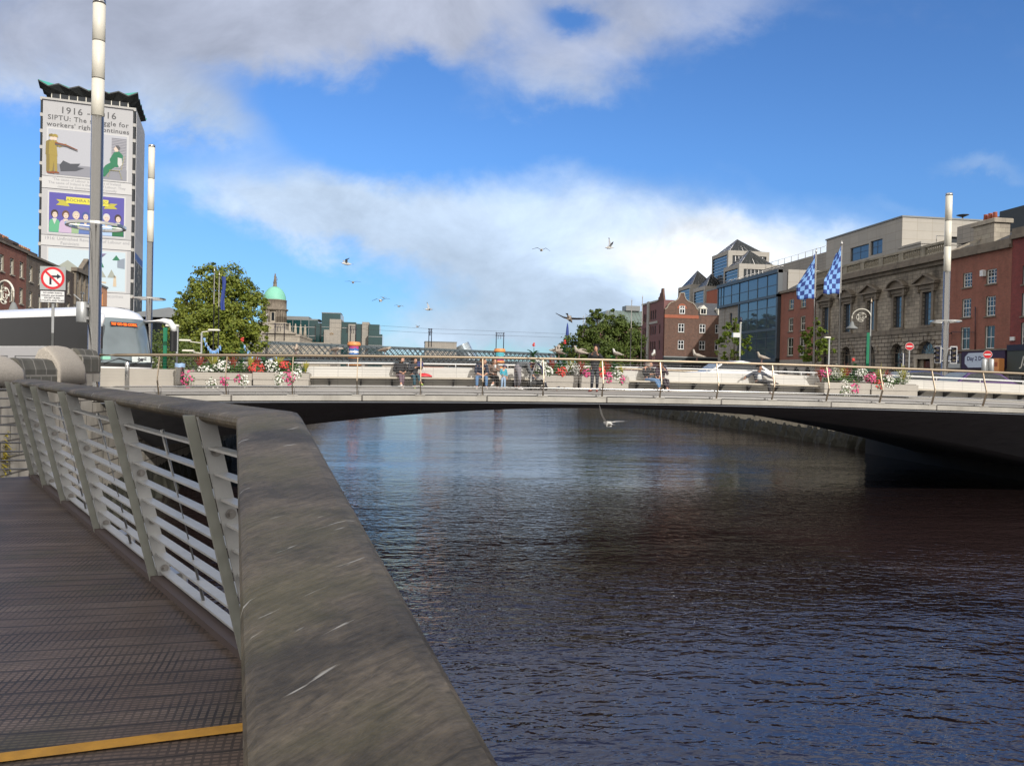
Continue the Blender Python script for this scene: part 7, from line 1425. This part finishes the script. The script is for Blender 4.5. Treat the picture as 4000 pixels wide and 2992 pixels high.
tb = thing('tablet', 'navy cased tablet held up by the seated man in dark jacket', 'tablet', (tm_[0]+.22, tm_[1]-.26, tm_[2]+.98), rad(20)); MB().bbox((-.12,-.008,-.09),(.12,.008,.09),.006).build('case', plain('case_navy', (.02,.03,.13)), tb); MB().box((-.11,.0085,-.08),(.11,.010,.08)).build('screen', M['glass'], tb)
x0 = seat_at(1655); t = thing('bag', 'red and black bag lying on the bench beside the man with the tablet', 'bag', (x0[0], 30.66, x0[2]+.44)); rows = [[(.34*cos(a)*w_, .14*sin(a)*w_, z) for a in [2*pi*k/14 for k in range(15)]] for z, w_ in ((0,.9),(.05,1),(.10,.9),(.15,.6),(.18,.2))]; b = MB(); b.grid(rows[1:]); b.build('red_top', M['red'], t); b = MB(); b.grid(rows[:2]); b.add(rows[0][:-1], [tuple(range(14))]); b.build('black_base', BS, t); MB().tube([(-.15,0,.16),(-.08,-.02,.36),(0,0,.42),(.05,0,.17)], .012, 6).build('strap', M['white'], t)
person('seated man in navy sweater and jeans leaning forward with clasped hands', seat_at(1878), seat_pose(chest=(.03,.05,.86), neck=(.07,-.05,1.01), head=(.11,-.12,1.12), sl=(-.17,.0,.94), sr=(.21,.0,.94), el=(-.22,-.14,.67), er=(.26,-.14,.67), wl=(-.03,-.33,.58), wr=(.13,-.33,.58), hl=(.04,-.38,.56), hr=(.07,-.38,.56), kl=(-.17,-.26,.50), kr=(.2,-.26,.50), al=(-.17,-.25,.09), ar=(.2,-.22,.09), fl=(-.19,-.37,.035), fr=(.24,-.34,.035)), M['skin'], NV, DN, WS, HD, face=(.75,-.65), sleeves=.45, topname='sweater')
wl_ = seat_at(1928)
person('seated brown haired woman in tan jacket and black skirt holding a white cup', wl_, seat_pose(chest=(.0,.15,.85), neck=(.02,.1,1.01), head=(.04,.05,1.13), er=(.24,-.02,.73), wr=(.12,-.18,.80), hr=(.07,-.21,.85), el=(-.22,.0,.7), wl=(-.02,-.2,.62), hl=(.05,-.24,.61), kl=(.0,-.28,.53), al=(-.06,-.42,.26), fl=(-.12,-.52,.2), kr=(.13,-.26,.50), ar=(.12,-.24,.09), fr=(.16,-.36,.035)), M['skin'], plain('tan_jacket', (.17,.125,.10)), BS, WS, HD, face=(.2,-1), hairlong=True)
t = thing('paper_cup', 'white paper cup held by the seated woman in the tan jacket', 'cup', (wl_[0]+.03, wl_[1]-.26, wl_[2]+.84)); MB().lathe([(.028,0),(.04,.13)], n=12).build('cup', M['white'], t); MB().lathe([(.043,.13),(.043,.145),(.0,.15)], n=12).build('lid', M['offwhite'], t)
cd = deck_at(1966, 29.6)
person('small child in turquoise padded vest, navy cap and pale jeans', cd, stand_pose(head=(.06,-.02,1.62), wl=(-.08,-.22,1.06), hl=(-.02,-.27,1.03), el=(-.24,-.02,1.12), wr=(.25,-.08,.92)), M['skin'], plain('turquoise_vest', (.04,.32,.42)), DL, WS, HD, S=.535, hat=plain('cap_navy', (.05,.06,.16)), face=(.75,-.65), topname='vest', coat=.1, sleeves=.9)
bp = deck_at(2018, 29.75)
person('person in grey sweater and patterned trousers bending over the blue pushchair', bp, dict(pel=(.0,.0,.90), chest=(.33,-.02,1.03), neck=(.50,-.03,.98), head=(.62,-.06,.90), sl=(.36,.17,1.04), sr=(.38,-.2,1.02), el=(.46,.14,.74), er=(.46,-.24,.74), wl=(.62,.08,.55), wr=(.60,-.26,.55), hl=(.69,.06,.50), hr=(.66,-.26,.49), tl=(-.01,.09,.86), tr=(.03,-.10,.86), kl=(-.02,.12,.47), kr=(.10,-.12,.47), al=(-.03,.14,.08), ar=(.06,-.13,.08), fl=(.09,.12,.03), fr=(.19,-.15,.03)), M['skin'], plain('grey_sweater', (.095,.105,.115)), plain('pattern_cotton', (.20,.19,.21), .8, .5), WS, HR, face=(.8,-.45), topname='sweater', coat=.25)
# pushchair
pc = deck_at(2098, 29.7); t = thing('pushchair', 'folding pushchair with blue hood and seat on the bridge footway', 'pushchair', pc)
BL = plain('pushchair_blue', (.025, .05, .36)); b = MB()
for s_ in (-.22, .22): b.tube([(-.28,s_,.1),(-.28,s_,.55),(-.1,s_,1.02),(-.02,s_,1.1)], .014, 6); b.tube([(.3,s_,.1),(.26,s_,.42),(-.22,s_,.5)], .014, 6); b.tube([(-.28,s_,.2),(.28,s_,.22)], .011, 6)
b.tube([(-.02,-.22,1.1),(-.02,.22,1.1)], .016, 6); b.build('frame', M['galv'], t)
b = MB(); b.grid([[(.02+.36*sin(a)*1.0-.15, y, .62+.42*cos(a)) for y in (-.24,-.12,0,.12,.24)] for a in [rad(-40+13*k) for k in range(11)]]); b.build('hood', BL, t); b = MB(); b.grid([[(x, y, z) for y in (-.22,-.1,.1,.22)] for x, z in ((-.2,.98),(-.2,.7),(-.15,.42),(.15,.40),(.32,.30),(.36,.12))]); b.build('seat', BL, t); b = MB(); b.box((-.24,-.2,.22),(.22,.2,.38)); b.build('basket', M['black'], t)
for x in (-.28, .3):
    for s_ in (-.24, .24): b = MB(); b.tube([(x,s_-.02,.085),(x,s_+.02,.085)], .085, 16); b.build('wheel', M['rubber'], t)
mp = deck_at(2322, 29.0)
person('standing man in long black coat photographing a gull with his phone', mp, stand_pose(head=(.02,-.04,1.66), neck=(.04,-.01,1.5), el=(-.26,-.16,1.26), wl=(-.20,-.38,1.42), hl=(-.19,-.44,1.46), er=(.28,-.14,1.22), wr=(-.0,-.36,1.41), hr=(-.07,-.41,1.45), fl=(-.22,-.1,.03), fr=(.06,-.14,.03), kl=(-.09,-.01,.48), kr=(.10,-.01,.48)), M['skin'], CB, plain('charcoal_trousers', (.03,.033,.045)), plain('oxblood_shoe', (.16,.03,.035)), HB, face=(-.5,-.85), topname='coat', coat=.55)
t = thing('phone', 'dark phone held sideways by the man in the long black coat', 'phone', (mp[0]-.13, mp[1]-.48, mp[2]+1.48), rad(15)); MB().bbox((-.085,-.006,-.04),(.085,.006,.04),.004).build('case', M['black'], t); MB().box((-.08,.0065,-.035),(.08,.008,.035)).build('screen', M['glass'], t)
person('seated man in black leather jacket and blue jeans leaning against a woman', seat_at(2538), seat_pose(pel=(-.02,.2,.50), chest=(-.06,.2,.86), neck=(.0,.17,1.03), head=(.06,.13,1.14), el=(-.22,.08,.70), wl=(.02,-.08,.72), hl=(.1,-.11,.73), er=(.25,.1,.72), wr=(.22,-.1,.60), hr=(.27,-.15,.57), kl=(.18,-.24,.49), kr=(.30,-.22,.50), al=(.34,-.30,.14), ar=(.40,-.24,.10), fl=(.44,-.38,.09), fr=(.48,-.34,.05)), M['skin'], CB, DN, WS, HG, face=(.6,-.8), topname='leather_jacket')
person('seated woman in dark plum coat cuddled up to a man in leather jacket', seat_at(2588), seat_pose(head=(-.06,.13,1.11), neck=(-.03,.17,.99), el=(-.24,.06,.7), wl=(-.12,-.1,.66), hl=(-.17,-.14,.62), er=(.24,.06,.72), wr=(.06,-.08,.93), hr=(.0,-.07,1.0), kl=(-.02,-.26,.50), kr=(.14,-.26,.50), al=(.1,-.3,.16), ar=(.16,-.24,.10), fl=(.14,-.41,.12), fr=(.2,-.36,.05)), M['skin'], plain('plum_coat', (.045,.025,.04)), plain('dark_leggings', (.03,.02,.03)), plain('burgundy_shoe', (.10,.03,.04)), HD, face=(-.35,-.9), topname='coat', coat=.2, hairlong=True)
am = seat_at(2972)
pm = person('seated man in open navy jacket with arms stretched along the bench back', am, seat_pose(head=(.02,.15,1.12), neck=(0,.2,.98), chest=(0,.24,.80), sl=(-.2,.24,.90), sr=(.2,.24,.90), el=(-.42,.30,.76), er=(.44,.30,.78), wl=(-.58,.22,.72), wr=(.62,.22,.70), hl=(-.63,.16,.67), hr=(.68,.18,.63), kl=(.08,-.2,.56), al=(.45,-.28,.52), fl=(.55,-.34,.48), tl=(-.1,.12,.5), kr=(.22,-.25,.49), ar=(.30,-.22,.09), fr=(.36,-.33,.035)), M['skin_brown'], plain('navy_jacket', (.035,.042,.06)), plain('black_jeans', (.025,.025,.03)), BS, HB, face=(.5,-.85), topname='open_jacket')
m, nt, p = newmat('striped_knit'); c_ = coords(nt); sp = nt.nodes.new('ShaderNodeSeparateXYZ'); nt.links.new(c_, sp.inputs[0]); st_ = mth(nt, 'LESS_THAN', mth(nt, 'FRACT', mth(nt, 'MULTIPLY', sp.outputs[2], 18)), .42); put(nt, p.inputs['Base Color'], mixc(nt, st_, (.72, .70, .64), (.16, .22, .30))); p.inputs['Roughness'].default_value = .9; M['striped'] = m
skinmesh('striped_shirt', {'a': (0, .10, .56, (.13, .11)), 'b': (0, .16, .74, (.125, .10)), 'c': (0, .19, .90, (.10, .07))}, [('a', 'b'), ('b', 'c')], M['striped'], pm, 1)
# ------------------------------------------------------------------ gulls
GW = plain('gull_white', (.56, .55, .52), .7, .08); GG = pbr('gull_mottle', (.36, .31, .26), .8, 0, .55, 26); GS = plain('gull_grey', (.34, .35, .37), .7, .1); GB = plain('gull_brown', (.15, .115, .09), .7, .4); BK = plain('beak_dark', (.06, .05, .045)); YB = plain('beak_yellow', (.55, .35, .05)); PKL = plain('gull_leg', (.45, .27, .24))
def wing_mesh(pts, chord, s_, thick=.02):      # pts: shoulder, wrist, tip; a cambered feathered wing
    b = MB(); P_ = [Vector(p) for p in pts]; path = []
    for i in range(7): q = i/6; path.append(P_[0].lerp(P_[1], q) if i else P_[0])
    N = 12; rows = []; low = []
    for i in range(N+1):
        q = i/N; p = P_[0].lerp(P_[1], q/.45) if q < .45 else P_[1].lerp(P_[2], (q-.45)/.55); c = chord*(1-.25*q if q < .45 else (.89*(1-((q-.45)/.55)**1.6)+.06)); back = Vector((0, 0, 0))
        ax = chord_dir; rows.append([tuple(p+ax*c*(k/5-.35)+Vector((0, 0, thick*(1-(k/2.5-1)**2)*(1-.8*q)))) for k in range(6)]); low.append([tuple(p+ax*c*(k/5-.35)-Vector((0, 0, .004))) for k in range(6)])
    b.grid(rows); b.grid(low); return b
def flying(label, px, py, Y, span, head, dih, tip, mat=None, wmat=None, bank=0, pitch=0, X=None):
    """head: heading angle; dih/tip: lift of the inner and outer wing"""
    global chord_dir
    p = atY(px, py, Y); t = thing('flying_gull', label, 'gull', p, head, 'gulls in flight'); t.rotation_euler = (bank, pitch, head); L = span*.40; mat = mat or GW; wmat = wmat or GS
    skinmesh('body', {'tail': (-L*.55,0,0,(.03*span,.012*span)), 'rump': (-L*.28,0,0,.045*span), 'belly': (0,0,-.005,.066*span), 'breast': (L*.24,0,0,.058*span), 'neck': (L*.40,0,.012,.036*span), 'head': (L*.52,0,.018,.036*span), 'face': (L*.60,0,.012,.02*span)}, [('tail','rump'),('rump','belly'),('belly','breast'),('breast','neck'),('neck','head'),('head','face')], mat, t, 1, 'belly')
    MB().tube([(L*.62,0,.012),(L*.76,0,.002)], [.010*span,.003*span], 6).build('beak', BK, t); b = MB(); b.grid([[(-L*.5,y*.3,0),(-L*.82,y,0)] for y in (-.045*span,-.02*span,0,.02*span,.045*span)]); b.build('tail', wmat, t); chord_dir = Vector((-1, 0, 0))
    for s_, d_, t_ in ((1, dih[0], tip[0]), (-1, dih[1], tip[1])):
        h = span*.5; a = Vector((L*.12, s_*.03*span, .02*span)); w = a+Vector((.05*span, s_*h*.42*cos(d_), h*.42*sin(d_))); e = w+Vector((-.07*span, s_*h*.58*cos(t_), h*.58*sin(t_))); wing_mesh([a, w, e], .125*span, s_, .012*span).build('wing', wmat, t)
        q = w.lerp(e, .72); wing_mesh([q+Vector((0,0,.003)), q.lerp(e, .5)+Vector((0,0,.004)), e+Vector((0,s_*.004,.004))], .06*span, s_, .006).build('wing_tip', BK, t)
    return t
R_ = rad
flying('flying gull highest on the right with one wing raised straight up', 2378, 968, 40, 1.05, R_(10), (R_(70), R_(60)), (R_(80), R_(20)), bank=R_(10)); flying('flying gull with drooped wing tips left of the highest one', 2115, 978, 38, 1.0, R_(80), (R_(35), R_(30)), (R_(-20), R_(-35)))
flying('white flying gull left of the big cloud, seen from the side', 1355, 1031, 36, 1.0, R_(200), (R_(45), R_(35)), (R_(5), R_(15))); flying('distant flying gull with flat spread wings under the white one', 1379, 1104, 60, 1.15, R_(95), (R_(20), R_(20)), (R_(-8), R_(-8)), GG, GB)
flying('grey flying gull over the green glass offices', 1487, 1175, 46, 1.1, R_(75), (R_(25), R_(30)), (R_(-25), R_(-5)), None, GS); flying('small far flying gull above the dark glass offices', 1558, 1197, 75, 1.1, R_(60), (R_(30), R_(20)), (R_(-10), R_(-30)), GG, GB); flying('flying gull with raised left wing over the lattice bridge', 1673, 1209, 46, 1.0, R_(20), (R_(55), R_(5)), (R_(60), R_(-20)), None, GS)
flying('tiny far flying gull just above the grey flying gull', 1497, 1163, 95, 1.0, R_(60), (R_(25), R_(5)), (R_(-10), R_(-20)), GG, GB); flying('tiny far flying gull left of the narrow gantry', 1630, 1277, 95, 1.0, R_(30), (R_(40), R_(15)), (R_(20), R_(10)), GG, GB)
flying('brown flying gull with long spread wings above the southern trees', 2225, 1245, 24.5, 1.05, R_(60), (R_(20), R_(5)), (R_(24), R_(-5)), GG, GB, pitch=R_(25)); flying('mottled flying gull landing behind the handrail left of the red canna', 2170, 1368, 28.4, 1.15, R_(-20), (R_(35), R_(20)), (R_(15), R_(5)), GG, GG)
flying('white flying gull just above the water under the bridge', 2375, 1655, 24.0, 1.3, R_(100), (R_(62), R_(8)), (R_(68), R_(2)), GW, plain('gull_wing_pale', (.55, .53, .50)), pitch=R_(0))
chord_dir = Vector((-1, 0, 0))
def perched(label, px, face_, mat=None, wmat=None, s=1.0, bow=0, wing_up=False, Y=26.98):
    x = atY(px, 1400, Y).x; z = arch(x)+1.387; t = thing('perched_gull', label, 'gull', (x, Y, z), face_, 'gulls perched on the bronze handrail'); mat = mat or GG; wmat = wmat or GB; k = s*.86
    def P3(x_, y_, z_): return (x_*k, y_*k, z_*k)
    skinmesh('body', {'tail': (*P3(-.30,0,.15),(.035*k,.014*k)), 'rump': (*P3(-.18,0,.18),(.055*k,.05*k)), 'belly': (*P3(-.02,0,.20),(.085*k,.085*k)), 'breast': (*P3(.09,0,.235),(.08*k,.08*k)), 'neck': (*P3(.135+.03*bow,0,.33-.08*bow),.046*k), 'head': (*P3(.155+.08*bow,0,.40-.12*bow),.047*k), 'face': (*P3(.20+.09*bow,0,.395-.13*bow),.026*k)}, [('tail','rump'),('rump','belly'),('belly','breast'),('breast','neck'),('neck','head'),('head','face')], mat, t, 1, 'belly')
    hx = .215+.09*bow; hz = .39-.13*bow; MB().tube([P3(hx,0,hz),P3(hx+.045,0,hz-.004),P3(hx+.065,0,hz-.018)], [.014*k,.012*k,.003*k], 6).build('beak', BK, t)
    for sg in (-1, 1): b = MB(); b.grid([[P3(x_, sg*(y_+.004*q), z_-h_*q) for q in (0, .5, 1)] for x_, y_, z_, h_ in ((.10,.075,.27,.07),(.0,.093,.275,.11),(-.12,.075,.25,.10),(-.25,.03,.20,.05),(-.36,.012,.165,.012))]); o = b.build('wing', wmat, t); sd = o.modifiers.new('t', 'SOLIDIFY'); sd.thickness = .012*k
    if wing_up: wing_mesh([P3(.02,-.05,.28), P3(-.12,-.16,.33), P3(-.30,-.2,.26)], .16*k, 1, .01).build('raised_wing', wmat, t)
    for sg in (-1, 1): b = MB(); b.tube([P3(-.01,sg*.03,.13),P3(.0,sg*.03,.06),P3(-.005,sg*.03,.004)], [.014*k,.008*k,.007*k], 6); b.bar(P3(-.02,sg*.03,.004), P3(.045,sg*.035,.002), .035*k, .006*k); b.build('leg', PKL, t)
    b = MB(); [b.ball(P3(.175+.08*bow,sg*.04,.41-.12*bow), .008*k, 6) for sg in (-1, 1)]; b.build('eye', BK, t); return t
perched('buff gull perched back on, in front of the lattice left of the left painted pier', 1156, rad(90), pbr('gull_buff', (.42, .34, .26), .8, 0, .2, 14), None, .95); perched('mottled gull perched facing right beside the left painted pier', 1312, rad(10), None, None, .95, 1.2); perched('mottled gull perched right of the left painted pier', 1503, rad(20), None, None, 1.0, .8)
perched('hunched gull perched beside the red canna left of the man with the phone', 2183, rad(150), None, None, .95, -.4); perched('large pale gull with half raised wing perched left of the man with the phone', 2262, rad(178), GW and plain('gull_pale_mottle', (.40, .36, .30), .8, .3), GG, 1.2, 0, True); perched('gull perched looking left in front of the southern trees', 2408, rad(130), GW, GG, 1.0); perched('dark winged gull perched above the cuddling couple', 2552, rad(60), GW, GB, 1.0); perched('pale gull perched upright in front of the coffee shop front', 2722, rad(155), plain('gull_pale2', (.44, .40, .35)), GG, 1.05, -.3); perched('speckled gull perched sideways above the man with outstretched arms', 2975, rad(180), plain('gull_pale3', (.42, .37, .30)), GG, 1.08)
pg = deck_at(2176, 28.6); t = thing('pigeon', 'small dark pigeon walking on the footway right of the pushchair', 'pigeon', pg, rad(10)); skinmesh('body', {'tail': (-.16,0,.10,(.03,.012)), 'belly': (0,0,.12,.055), 'breast': (.06,0,.14,.05), 'head': (.10,0,.21,.028)}, [('tail','belly'),('belly','breast'),('breast','head')], plain('pigeon_grey', (.08,.08,.10)), t, 1, 'belly'); b = MB(); [b.tube([(0,s_,.08),(.0,s_,.0)], .006, 5) for s_ in (-.02,.02)]; b.build('leg', PKL, t); MB().tube([(.125,0,.21),(.15,0,.2)], [.007,.002], 5).build('beak', BK, t)
